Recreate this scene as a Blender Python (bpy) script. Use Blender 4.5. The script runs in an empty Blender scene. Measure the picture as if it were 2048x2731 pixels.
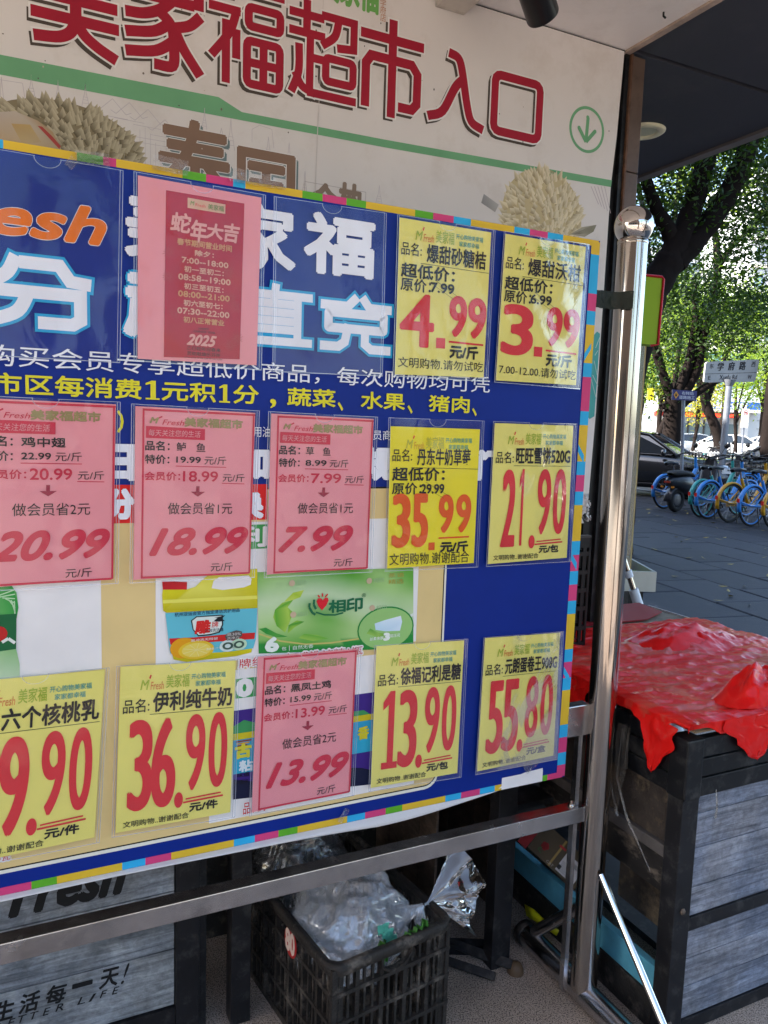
import bpy, bmesh, math, random
import numpy as np
from mathutils import Vector, Matrix, noise
random.seed(7); rng = np.random.default_rng(7)
SC = bpy.context.scene; COL = SC.collection
V = Vector

# ------------------------------------------------------------ camera, world, sun, exposure
PITCH = math.radians(-6.495); ROLL = math.radians(1.85); FPX = 2050.0; EYE = 1.42
cam = bpy.data.cameras.new('camera'); camo = bpy.data.objects.new('camera', cam); COL.objects.link(camo)
F_ = V((0, math.cos(PITCH), math.sin(PITCH))); R0 = V((1, 0, 0)); U0 = R0.cross(F_)
R_ = R0 * math.cos(ROLL) + U0 * math.sin(ROLL); U_ = R_.cross(F_)
camo.matrix_world = Matrix(((R_.x, U_.x, -F_.x, 0), (R_.y, U_.y, -F_.y, 0), (R_.z, U_.z, -F_.z, EYE), (0, 0, 0, 1)))
cam.sensor_fit = 'VERTICAL'; cam.sensor_height = 36.0; cam.lens = 36.0 * FPX / 2731.0
cam.clip_start = 0.02; cam.clip_end = 600
SC.camera = camo
SUN_DIR = V((-0.80, -0.16, 0.66)).normalized()          # towards the sun
el = math.asin(SUN_DIR.z); az = math.atan2(SUN_DIR.x, SUN_DIR.y)
world = bpy.data.worlds.new('World'); SC.world = world; world.use_nodes = True
wn = world.node_tree; bg = wn.nodes['Background']
sky = wn.nodes.new('ShaderNodeTexSky'); sky.sky_type = 'NISHITA'; sky.sun_disc = False
sky.sun_elevation = el; sky.sun_rotation = az; sky.dust_density = 2.2; sky.air_density = 1.0; sky.ozone_density = 1.0
wn.links.new(sky.outputs[0], bg.inputs[0]); bg.inputs[1].default_value = 0.13
sl = bpy.data.lights.new('sun', 'SUN'); sl.energy = 5.0; sl.angle = math.radians(0.55); sl.color = (1.0, 0.94, 0.86)
so = bpy.data.objects.new('sun', sl); COL.objects.link(so); so.rotation_euler = SUN_DIR.to_track_quat('Z', 'Y').to_euler()
so.location = (-10, -3, 14)
vs = SC.view_settings; vs.view_transform = 'Standard'; vs.look = 'None'; vs.gamma = 1.0; vs.use_curve_mapping = False
vs.exposure = 2.3
SC.cycles.max_bounces = 8; SC.cycles.transparent_max_bounces = 24; SC.cycles.diffuse_bounces = 4
SC.cycles.glossy_bounces = 4; SC.cycles.use_denoising = True; SC.cycles.sample_clamp_indirect = 6.0

# ------------------------------------------------------------ frames of reference
ANG = math.radians(64.2)
D = V((math.sin(ANG), math.cos(ANG), 0)); NB = V((-math.cos(ANG), math.sin(ANG), 0))   # along the board / behind the board
PB = V((0.5357, 1.7744, 0))                                   # foot of the steel post
def W(u, w, z): return PB + D * u + NB * w + V((0, 0, z))
def ray(x, y): return F_ + R_ * ((x - 1024) / FPX) - U_ * ((y - 1365.5) / FPX)
def at(x, y, Y):                                              # photo direction taken to the depth Y
    r = ray(x, y); return V((0, 0, EYE)) + r * (Y / r.y)
def gnd(x, y, z=0.0):
    r = ray(x, y); return V((0, 0, EYE)) + r * ((z - EYE) / r.z)
def uv(x, y, w=-.008):                                          # photo direction onto the plane of the board (or w behind it)
    r = ray(x, y); c = V((0, 0, EYE)) - PB - NB * w; t = -c.dot(NB) / r.dot(NB); p = c + r * t
    return (p.dot(D), p.z)

# ------------------------------------------------------------ materials
def rgb(h, k=1.0):
    h = h.lstrip('#'); c = [int(h[i:i+2], 16) / 255 for i in (0, 2, 4)]
    return tuple([(x / 12.92 if x <= .04045 else ((x + .055) / 1.055) ** 2.4) * k for x in c]) + (1,)
def lum(c, k): return (c[0]*k, c[1]*k, c[2]*k, 1)
MATS = {}
def mat(name, col=(.5, .5, .5, 1), rough=.5, metal=0.0, spec=.3, coat=0.0, var=0.0, vscale=8.0, bump=0.0, bscale=60.0, stretch=(1, 1, 1), dirt=None, dirt_s=5.0, dirt_a=.5, emit=None, trans=0.0, objrand=0.0, seed=0):
    if name in MATS: return MATS[name]
    m = bpy.data.materials.new(name); m.use_nodes = True; nt = m.node_tree; b = nt.nodes['Principled BSDF']
    b.inputs['Roughness'].default_value = rough; b.inputs['Metallic'].default_value = metal
    b.inputs['Specular IOR Level'].default_value = spec; b.inputs['Coat Weight'].default_value = coat
    b.inputs['Transmission Weight'].default_value = trans
    if len(col) == 3: col = tuple(col) + (1,)
    b.inputs['Base Color'].default_value = col
    tc = nt.nodes.new('ShaderNodeTexCoord'); mp = nt.nodes.new('ShaderNodeMapping'); mp.inputs['Scale'].default_value = stretch
    mp.inputs['Location'].default_value = (seed * 3.1, seed * 1.7, seed * .9)
    nt.links.new(tc.outputs['Object'], mp.inputs['Vector'])
    last = None
    if var > 0:
        n = nt.nodes.new('ShaderNodeTexNoise'); n.inputs['Scale'].default_value = vscale; n.inputs['Detail'].default_value = 6; n.inputs['Roughness'].default_value = .62
        nt.links.new(mp.outputs[0], n.inputs['Vector'])
        r = nt.nodes.new('ShaderNodeMapRange'); r.inputs[1].default_value = .3; r.inputs[2].default_value = .7; r.inputs[3].default_value = 1 - var; r.inputs[4].default_value = 1 + var
        nt.links.new(n.outputs[0], r.inputs[0])
        h = nt.nodes.new('ShaderNodeVectorMath'); h.operation = 'SCALE'; h.inputs[0].default_value = col[:3]
        nt.links.new(r.outputs[0], h.inputs['Scale']); last = h.outputs[0]
        rr = nt.nodes.new('ShaderNodeMapRange'); rr.inputs[3].default_value = max(0, rough - .12); rr.inputs[4].default_value = min(1, rough + .12)
        nt.links.new(n.outputs[0], rr.inputs[0]); nt.links.new(rr.outputs[0], b.inputs['Roughness'])
    if dirt is not None:
        n = nt.nodes.new('ShaderNodeTexNoise'); n.inputs['Scale'].default_value = dirt_s; n.inputs['Detail'].default_value = 9; n.inputs['Roughness'].default_value = .7
        nt.links.new(mp.outputs[0], n.inputs['Vector'])
        cr = nt.nodes.new('ShaderNodeMapRange'); cr.inputs[1].default_value = .52; cr.inputs[2].default_value = .68; cr.inputs[3].default_value = 0; cr.inputs[4].default_value = dirt_a
        nt.links.new(n.outputs[0], cr.inputs[0])
        mx = nt.nodes.new('ShaderNodeMix'); mx.data_type = 'RGBA'
        if last: nt.links.new(last, mx.inputs[6])
        else: mx.inputs[6].default_value = col
        mx.inputs[7].default_value = dirt; nt.links.new(cr.outputs[0], mx.inputs[0]); last = mx.outputs[2]
    if objrand > 0:
        oi = nt.nodes.new('ShaderNodeObjectInfo'); r = nt.nodes.new('ShaderNodeMapRange'); r.inputs[3].default_value = 1 - objrand; r.inputs[4].default_value = 1 + objrand
        nt.links.new(oi.outputs['Random'], r.inputs[0]); h = nt.nodes.new('ShaderNodeVectorMath'); h.operation = 'SCALE'
        if last: nt.links.new(last, h.inputs[0])
        else: h.inputs[0].default_value = col[:3]
        nt.links.new(r.outputs[0], h.inputs['Scale']); last = h.outputs[0]
    if last: nt.links.new(last, b.inputs['Base Color'])
    if bump > 0:
        n = nt.nodes.new('ShaderNodeTexNoise'); n.inputs['Scale'].default_value = bscale; n.inputs['Detail'].default_value = 7; n.inputs['Roughness'].default_value = .65
        nt.links.new(mp.outputs[0], n.inputs['Vector']); bp = nt.nodes.new('ShaderNodeBump'); bp.inputs['Strength'].default_value = bump; bp.inputs['Distance'].default_value = .01
        nt.links.new(n.outputs[0], bp.inputs['Height']); nt.links.new(bp.outputs[0], b.inputs['Normal'])
    if emit:
        b.inputs['Emission Color'].default_value = emit[0]; b.inputs['Emission Strength'].default_value = emit[1]
    MATS[name] = m; return m
def ink_mat(name, rough=.4, coat=0.0, dirt=None, var=0.06):
    m = mat(name, (1, 1, 1, 1), rough, coat=coat); nt = m.node_tree; b = nt.nodes['Principled BSDF']
    a = nt.nodes.new('ShaderNodeAttribute'); a.attribute_name = 'col'
    n = nt.nodes.new('ShaderNodeTexNoise'); n.inputs['Scale'].default_value = 9; n.inputs['Detail'].default_value = 6
    tc = nt.nodes.new('ShaderNodeTexCoord'); nt.links.new(tc.outputs['Object'], n.inputs['Vector'])
    r = nt.nodes.new('ShaderNodeMapRange'); r.inputs[1].default_value = .3; r.inputs[2].default_value = .7; r.inputs[3].default_value = 1 - var; r.inputs[4].default_value = 1 + var
    nt.links.new(n.outputs[0], r.inputs[0]); h = nt.nodes.new('ShaderNodeVectorMath'); h.operation = 'SCALE'
    nt.links.new(a.outputs['Color'], h.inputs[0]); nt.links.new(r.outputs[0], h.inputs['Scale']); nt.links.new(h.outputs[0], b.inputs['Base Color'])
    return m
def film_mat(name, tint=(1, 1, 1, 1), haze=.03, rough=.06, gloss=1.0, hazecol=(.8, .85, .95, 1), bump=0.0, bscale=30, ior=1.5, crease=False):
    if name in MATS: return MATS[name]
    m = bpy.data.materials.new(name); m.use_nodes = True; nt = m.node_tree; nt.nodes.clear()
    out = nt.nodes.new('ShaderNodeOutputMaterial'); tr = nt.nodes.new('ShaderNodeBsdfTransparent'); tr.inputs[0].default_value = tint
    gl = nt.nodes.new('ShaderNodeBsdfGlossy'); gl.inputs['Roughness'].default_value = rough; gl.inputs[0].default_value = (1, 1, 1, 1)
    df = nt.nodes.new('ShaderNodeBsdfDiffuse'); df.inputs[0].default_value = hazecol
    fr = nt.nodes.new('ShaderNodeFresnel'); fr.inputs[0].default_value = ior
    m1 = nt.nodes.new('ShaderNodeMixShader'); m1.inputs[0].default_value = haze
    nt.links.new(tr.outputs[0], m1.inputs[1]); nt.links.new(df.outputs[0], m1.inputs[2])
    mu = nt.nodes.new('ShaderNodeMath'); mu.operation = 'MULTIPLY'; mu.inputs[1].default_value = gloss; mu.use_clamp = True
    nt.links.new(fr.outputs[0], mu.inputs[0])
    m2 = nt.nodes.new('ShaderNodeMixShader'); nt.links.new(mu.outputs[0], m2.inputs[0]); nt.links.new(m1.outputs[0], m2.inputs[1]); nt.links.new(gl.outputs[0], m2.inputs[2])
    nt.links.new(m2.outputs[0], out.inputs[0])
    if bump > 0:
        n = nt.nodes.new('ShaderNodeTexNoise'); n.inputs['Scale'].default_value = bscale; n.inputs['Detail'].default_value = 5; n.inputs['Distortion'].default_value = 1.2
        if crease: n.noise_type = 'RIDGED_MULTIFRACTAL'; n.inputs['Distortion'].default_value = .6; n.inputs['Detail'].default_value = 3
        tc = nt.nodes.new('ShaderNodeTexCoord'); nt.links.new(tc.outputs['Object'], n.inputs['Vector'])
        bp = nt.nodes.new('ShaderNodeBump'); bp.inputs['Strength'].default_value = bump; bp.inputs['Distance'].default_value = .02
        nt.links.new(n.outputs[0], bp.inputs['Height'])
        for k in (gl, df, fr): nt.links.new(bp.outputs[0], k.inputs['Normal'])
    MATS[name] = m; return m

# ------------------------------------------------------------ object helpers
def loc_of(o):
    p = V((0, 0, 0))
    while o is not None: p = p + o.location; o = o.parent
    return p
def empty(name, loc, label=None, cat=None, group=None, rz=0):
    o = bpy.data.objects.new(name, None); COL.objects.link(o); o.location = loc; o.rotation_euler = (0, 0, rz); o.empty_display_size = .05
    tag(o, label, cat, group); return o
def tag(o, label=None, cat=None, group=None, kind=None):
    if label: o['label'] = label
    if cat: o['category'] = cat
    if group: o['group'] = group
    if kind: o['kind'] = kind
    return o
class MB:
    """collects shapes given in world metres (or in a thing's own metres when local=True) and links them as one mesh"""
    def __init__(s): s.v = []; s.f = []; s.sm = []; s.mi = []; s.cur = 0
    def add(s, vs, fs, smooth=False):
        b = len(s.v); s.v += [tuple(p) for p in vs]
        for f in fs: s.f.append([i + b for i in f]); s.sm.append(smooth); s.mi.append(s.cur)
        return s
    def box(s, c, sx, sy, sz, ax=None, ay=None, az=None):
        ax = V(ax or (1, 0, 0)); ay = V(ay or (0, 1, 0)); az = V(az or (0, 0, 1)); c = V(c)
        vs = [c + ax * (i * sx / 2) + ay * (j * sy / 2) + az * (k * sz / 2) for i in (-1, 1) for j in (-1, 1) for k in (-1, 1)]
        return s.add(vs, [(0, 1, 3, 2), (4, 6, 7, 5), (0, 4, 5, 1), (2, 3, 7, 6), (0, 2, 6, 4), (1, 5, 7, 3)])
    def bbox(s, a, b, bev=0.0):     # box in the board frame, corners (u,w,z), optional chamfer
        u0, w0, z0 = a; u1, w1, z1 = b
        if bev <= 0:
            vs = [W(u, w, z) for u in (u0, u1) for w in (w0, w1) for z in (z0, z1)]
            return s.add(vs, [(0, 1, 3, 2), (4, 6, 7, 5), (0, 4, 5, 1), (2, 3, 7, 6), (0, 2, 6, 4), (1, 5, 7, 3)])
        bm = bmesh.new(); bmesh.ops.create_cube(bm, size=1)
        for v in bm.verts: v.co = V(((u0 + u1) / 2 + v.co.x * (u1 - u0), (w0 + w1) / 2 + v.co.y * (w1 - w0), (z0 + z1) / 2 + v.co.z * (z1 - z0)))
        bmesh.ops.bevel(bm, geom=bm.edges[:], offset=bev, segments=2, affect='EDGES', profile=.6)
        bm.verts.index_update(); vs = [W(*v.co) for v in bm.verts]; fs = [[v.index for v in f.verts] for f in bm.faces]; bm.free()
        return s.add(vs, fs)
    def tube(s, pts, r, n=8, caps=True, smooth=True):
        pts = [V(p) for p in pts]; rs = r if isinstance(r, (list, tuple)) else [r] * len(pts); vs = []; up = None
        for i, p in enumerate(pts):
            d = (pts[min(i + 1, len(pts) - 1)] - pts[max(i - 1, 0)]); d = d.normalized() if d.length > 1e-9 else V((0, 0, 1))
            if up is None: up = V((0, 0, 1)) if abs(d.z) < .9 else V((1, 0, 0))
            a = (up - d * up.dot(d)).normalized(); b = d.cross(a); up = a
            for k in range(n):
                t = 2 * math.pi * k / n; vs.append(p + (a * math.cos(t) + b * math.sin(t)) * rs[i])
        fs = [(i * n + k, i * n + (k + 1) % n, (i + 1) * n + (k + 1) % n, (i + 1) * n + k) for i in range(len(pts) - 1) for k in range(n)]
        s.add(vs, fs, smooth)
        if caps: s.add([vs[k] for k in range(n)], [tuple(range(n))[::-1]]); s.add([vs[(len(pts) - 1) * n + k] for k in range(n)], [tuple(range(n))])
        return s
    def lathe(s, c, prof, n=24, ax=(0, 0, 1), smooth=True):    # prof: (radius, distance along the axis)
        ax = V(ax).normalized(); a = V((1, 0, 0)) if abs(ax.x) < .8 else V((0, 1, 0)); a = (a - ax * a.dot(ax)).normalized(); b = ax.cross(a); c = V(c)
        vs = [c + ax * h + (a * math.cos(2 * math.pi * k / n) + b * math.sin(2 * math.pi * k / n)) * r for r, h in prof for k in range(n)]
        fs = [(i * n + k, i * n + (k + 1) % n, (i + 1) * n + (k + 1) % n, (i + 1) * n + k) for i in range(len(prof) - 1) for k in range(n)]
        return s.add(vs, fs, smooth)
    def torus(s, c, R, r, ax=(0, 1, 0), n=32, m=8, sq=1.0):
        return s.lathe(c, [(R + r * math.cos(2 * math.pi * j / m), r * sq * math.sin(2 * math.pi * j / m)) for j in range(m + 1)], n, ax)
    def grid(s, P, smooth=True):
        r = len(P); c = len(P[0]); return s.add([p for row in P for p in row], [(i * c + j, i * c + j + 1, (i + 1) * c + j + 1, (i + 1) * c + j) for i in range(r - 1) for j in range(c - 1)], smooth)
    def prism(s, poly, off):                                   # closed polygon (3-D points) pushed along off
        n = len(poly); off = V(off); vs = [V(p) for p in poly] + [V(p) + off for p in poly]
        return s.add(vs, [tuple(range(n))[::-1], tuple(range(n, 2 * n))] + [(i, (i + 1) % n, n + (i + 1) % n, n + i) for i in range(n)])
    def build(s, name, m, parent=None, local=False):
        me = bpy.data.meshes.new(name); o0 = V((0, 0, 0)) if (local or parent is None) else loc_of(parent)
        if parent is None and not local and s.v:
            a = np.array(s.v); o0 = V(((a[:, 0].min() + a[:, 0].max()) / 2, (a[:, 1].min() + a[:, 1].max()) / 2, a[:, 2].min()))
        me.from_pydata([tuple(V(p) - o0) for p in s.v], [], s.f)
        for mm in (m if isinstance(m, (list, tuple)) else [m]): me.materials.append(mm)
        me.polygons.foreach_set('use_smooth', s.sm); me.polygons.foreach_set('material_index', s.mi); me.update()
        o = bpy.data.objects.new(name, me); COL.objects.link(o)
        if parent is not None: o.parent = parent
        elif not local: o.location = o0
        return o
def children(o): return list(o.children)
KIDS = {}
def copy_tree(o, parent=None):
    c = o.copy(); COL.objects.link(c); c.parent = parent
    for ch in children(o): copy_tree(ch, c)
    return c

# ------------------------------------------------------------ lettering and flat print
_G = {}
def glyphs(s, bold=0.0, shear=0.0, sp=1.0, res=2):
    k = (s, round(bold, 4), shear, sp, res)
    if k in _G: return _G[k]
    c = bpy.data.curves.new('lettering', 'FONT'); c.body = s; c.offset = 0.0; c.shear = shear; c.resolution_u = res; c.space_character = sp
    o = bpy.data.objects.new('lettering', c); COL.objects.link(o)
    me = o.evaluated_get(bpy.context.evaluated_depsgraph_get()).to_mesh()
    n = len(me.vertices); a = np.empty(n * 3); me.vertices.foreach_get('co', a); a = a.reshape(-1, 3)[:, :2].copy()
    fs = [tuple(p.vertices) for p in me.polygons]
    bpy.data.objects.remove(o); bpy.data.curves.remove(c)
    lo = a.min(0) if n else np.zeros(2); hi = a.max(0) if n else np.ones(2)
    _G[k] = (a, fs, lo, hi); return _G[k]
LAY = 0.00035
class Flat:
    """flat print on a plane: polygons with a colour each; fn(u, v, height) gives the place"""
    def __init__(s, fn): s.fn = fn; s.v = []; s.f = []; s.c = []
    def poly(s, pts, col, layer=1):
        b = len(s.v); s.v += [tuple(s.fn(u, v, layer * LAY)) for u, v in pts]; s.f.append(tuple(range(b, b + len(pts)))); s.c.append([col] * len(pts) if not isinstance(col, list) else col); return s
    def rect(s, u0, v0, u1, v1, col, layer=1): return s.poly([(u0, v0), (u1, v0), (u1, v1), (u0, v1)], col, layer)
    def line(s, pts, wd, col, layer=1):
        for (a, b) in zip(pts[:-1], pts[1:]):
            dx, dy = b[0] - a[0], b[1] - a[1]; L = math.hypot(dx, dy) or 1; nx, ny = -dy / L * wd / 2, dx / L * wd / 2
            s.poly([(a[0] + nx, a[1] + ny), (a[0] - nx, a[1] - ny), (b[0] - nx, b[1] - ny), (b[0] + nx, b[1] + ny)], col, layer)
        return s
    def ell(s, cu, cv, ru, rv, col, layer=1, n=24, hole=0, a0=0, a1=360):
        t = [math.radians(a0 + (a1 - a0) * k / n) for k in range(n + 1)]
        if not hole: return s.poly([(cu + ru * math.cos(x), cv + rv * math.sin(x)) for x in t[:-1]], col, layer)
        for p, q in zip(t[:-1], t[1:]):
            s.poly([(cu + ru * math.cos(p), cv + rv * math.sin(p)), (cu + ru * math.cos(q), cv + rv * math.sin(q)), (cu + ru * hole * math.cos(q), cv + rv * hole * math.sin(q)), (cu + ru * hole * math.cos(p), cv + rv * hole * math.sin(p))], col, layer)
        return s
    def text(s, txt, quad, col, bold=0.0, shear=0.0, layer=2, fat=0.0, outline=None, res=2, sp=1.0):
        """quad: (u0, v0, u1, v1) or four corners (top-left, top-right, bottom-right, bottom-left)"""
        a, fs, lo, hi = glyphs(txt, bold, shear, sp, res)
        if len(quad) == 4 and not isinstance(quad[0], (tuple, list)):
            u0, v0, u1, v1 = quad; quad = [(u0, v1), (u1, v1), (u1, v0), (u0, v0)]
        TL, TR, BR, BL = [np.array(q[:2]) for q in quad]
        def put(dx, dy, lay, colr):
            b = len(s.v)
            for x, y in a:
                p = (x - lo[0]) / max(hi[0] - lo[0], 1e-6); q = (y - lo[1]) / max(hi[1] - lo[1], 1e-6)
                P = (BL * (1 - p) + BR * p) * (1 - q) + (TL * (1 - p) + TR * p) * q
                s.v.append(tuple(s.fn(P[0] + dx, P[1] + dy, lay)))
            for f in fs: s.f.append(tuple(i + b for i in f)); s.c.append([colr] * len(f))
        if outline:
            oc, ow = outline
            for k in range(12):
                t = 2 * math.pi * k / 12; put(ow * math.cos(t), ow * math.sin(t), (layer - 1) * LAY + k * 2e-6, oc)
        eu = max(0, bold) * np.linalg.norm(TR - TL) / max(hi[0] - lo[0], 1e-6); ev = max(0, bold) * np.linalg.norm(TL - BL) / max(hi[1] - lo[1], 1e-6)
        fu, fv = fat if isinstance(fat, tuple) else (fat, fat)
        if fu + eu > 0:
            n8 = 8 if fu > 0 else 4
            for k in range(n8):
                t = 2 * math.pi * (k + .5) / n8; put((fu + eu) * math.cos(t), (fv + ev) * math.sin(t), layer * LAY + k * 2e-6 + 4e-6, col)
        put(0, 0, layer * LAY + 3e-5, col); return s
    def stroke(s, pts, wd, col, layer=2, ext=0.0, smooth=False):      # thick line with mitred corners
        pts = [np.array(p, float) for p in pts]; closed = np.linalg.norm(pts[0] - pts[-1]) < 1e-9
        if smooth and not closed and len(pts) > 2:
            out = []
            for i in range(len(pts) - 1):
                p0, p1, p2, p3 = pts[max(i - 1, 0)], pts[i], pts[i + 1], pts[min(i + 2, len(pts) - 1)]
                for k in range(5): t = k / 5; out.append(.5 * (2 * p1 + (p2 - p0) * t + (2 * p0 - 5 * p1 + 4 * p2 - p3) * t * t + (3 * p1 - p0 - 3 * p2 + p3) * t ** 3))
            pts = out + [pts[-1]]
        n = len(pts)
        if not closed and ext:
            a = pts[0] - pts[1]; b = pts[-1] - pts[-2]; pts[0] = pts[0] + a / np.linalg.norm(a) * ext; pts[-1] = pts[-1] + b / np.linalg.norm(b) * ext
        L_, R__ = [], []
        for i in range(n):
            if closed: a, b = pts[i] - pts[(i - 1) if i else n - 2], pts[(i + 1) if i < n - 1 else 1] - pts[i]
            else: a = pts[i] - pts[max(i - 1, 0)] if i else pts[1] - pts[0]; b = pts[min(i + 1, n - 1)] - pts[i] if i < n - 1 else a
            a = a / np.linalg.norm(a); b = b / np.linalg.norm(b); m = a + b; m = m / (np.linalg.norm(m) or 1); nn = np.array([-m[1], m[0]]); k = wd / 2 / max(.45, abs(nn.dot(np.array([-a[1], a[0]]))))
            L_.append(pts[i] + nn * k); R__.append(pts[i] - nn * k)
        b0 = len(s.v)
        for p, q in zip(L_, R__): s.v += [tuple(s.fn(p[0], p[1], layer * LAY)), tuple(s.fn(q[0], q[1], layer * LAY))]
        for i in range(n - 1): s.f.append((b0 + 2 * i, b0 + 2 * i + 1, b0 + 2 * i + 3, b0 + 2 * i + 2)); s.c.append([col] * 4)
        return s
    def sign_char(s, ch, u0, v0, u1, v1, wd, col, out, ow, layer=6, shadow=None, so=(-.008, -.009)):
        S_ = STROKES[ch]; w_ = wd / 2
        def mp(p): return (u0 + w_ + p[0] * (u1 - u0 - wd), v0 + w_ + p[1] * (v1 - v0 - wd))
        for k, st in enumerate(S_):
            sm = st[0] == 's'; pts = [mp(p) for p in (st[1:] if isinstance(st[0], str) else st)]; e = k * .012
            cap = w_ if not sm else w_ * .6
            if shadow is not None: s.stroke([(p[0] + so[0], p[1] + so[1]) for p in pts], wd + ow * 1.1, shadow, layer - 3.5 + e, cap, sm)
            s.stroke(pts, wd + 2 * ow, out, layer - 1.6 + e, cap + ow, sm); s.stroke(pts, wd, col, layer + e, cap, sm)
        return s
    def one(s, u0, v0, u1, v1, col, layer=2, foot=True):      # a bold numeral 1
        w_ = u1 - u0; h = v1 - v0; c = (u0 + u1) / 2 + w_ * .04; t = w_ * .19
        s.poly([(c - t, v0), (c + t, v0), (c + t, v1), (c - t * .6, v1), (u0, v1 - h * .14), (u0, v1 - h * .24), (c - t, v1 - h * .17)], col, layer)
        if foot: s.poly([(u0, v0), (u1, v0), (u1, v0 + h * .085), (u0, v0 + h * .085)], col, layer + .1)
        return s
    def build(s, name, m, parent):
        me = bpy.data.meshes.new(name); o0 = loc_of(parent)
        me.from_pydata([(p[0] - o0.x, p[1] - o0.y, p[2] - o0.z) for p in s.v], [], s.f); me.materials.append(m)
        at_ = me.color_attributes.new('col', 'FLOAT_COLOR', 'CORNER'); a = np.array([c for f in s.c for c in f], dtype=np.float32); at_.data.foreach_set('color', a.ravel()); me.update()
        o = bpy.data.objects.new(name, me); COL.objects.link(o); o.parent = parent; return o

def ring(x0, y0, x1, y1, r=.08):
    P_ = []
    for cx_, cy_, a0 in ((x1 - r, y0 + r, -90), (x1 - r, y1 - r, 0), (x0 + r, y1 - r, 90), (x0 + r, y0 + r, 180)): P_ += [(cx_ + r * math.cos(math.radians(a0 + 30 * k)), cy_ + r * math.sin(math.radians(a0 + 30 * k))) for k in range(4)]
    return P_ + [P_[0]]
STROKES = {
 '美': [[(.24, 1.0), (.33, .90)], [(.76, 1.0), (.67, .90)], [(.02, .84), (.98, .84)], [(.06, .66), (.94, .66)], [(.02, .48), (.98, .48)], [(.5, .86), (.5, .32)], [(.0, .28), (1.0, .28)], ['s', (.5, .30), (.44, .16), (.28, .08), (.0, .05)], ['s', (.5, .30), (.60, .16), (.78, .06), (1.0, -.02)]],
 '家': [[(.5, 1.02), (.5, .90)], [(.0, .70), (.0, .88), (1.0, .88), (1.0, .72)], [(.16, .70), (.86, .70)], ['s', (.62, .70), (.45, .58), (.22, .50), (.0, .48)], ['s', (.42, .56), (.60, .44), (.64, .22), (.62, .02), (.40, .0)], ['s', (.58, .46), (.36, .34), (.0, .28)], ['s', (.64, .28), (.38, .14), (.0, .08)], ['s', (1.0, .58), (.86, .48), (.64, .42)], ['s', (.64, .42), (.78, .22), (1.0, .0)]],
 '福': [[(.0, .94), (.30, .94)], [(.0, .74), (.34, .74)], ['s', (.34, .74), (.24, .50), (.0, .24)], [(.19, .58), (.19, .0)], [(.34, .50), (.34, .28)], [(.44, 1.0), (1.0, 1.0)], ring(.52, .62, 1.0, .82, .05), ring(.50, .0, 1.0, .46, .06), [(.52, .23), (.98, .23)], [(.75, .46), (.75, .0)]],
 '超': [[(.0, .88), (.44, .88)], [(.22, 1.0), (.22, .70)], [(.0, .68), (.46, .68)], [(.28, .68), (.28, .12)], [(.28, .42), (.46, .42)], ['s', (.10, .52), (.10, .24), (.0, .02)], ['s', (.06, .20), (.16, .08), (.34, .03)], [(.30, .03), (1.0, .03)], [(.52, .92), (1.0, .92), (1.0, .62), (.78, .60)], ['s', (.74, .90), (.68, .72), (.50, .60)], ring(.54, .20, 1.0, .46, .05)],
 '市': [[(.5, 1.02), (.5, .86)], [(.0, .84), (1.0, .84)], [(.03, .04), (.03, .50), (.12, .60), (.86, .60), (.97, .50), (.97, .14), (.88, .06), (.70, .06)], [(.5, .84), (.5, -.03)]],
 '入': [['s', (.36, 1.0), (.50, .96), (.58, .80), (.70, .32), (.80, .08), (1.0, .0)], ['s', (.60, .66), (.46, .52), (.24, .14), (.0, .03)]],
 '口': [ring(.0, .0, 1.0, 1.0, .12)],
 '分': [['s', (.24, 1.0), (.16, .78), (.0, .62)], [(.36, .96), (.72, .96), (.84, .72), (1.0, .70)], [(.0, .50), (.95, .50), (.95, .10), (.86, .02), (.55, .02)], ['s', (.38, .50), (.26, .18), (.0, .02)]],
 '兑': [[(.0, .86), (.36, .86), (.46, 1.0)], [(.62, 1.0), (.70, .86), (1.0, .86)], ring(.06, .41, .94, .72, .02), [(.36, .41), (.32, .14), (.22, .04), (.0, .04)], [(.64, .41), (.64, .12), (.74, .02), (1.0, .02)]],
 '值': [[(.0, .90), (1.0, .90)], [(.52, 1.03), (.50, .78)], [(.20, .74), (.84, .74)], [(.20, .58), (.84, .58)], [(.20, .42), (.84, .42)], [(.20, .26), (.84, .26)], [(.20, .76), (.20, .06)], [(.84, .76), (.84, .06)], [(.0, .04), (1.0, .04)]],
}
INK = ink_mat('poster_ink', .42)
INK.node_tree.nodes['Principled BSDF'].inputs['Specular IOR Level'].default_value = .18
INKM = ink_mat('matt_ink', .6)
STEEL = mat('brushed_steel', (.46, .425, .39, 1), .085, metal=1.0, var=.05, vscale=6, stretch=(1, 1, .15))
STEELD = mat('dull_steel', (.58, .57, .58, 1), .24, metal=1.0, var=.15, vscale=14, dirt=(.12, .11, .10, 1), dirt_s=9, dirt_a=.4)
BLKM = mat('black_painted_metal', (.011, .011, .013, 1), .42, var=.3, vscale=20, dirt=(.09, .085, .08, 1), dirt_s=22, dirt_a=.45)
BLKP = mat('black_plastic', (.02, .018, .017, 1), .5, var=.35, vscale=25, dirt=(.17, .14, .115, 1), dirt_s=14, dirt_a=.75, bump=.3, bscale=120)

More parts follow.
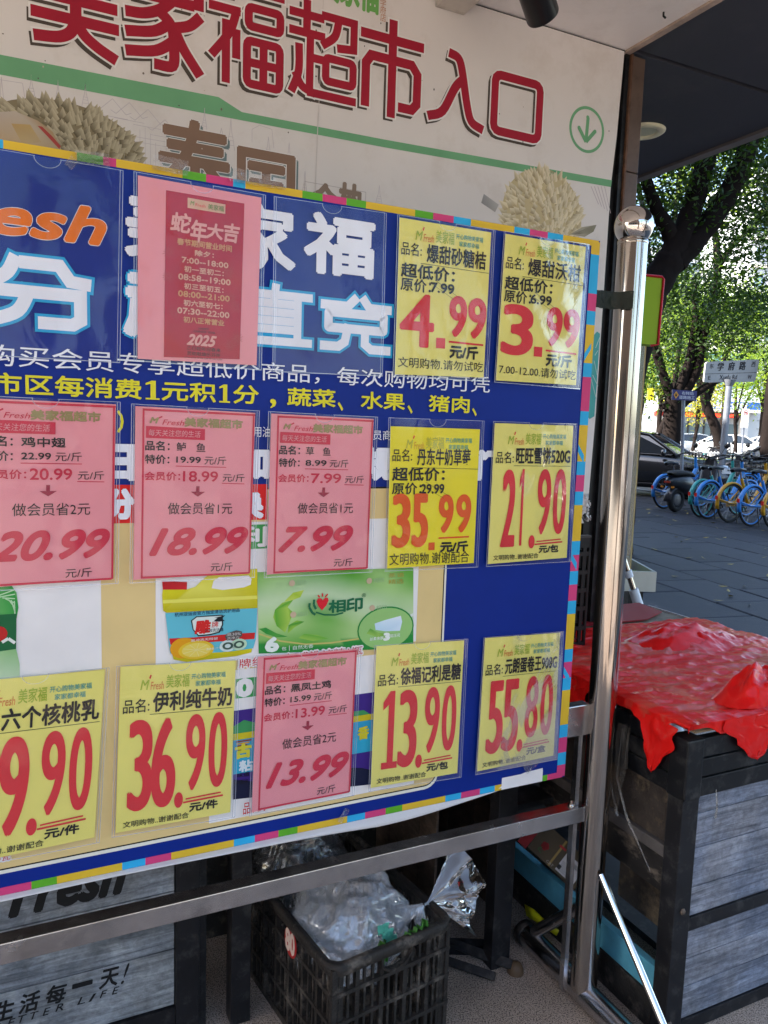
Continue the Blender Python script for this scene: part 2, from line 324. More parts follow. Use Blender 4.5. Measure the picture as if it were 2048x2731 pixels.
# ------------------------------------------------------------ setting: ground, gutter, pavement, road
TS = V((math.sin(math.radians(-15.4)), math.cos(math.radians(-15.4)), 0)); TX = V((TS.y, -TS.x, 0))    # along the street / away from the shop
G0 = V((2.2257, 6.4532, 0))                                   # a point on the joint between gutter and paving
def S(a, b, z): return G0 + TX * a + TS * b + V((0, 0, z))    # a metres from the joint towards the road, b metres along the street
def sheet(name, a0, a1, b0, b1, z, m, kind='structure'):
    mb = MB(); mb.add([S(a0, b0, z), S(a1, b0, z), S(a1, b1, z), S(a0, b1, z)], [(0, 1, 2, 3)]); o = mb.build(name, m); tag(o, kind=kind); return o
granite = mat('speckled_granite', (.17, .135, .105, 1), .5, bump=.15, bscale=300)
nt = granite.node_tree; b = nt.nodes['Principled BSDF']
tc = nt.nodes.new('ShaderNodeTexCoord'); vn = nt.nodes.new('ShaderNodeTexNoise'); vn.inputs['Scale'].default_value = 270; vn.inputs['Detail'].default_value = 3; vn.inputs['Roughness'].default_value = .8; nt.links.new(tc.outputs['Object'], vn.inputs['Vector'])
cr = nt.nodes.new('ShaderNodeValToRGB'); cr.color_ramp.interpolation = 'CONSTANT'
cr.color_ramp.elements[0].position = 0; cr.color_ramp.elements[0].color = (.03, .024, .02, 1)
for p_, c_ in ((.43, (.24, .185, .145, 1)), (.49, (.48, .39, .32, 1)), (.58, (.60, .50, .42, 1)), (.62, (.06, .045, .04, 1)), (.69, (.38, .31, .26, 1))):
    e = cr.color_ramp.elements.new(p_); e.color = c_
cr.color_ramp.elements[-1].position = .9; cr.color_ramp.elements[-1].color = (.3, .25, .2, 1)
nt.links.new(vn.outputs[0], cr.inputs[0])
n2 = nt.nodes.new('ShaderNodeTexNoise'); n2.inputs['Scale'].default_value = 4; n2.inputs['Detail'].default_value = 5; nt.links.new(tc.outputs['Object'], n2.inputs['Vector'])
r2 = nt.nodes.new('ShaderNodeMapRange'); r2.inputs[1].default_value = .3; r2.inputs[2].default_value = .7; r2.inputs[3].default_value = .6; r2.inputs[4].default_value = 1.15; nt.links.new(n2.outputs[0], r2.inputs[0])
sc_ = nt.nodes.new('ShaderNodeVectorMath'); sc_.operation = 'SCALE'; nt.links.new(cr.outputs[0], sc_.inputs[0]); nt.links.new(r2.outputs[0], sc_.inputs['Scale']); nt.links.new(sc_.outputs[0], b.inputs['Base Color'])
asphalt = mat('asphalt', (.07, .068, .066, 1), .85, var=.25, vscale=3, bump=.3, bscale=200)
sheet('ground', -260, 300, -260, 420, -.03, mat('bare_ground', (.2, .19, .17, 1), .9, var=.2, vscale=.3))
sheet('entrance_floor', -9, -.02, -9.5, 3.0, .0, granite)
sheet('pavement_bed', 0, 7.3, -10, 60, -.012, mat('dark_joint_sand', (.035, .034, .034, 1), .95))
gut = mat('dark_gutter_stone', (.045, .045, .05, 1), .75, var=.45, vscale=12, dirt=(.3, .29, .28, 1), dirt_s=11, dirt_a=.55, bump=.5, bscale=40)
gutter = empty('gutter', S(-.2, 0, 0)); tag(gutter, kind='structure')
for k in range(14):
    mb = MB(); b0 = -6.5 + k * 1.2; mb.box(S(-.2, b0 + .59, -.035), .37, 1.17, .09, TX, TS); o = mb.build('stone', gut, gutter)
slabm = mat('blue_grey_paving_slab', (.026, .028, .036, 1), .62, var=.22, vscale=5, dirt=(.07, .066, .066, 1), dirt_s=7, dirt_a=.35, bump=.25, bscale=70, objrand=.28)
pave = empty('pavement', S(3.5, 0, 0)); tag(pave, kind='structure')
smesh = []
for k in range(4):
    bm = bmesh.new(); bmesh.ops.create_cube(bm, size=1)
    for v in bm.verts: v.co = V((v.co.x * .591, v.co.y * .888, v.co.z * .05 - .025))
    bmesh.ops.bevel(bm, geom=[e for e in bm.edges if all(v.co.z > -.01 for v in e.verts)], offset=.006, segments=1, affect='EDGES')
    for v in bm.verts: v.co += V((random.uniform(-.002, .002), random.uniform(-.002, .002), random.uniform(-.0015, .0015)))
    me = bpy.data.meshes.new('slab'); bm.to_mesh(me); bm.free(); me.materials.append(slabm); smesh.append(me)
rzs = math.radians(15.4)
for i in range(12):
    for j in range(19):
        p = S(.305 + i * .606, -5.6 + j * .905 + (i % 2) * .45, random.uniform(-.004, .004))
        o = bpy.data.objects.new('slab', random.choice(smesh)); COL.objects.link(o); o.parent = pave; o.location = p - pave.location
        o.rotation_euler = (random.uniform(-.004, .004), random.uniform(-.004, .004), rzs + random.uniform(-.004, .004))
sheet('pavement_far', 0, 7.3, 11.9, 60, .001, slabm)
sheet('pavement_near', -9, 7.3, -60, -10.2, .001, mat('warm_paving', (.36, .32, .27, 1), .7, var=.25, vscale=1.5))
kerb = MB(); kerb.box(S(7.38, 20, -.04), .15, 110, .12, TX, TS); tag(kerb.build('kerb', mat('kerb_stone', (.26, .25, .24, 1), .8, var=.2)), kind='structure')
sheet('road', 7.45, 70, -60, 300, -.02, asphalt)
for a in (16.0, 22.0):
    mb = MB()
    for k in range(18): mb.add([S(a, k * 8, -.014), S(a + .15, k * 8, -.014), S(a + .15, k * 8 + 4, -.014), S(a, k * 8 + 4, -.014)], [(0, 1, 2, 3)])
    tag(mb.build('lane_marking', mat('road_paint', (.7, .7, .68, 1), .7)), kind='structure')
# fallen leaves on the paving
mb = MB()
for k in range(300):
    p = S(random.uniform(-.3, 6.8), random.uniform(-5, 11), .012); t = random.uniform(0, 6.3); a = V((math.cos(t), math.sin(t), random.uniform(-.2, .2))) * random.uniform(.03, .06); c = V((-math.sin(t), math.cos(t), random.uniform(0, .5))) * random.uniform(.012, .024)
    mb.add([p - a, p - c, p + a + V((0, 0, .01)), p + c], [(0, 1, 2, 3)])
tag(mb.build('fallen_leaves', mat('dry_leaf', (.34, .27, .10, 1), .7, objrand=.2)), 'dry yellow leaves scattered over the paving slabs', 'leaves', kind='stuff')

# ------------------------------------------------------------ shop building, soffits, pillar
wallm = mat('dark_brown_tile', (.085, .055, .042, 1), .4, var=.2, vscale=9)
bld = empty('shop_building', W(-2, .7, 0), 'brown tiled shop building behind the white entrance sign', 'building')
MB().bbox((-12, .70, 0), (.50, 26, 12)).build('wall', wallm, bld)
wp = MB().bbox((-2.6, .66, 0), (.44, .699, 2.6)).build('wall_panel', mat('dark_back_wall', (.03, .026, .024, 1), .6, var=.3), bld)
pil = empty('wall_pillar', W(.54, .7, 0), 'brown tiled pillar between the sign and the open street', 'pillar')
for k, (z0, z1) in enumerate(((0, .62), (.624, 1.04), (1.044, 1.47), (1.474, 1.872), (1.876, 2.245), (2.249, 2.595))):
    MB().bbox((.522, .622, z0), (.574, .9, z1), .002).build('tile', mat('pillar_tile', (.13, .088, .068, 1), .42, var=.16, vscale=12, dirt=(.03, .02, .015, 1), dirt_s=18, dirt_a=.4, objrand=.08), pil)
MB().bbox((.497, .625, 0), (.512, .9, 2.597)).build('edge_strip', BLKM, pil)
MB().bbox((.5135, .617, 0), (.5205, .9, 2.596)).build('corner_trim', mat('rusty_trim', (.12, .06, .035, 1), .6, var=.5, vscale=25), pil)
MB().bbox((.455, .64, .3), (.496, .9, 2.597)).build('door_frame', mat('black_frame', (.012, .012, .013, 1), .35), pil)
whitec = mat('white_soffit_panel', (.86, .83, .81, 1), .45, var=.05, vscale=2, dirt=(.45, .40, .35, 1), dirt_s=3, dirt_a=.25)
MB().bbox((-5, -1.75, 2.603), (.49, .66, 2.66)).build('soffit', whitec, bld)
MB().bbox((.4905, -1.75, 2.596), (.512, .66, 2.66)).build('soffit_trim', mat('stained_trim', (.42, .33, .27, 1), .5, var=.35, vscale=14), bld)
MB().bbox((-.19, -.9, 2.56), (-.10, .617, 2.602)).build('beam', mat('stained_beam', (.52, .48, .42, 1), .55, var=.25, vscale=5, dirt=(.2, .14, .09, 1), dirt_s=6, dirt_a=.6), bld)
MB().tube([W(.415, .39, 2.595), W(.415, .39, 2.585), W(.425, .392, 2.583)], .003, 6).build('hook', BLKM, bld)
can = empty('street_canopy', W(1, .5, 2.6), 'dark grey panelled canopy over the pavement with a round downlight', 'canopy')
dkm = mat('dark_grey_soffit', (.050, .053, .068, 1), .55, var=.10, vscale=3, dirt=(.10, .10, .11, 1), dirt_s=3, dirt_a=.35)
for k, (w0, w1) in enumerate(((-1.75, -.02), (0, .60), (.62, 1.9), (1.92, 3.2), (3.22, 5.6))):
    MB().bbox((.5125, w0, 2.603), (1.382, w1, 2.64)).build('soffit_panel', dkm, can)
MB().bbox((.5125, -1.75, 2.645), (1.45, 5.6, 2.9)).build('slab', mat('canopy_slab', (.05, .05, .055, 1), .7), can)
MB().bbox((1.384, -1.75, 2.592), (1.43, 5.6, 2.9)).build('fascia', mat('canopy_fascia', (.16, .15, .155, 1), .5, var=.15), can)
LC = V((.972, 3.184, 2.6))
dl = empty('downlight', LC, 'round cream recessed downlight in the dark canopy', 'ceiling light')
MB().lathe(LC, [(.052, .002), (.054, -.004), (.060, -.008), (.078, -.007), (.085, -.002), (.086, .0025)], 40).build('rim', mat('cream_rim', (.88, .86, .60, 1), .4), dl)
MB().lathe(LC, [(.0, -.0005), (.051, -.0005)], 32).build('diffuser', mat('frosted_glass', (.62, .66, .48, 1), .35), dl)
# black spotlight under the white soffit
p0 = W(.125, .20, 2.6); ax = (at(1447, 48, 2.3) - at(1425, -20, 2.25)).normalized()
sp = empty('spotlight', p0, 'black cylindrical spotlight hanging from the white soffit', 'spotlight')
q1 = at(1449, 46, 2.12); q0 = q1 - ax * .16
MB().tube([q0, q1 - ax * .004, q1], [.042, .042, .04], 28).build('housing', mat('black_lamp_housing', (.012, .012, .013, 1), .35), sp)
MB().tube([q0, q0 + V((0, 0, .03)), V((q0.x, q0.y, 2.6))], .008, 8).build('stem', BLKM, sp)
MB().lathe(V((q0.x, q0.y, 2.602)), [(.0, -.012), (.045, -.012), (.045, 0)], 24).build('base', BLKM, sp)

# ------------------------------------------------------------ the big white entrance sign
SW = .62
def sp_(x, y): return uv(x, y, SW)
def sfn(u, v, h): return W(u, SW - h, v)
sgn = empty('entrance_sign', W(-.6, SW, 1.15), 'large white supermarket entrance sign with red characters above the blue board', 'sign')
cx = [sp_(1669, 124), sp_(1645, 360), sp_(1629, 497), sp_(1606, 840), sp_(1589, 1100), sp_(1577, 1240)]
edge = [(u, v) for u, v in cx] + [(cx[-1][0] - .003, 1.20), (cx[-1][0] - .012, 1.155), (cx[-1][0] - .03, 1.135), (cx[-1][0] - .045, 1.15), (cx[-1][0] - .06, 1.125), (cx[-1][0] - .09, 1.14)]
poly = [(-2.3, 2.598), (edge[0][0] - .004, 2.598)] + edge[1:] + [(-2.3, 1.14)]
MB().prism([sfn(u, v, 0) for u, v in poly], NB * .018).build('panel', mat('white_sign_board', (.72, .675, .64, 1), .5, var=.035, vscale=2.5, dirt=(.42, .33, .24, 1), dirt_s=5.5, dirt_a=.22), sgn)
# frayed foam at the torn lower corner
mb = MB()
for k in range(46):
    u = cx[-1][0] - random.uniform(-.004, .06); z = 1.15 + random.uniform(-.03, .06); r = random.uniform(.004, .012)
    c = W(u, SW - random.uniform(-.004, .01), z); pr = [c + V((random.uniform(-1, 1), random.uniform(-1, 1), random.uniform(-1.6, 1))) * r for _ in range(5)]
    mb.add(pr, [(0, 1, 2), (0, 2, 3), (0, 3, 4), (1, 2, 4), (1, 3, 4), (0, 1, 4)])
mb.build('torn_foam', mat('torn_foam', (.66, .66, .65, 1), .9), sgn)
P = Flat(sfn)
RED = (.36, .008, .028, 1); SHD = (.075, .058, .045, 1); WHT = (.80, .77, .74, 1); GRN = (.115, .36, .13, 1); GRN2 = (.16, .40, .20, 1)
CH = [('美', -1.202, -1.016), ('家', -1.007, -.821), ('福', -.809, -.619), ('超', -.606, -.418), ('市', -.409, -.22), ('入', -.207, -.014), ('口', .003, .186)]
for k, (c, u0, u1) in enumerate(CH):
    lo = 2.232 + k * .0055; hi = lo + (.238 if c not in '口入' else (.178 if c == '口' else .205))
    fa = .0034
    P.sign_char(c, u0, lo, u1, hi, .0245 if c in '美家市入口' else .0205, RED, WHT, .0042, 6, SHD)
P.poly([sp_(-60, 134), sp_(583, 259), sp_(645, 299), sp_(1024, 372), sp_(1632, 481), sp_(1629, 499), sp_(1024, 393), sp_(0, 199), sp_(-60, 188)], GRN2, 1)
uc, vc = sp_(1565, 346); P.ell(uc, vc, .068, .068, GRN2, 1, 48, hole=.87)
P.line([(uc + .002, vc + .036), (uc - .001, vc - .034)], .012, GRN2, 1); P.line([(uc - .031, vc + .0), (uc - .001, vc - .036)], .012, GRN2, 2); P.line([(uc + .031, vc + .0), (uc - .001, vc - .036)], .012, GRN2, 1)
for x, y in ((0, .036), (-.031, 0), (.031, 0)): P.ell(uc + x, vc + y, .006, .006, GRN2, 3, 12)
a = sp_(853, -60); b_ = sp_(1007, 38); P.text('美家福', (a[0], b_[1], b_[0], b_[1] + .105), (.16, .42, .10, 1), bold=.012, fat=.0022)
for k, c in enumerate('学府店'):
    a = sp_(1014 + k * .0, -8 + k * 20); P.text(c, (a[0], a[1] - .022, a[0] + .017, a[1] - .003), (.5, .22, .1, 1))
BRN = (.25, .15, .10, 1); TEAL = (.16, .22, .22, 1)
# hand-cut characters (the first two of the fruit banner)
for (txt, x0, y0, x1, y1) in (('泰', 425, 312, 612, 520), ('国', 636, 398, 782, 560)):
    a = sp_(x0, (y0 + y1) / 2 - 20); b_ = sp_(x1, (y0 + y1) / 2 + 10); zt = sp_((x0 + x1) / 2, y0 + (15 if txt == '泰' else 10))[1]; h = .205 if txt == '泰' else .17
    P.text(txt, (a[0] + .008, zt - h - .008, b_[0] + .008, zt - .008), TEAL, fat=.003, layer=2, bold=.012); P.text(txt, (a[0], zt - h, b_[0], zt), BRN, fat=.0035, layer=4, bold=.012, outline=(WHT, .0075))
for (txt, x0, x1) in (('金', 832, 900), ('枕', 905, 962)):
    a = sp_(x0, 500); b_ = sp_(x1, 500); zt = sp_((x0 + x1) / 2, 492)[1]; P.text(txt, (a[0], zt - .085, b_[0], zt), (.26, .19, .14, 1), bold=.012, fat=.003, shear=.05)
gl_ = (.42, .37, .36, 1)
for x in (812, 862, 915, 975): a = sp_(x, 500 + (x - 812) * .15); P.line([(a[0], a[1] + .012), (a[0], a[1] - .1)], .0012, gl_, 1)
a, b_ = sp_(812, 484), sp_(975, 510); P.line([(a[0], a[1]), (b_[0], a[1])], .0012, gl_, 1)
# pale line drawing of temple roofs and spires
LAV = (.52, .47, .49, 1)
def spire(x, y, h, w_):
    u, v = sp_(x, y)
    P.line([(u - w_, v), (u - w_ * .6, v + h * .35), (u - w_ * .25, v + h * .55), (u, v + h), (u + w_ * .25, v + h * .55), (u + w_ * .6, v + h * .35), (u + w_, v)], .0011, LAV, 1)
    for t in (.15, .3, .42): P.line([(u - w_ * (1 - t), v + h * t), (u + w_ * (1 - t), v + h * t)], .0009, LAV, 1)
for x, y, h, w_ in ((6, 320, .09, .012), (84, 262, .05, .008), (155, 275, .05, .006), (228, 285, .05, .008), (615, 400, .075, .010), (590, 398, .05, .02), (715, 425, .055, .010), (770, 440, .055, .009), (545, 345, .05, .006), (1010, 545, .05, .01), (812, 520, .06, .007)): spire(x, y, h, w_)
for i, (x, y) in enumerate(((300, 290), (345, 300), (395, 318), (440, 345))):
    u, v = sp_(x, y)
    for s_ in (-1, 1): P.line([(u, v + .022), (u + s_ * .03, v - .008), (u + s_ * .042, v - .002)], .0012, LAV, 1)
    P.line([(u - .034, v - .018), (u + .034, v - .018)], .001, LAV, 1)
for k in range(15):
    u, v = sp_(275 + k * 14, 345 + k * 2.3); P.line([(u, v + .02 * math.sin(k)), (u, v - .13)], .0009, LAV, 1)
P.line([sp_(275, 350), sp_(480, 385)], .001, LAV, 1); P.line([sp_(272, 362), sp_(480, 398)], .001, LAV, 1); P.line([sp_(-5, 212), sp_(60, 222), sp_(66, 262)], .001, LAV, 1)
P.line([sp_(672, 380), sp_(672, 345), sp_(692, 334), sp_(725, 345), sp_(730, 395)], .001, LAV, 1)
for k in range(5):
    x = 1582 + k * 9; P.line([sp_(x - 6, 497), sp_(x + 14 - k, 545 + k * 6)], .0022, (.50, .42, .45, 1), 1)
# teal leaf at the lower right corner of the sign
P.poly([sp_(1584, 893), sp_(1592, 884), sp_(1600, 890), sp_(1592, 1010), sp_(1585, 1110), sp_(1572, 1118), sp_(1560, 1100), sp_(1560, 900)], (.07, .36, .34, 1), 1)
for (x0, y0, x1, y1) in ((1599, 900, 1588, 928), (1594, 935, 1586, 948), (1580, 1000, 1594, 1030), (1576, 1010, 1590, 1065), (1584, 962, 1592, 1000)): P.line([sp_(x0, y0), sp_(x1, y1)], .0025, (.45, .62, .58, 1), 2)
# seams and marks
for x0, y0, x1, y1 in ((862, 0, 838, 560), (848, 300, 838, 560)): P.line([sp_(x0, y0), sp_(x1, y1)], .0014, (.6, .56, .53, 1), 3)
for k in range(44):
    x = random.uniform(0, 1640); y = random.uniform(20, 430); u, v = sp_(x, y); r = random.uniform(.0008, .0026); c = random.choice([(.2, .16, .13, 1), (.5, .42, .34, 1), (.12, .1, .09, 1)]); P.ell(u, v, r, r * random.uniform(.5, 1.6), c, 6, 7)
P.build('printed_lettering', INKM, sgn)
# printed durians (a flat picture made of spikes)
def durian(cx_, cy_, rx, ry, n, cols, name, tilt=0.0, size=1.0, cut=None):
    Q = Flat(sfn); u0, v0 = sp_(cx_, cy_); r = random.Random(cx_)
    Q.ell(u0, v0, rx, ry, cols[1], 1, 40)
    pts = []
    for k in range(n):
        t = r.uniform(0, 2 * math.pi); q = math.sqrt(r.random()); pts.append((q, t))
    pts.sort(key=lambda p: -p[0])
    for i, (q, t) in enumerate(pts):
        x = q * math.cos(t); y = q * math.sin(t); px, py = u0 + x * rx, v0 + y * ry
        L = (.008 + .013 * q) * size * r.uniform(.7, 1.2); wd = .0115 * size * r.uniform(.75, 1.2)
        dx, dy = (x * .9 + tilt, y * .7 + .42); m_ = math.hypot(dx, dy) or 1; dx, dy = dx / m_, dy / m_; nx, ny = -dy, dx
        base = (px - dx * L * .35, py - dy * L * .35); tip = (px + dx * L, py + dy * L); a_ = (base[0] + nx * wd, base[1] + ny * wd); c_ = (base[0] - nx * wd, base[1] - ny * wd)
        k_ = r.uniform(.75, 1.2); l1 = lum(cols[2], k_); l2 = lum(cols[0], k_); lay = 1 + (i + 1) * (2.2 / n) * 1.0
        mid = (base[0] - dx * wd * .7, base[1] - dy * wd * .7)
        Q.poly([mid, a_, tip], [l2, l2, lum(cols[2], 1.05)], lay); Q.poly([mid, tip, c_], [lum(cols[1], k_), lum(cols[2], 1.1), l1], lay)
    return Q
Q = durian(165, 390, .175, .098, 330, [(.12, .095, .05, 1), (.24, .195, .11, 1), (.46, .40, .27, 1)], 'd')
Q.poly([sp_(-20, 300), sp_(40, 297), sp_(100, 322), sp_(140, 352), sp_(160, 392), sp_(175, 420), sp_(100, 420), sp_(-20, 400)], [(.5, .42, .36, 1), (.52, .44, .36, 1), (.46, .33, .2, 1), (.42, .27, .13, 1), (.45, .35, .22, 1), (.45, .35, .2, 1), (.5, .36, .18, 1), (.5, .34, .17, 1)], 3.6)
Q.poly([sp_(100, 336), sp_(112, 338), sp_(140, 365), sp_(162, 390), sp_(158, 398), sp_(128, 366)], (.42, .06, .05, 1), 4)
Q.poly([sp_(30, 330), sp_(80, 333), sp_(110, 380), sp_(60, 385)], [(.5, .33, .13, 1), (.52, .36, .14, 1), (.48, .36, .2, 1), (.5, .38, .2, 1)], 3.9)
Q.build('printed_durian', INKM, sgn)
Q = durian(1447, 578, .148, .140, 330, [(.40, .31, .16, 1), (.55, .45, .25, 1), (.68, .60, .42, 1)], 'd', size=1.0)
Q.poly([sp_(1290, 517), sp_(1283, 541), sp_(1320, 566), sp_(1330, 546)], [(.33, .32, .31, 1), (.25, .24, .23, 1), (.36, .34, .31, 1), (.45, .43, .4, 1)], 1)
Q.poly([sp_(1520, 625), sp_(1552, 606), sp_(1590, 600), sp_(1582, 618), sp_(1558, 632)], [(.3, .27, .2, 1), (.4, .37, .28, 1), (.28, .26, .18, 1), (.2, .19, .12, 1), (.36, .33, .25, 1)], 4)
for k in range(6): Q.line([sp_(1528 + k * 3, 624), sp_(1585 - k * 3, 601 + k * 4)], .001, (.18, .16, .1, 1), 4.4)
Q.build('printed_durian', INKM, sgn)
# black strip painted in as the shade of the gap above the sign
MB().bbox((-2.3, SW + .002, 2.5985), (.49, .66, 2.602)).build('gap_shade_strip', BLKM, sgn)

# ------------------------------------------------------------ the notice board on its steel stand
nb = empty('notice_board', W(-.6, 0, 0), 'blue notice board of a steel stand covered with price cards', 'notice board')
MB().tube([W(0, 0, .04), W(0, 0, 1.845)], .0325, 40, caps=True).build('post', STEEL, nb)
ballm = mat('polished_steel_ball', (.66, .63, .60, 1), .035, metal=1.0)
post = [c for c in bpy.data.objects if c.name == 'post'][0]
BC = W(0, 0, 1.877)
MB().lathe(BC, [(.0425 * math.sin(math.radians(t)), -.0425 * math.cos(math.radians(t))) for t in range(0, 181, 6)], 40).build('ball_finial', ballm, post)
MB().lathe(W(0, 0, 1.840), [(.0328, -.004), (.0334, -.002), (.0334, .004), (.031, .006)], 40).build('collar', STEEL, post)
MB().tube([W(-1.62, 0, .04), W(-1.62, 0, 1.858)], .0375, 32).build('post', STEEL, nb)
MB().bbox((-1.6, -.004, .486), (-.033, .030, .524), .0015).build('lower_rail', STEELD, nb)
MB().bbox((-1.6, .006, .70), (-.03, .036, .775), .002).build('upper_rail', STEELD, nb)
MB().lathe(W(-.064, .012, .524), [(.008, 0), (.008, .006), (.004, .007), (.004, .014), (0, .014)], 6).build('bolt', STEEL, nb)
blt = film_mat('black_film', (.02, .03, .02, 1), .5, .12, 2.5, (.01, .014, .01, 1), bump=.6, bscale=60)
for (z0, z1) in ((1.690, 1.728),):
    MB().grid([[W(-.100 + i * .0085, -.004 - (.035 if i > 6 else 0) * (i - 6) / 3, z0 + (z1 - z0) * j / 3 + .0008 * math.sin(i * 2.1 + j)) for i in range(10)] for j in range(4)]).build('tape', mat('dark_bracket_film', (.014, .02, .014, 1), .18, bump=.5, bscale=90), nb)  # stands for a filmed steel bracket; its dark reflection is put in as black
# uprights of the inner frame, close to the posts
MB().bbox((-.058, .008, .04), (-.046, .024, .485)).build('inner_upright', STEELD, nb)
MB().bbox((-.058, .008, .525), (-.046, .024, .70)).build('inner_upright', STEELD, nb)
# foot and braces
foot = MB(); foot.tube([W(0, -.36, .03), W(0, .24, .03)], .03, 20); foot.build('foot', STEELD, nb)
MB().tube([W(0, -.035, .36), W(0, -.34, .05)], .0085, 14).build('front_brace', mat('bright_tube', (.75, .75, .76, 1), .12, metal=1.0), nb)
MB().tube([W(0, .03, .235), W(-.0, .20, .06)], .016, 14).build('rear_brace', STEELD, nb)
MB().lathe(W(0, .24, .03), [(.031, -.012), (.033, -.01), (.033, .012), (.0, .014)], 20, ax=NB).build('foot_cap', BLKP, nb)

# poster: backing sheet with printed colours; its lower margin has come loose
def bfn(u, v, h): return W(u, -.006 - h, v)
TL, TR, BR, BL = (-1.56, 1.8305), (-.0985, 1.8303), (-.1065, .6137), (-1.56, .6137)
poster = MB().prism([W(u, -.006, v) for u, v in (TL, TR, BR, BL)], NB * .008).build('poster', mat('poster_board', (.78, .78, .80, 1), .5), nb)
BLUE = (.0012, .021, .235, 1); YEL = (.70, .46, .035, 1); CYA = (.03, .40, .72, 1); PNK = (.62, .055, .19, 1); GRE = (.11, .40, .025, 1); BEI = (.74, .56, .25, 1); CRM = (.80, .78, .68, 1); PW = (.82, .80, .80, 1)
B = Flat(bfn)
B.poly([TL, TR, BR, BL], BLUE, 1)
CC = {'c': CYA, 'y': YEL, 'g': GRE, 'p': PNK, 'w': PW}
topc = 'y-60 c8 y205 g275 p310 y487 g550 p622 c655 y807 g861 p925 g977 y1108 g1156 p1211 c1257 y1373 c1414 p1462 c1503 y1598'
def uat(x, y): return uv(x, y)[0]
for k, tok in enumerate(topc.split()[1:]):
    x0 = float(topc.split()[k][1:]); x1 = float(tok[1:]); u0 = max(uat(x0, 372 + x0 * .171), -1.56) if k else -1.56; u1 = min(uat(x1, 372 + x1 * .171), -.0985)
    B.rect(u0, 1.8175, u1, 1.8303, CC[tok[0]], 2)
rt = 'y646 y680 c784 p830 c867 y969 c1006 p1097 c1134 y1231 c1267 p1311 c1347 y1443 c1480 p1523 c1559 p1602 c1637 y1731 c1765 p1807 c1840 y1932 c1966 p2006 c2039 p2070'.split()
def vat(y): return uv(1597 - (y - 646) * .0675, y)[1]
def ured(v): return -.0985 - (1.8303 - v) / 1.2166 * .008
for k, tok in enumerate(rt[1:]):
    v0 = vat(float(rt[k][1:])); v1 = max(vat(float(tok[1:])), .6137)
    B.poly([(ured(v0) - .0235, v0), (ured(v0), v0), (ured(v1), v1), (ured(v1) - .0235, v1)], CC[tok[0]], 3)
for v in (1.577, 1.378, 1.135, .87): B.poly([(ured(v) - .0235, v - .005), (ured(v) - .0235, v + .012), (ured(v) - .006, v - .012 if v < 1.5 else v + .035), (ured(v) - .006, v - .03 if v < 1.5 else v + .022)], CYA, 4)
bt = 'p-60 p84 g152 y326 c388 p457 y624 c680 p743 g794 y926 c974 p1029 g1073 y1188 c1230 p1280 c1320 y1338 w1447 g1460 p1500'.split()
for k, tok in enumerate(bt[1:]):
    f = lambda x: max(-1.56, min(uat(x, 2388 - x * .2125), -.1065)); u0 = f(float(bt[k][1:])) if k else -1.56; u1 = f(float(tok[1:]))
    B.rect(u0, .6137, u1, .6275 if tok[0] != 'w' else .6137 + .028, CC[tok[0]], 2.5)
B.poly([(uat(1330, 2106), .618), (uat(1360, 2090), .636), (uat(1400, 2080), .644), (uat(1447, 2066), .646), (uat(1447, 2066), .625)], PW, 3)
# cream panel
ur = uv(1176, 1700)[0]; vb = uv(1060, 2109)[1]; vt = uv(1010, 1303)[1]; ul = -1.56
def rr(u0, v0, u1, v1, r, n=6):
    return [(u0, v0), (u1 - r, v0)] + [(u1 - r + r * math.sin(math.pi / 2 * k / n), v0 + r - r * math.cos(math.pi / 2 * k / n)) for k in range(1, n + 1)] + [(u1, v1), (u0, v1)]
B.poly(rr(ul, vb - .0095, ur + .0075, vt + .0035, .032), CRM, 2); B.poly(rr(ul, vb - .0028, ur + .0028, vt + .0035, .028), (.01, .01, .012, 1), 3); B.poly(rr(ul, vb, ur, vt, .025), BEI, 4)
# red tab, white product areas
B.rect(ul, uv(350, 1395)[1], uv(712, 1383)[0], uv(350, 1293)[1], (.72, .016, .016, 1), 5)
w0 = uv(312, 1430); B.rect(uv(0, 1600)[0] - .3, uv(100, 1802)[1], uv(270, 1650)[0], uv(100, 1440)[1], PW, 5)
B.rect(uv(415, 1600)[0], uv(800, 1743)[1], uv(1117, 1500)[0], uv(900, 1386)[1], PW, 5)
B.rect(uv(560, 1800)[0], uv(560, 2196)[1], uv(1115, 1800)[0], uv(800, 1768)[1], PW, 5)
# green label with a character, rice bag colours
q = (uv(672, 1430)[0], uv(690, 1462)[1], uv(712, 1430)[0], uv(690, 1403)[1]); B.rect(q[0] - .03, q[1] - .001, q[2], q[3] + .003, (.05, .32, .08, 1), 6); B.text('利', (q[0] - .025, q[1] + .004, q[2] - .002, q[3] - .002), PW, layer=7, bold=.012, fat=.0015)
q = (uv(628, 1860)[0], uv(640, 1862)[1], uv(690, 1850)[0], uv(640, 1810)[1]); B.rect(q[0], q[1], q[2], q[3], (.04, .33, .09, 1), 6); B.text('0', (q[0] + .003, q[1] + .004, q[2] - .014, q[3] - .003), PW, layer=7, bold=.012, fat=.003)
ra, rb = uv(622, 1960)[0], uv(1003, 1960)[0]; z = lambda x, y: uv(x, y)[1]
B.rect(ra, z(630, 2120), rb, z(630, 1895), (.05, .02, .22, 1), 6)
B.poly([(ra, z(640, 1935)), (ra + .02, z(650, 1920)), (ra + .05, z(690, 1930)), (ra + .2, z(800, 1925)), (rb - .06, z(960, 1895)), (rb - .03, z(975, 1893)), (rb, z(1000, 1915)), (rb, z(1000, 1960)), (ra, z(640, 1985))], (.05, .30, .10, 1), 7)
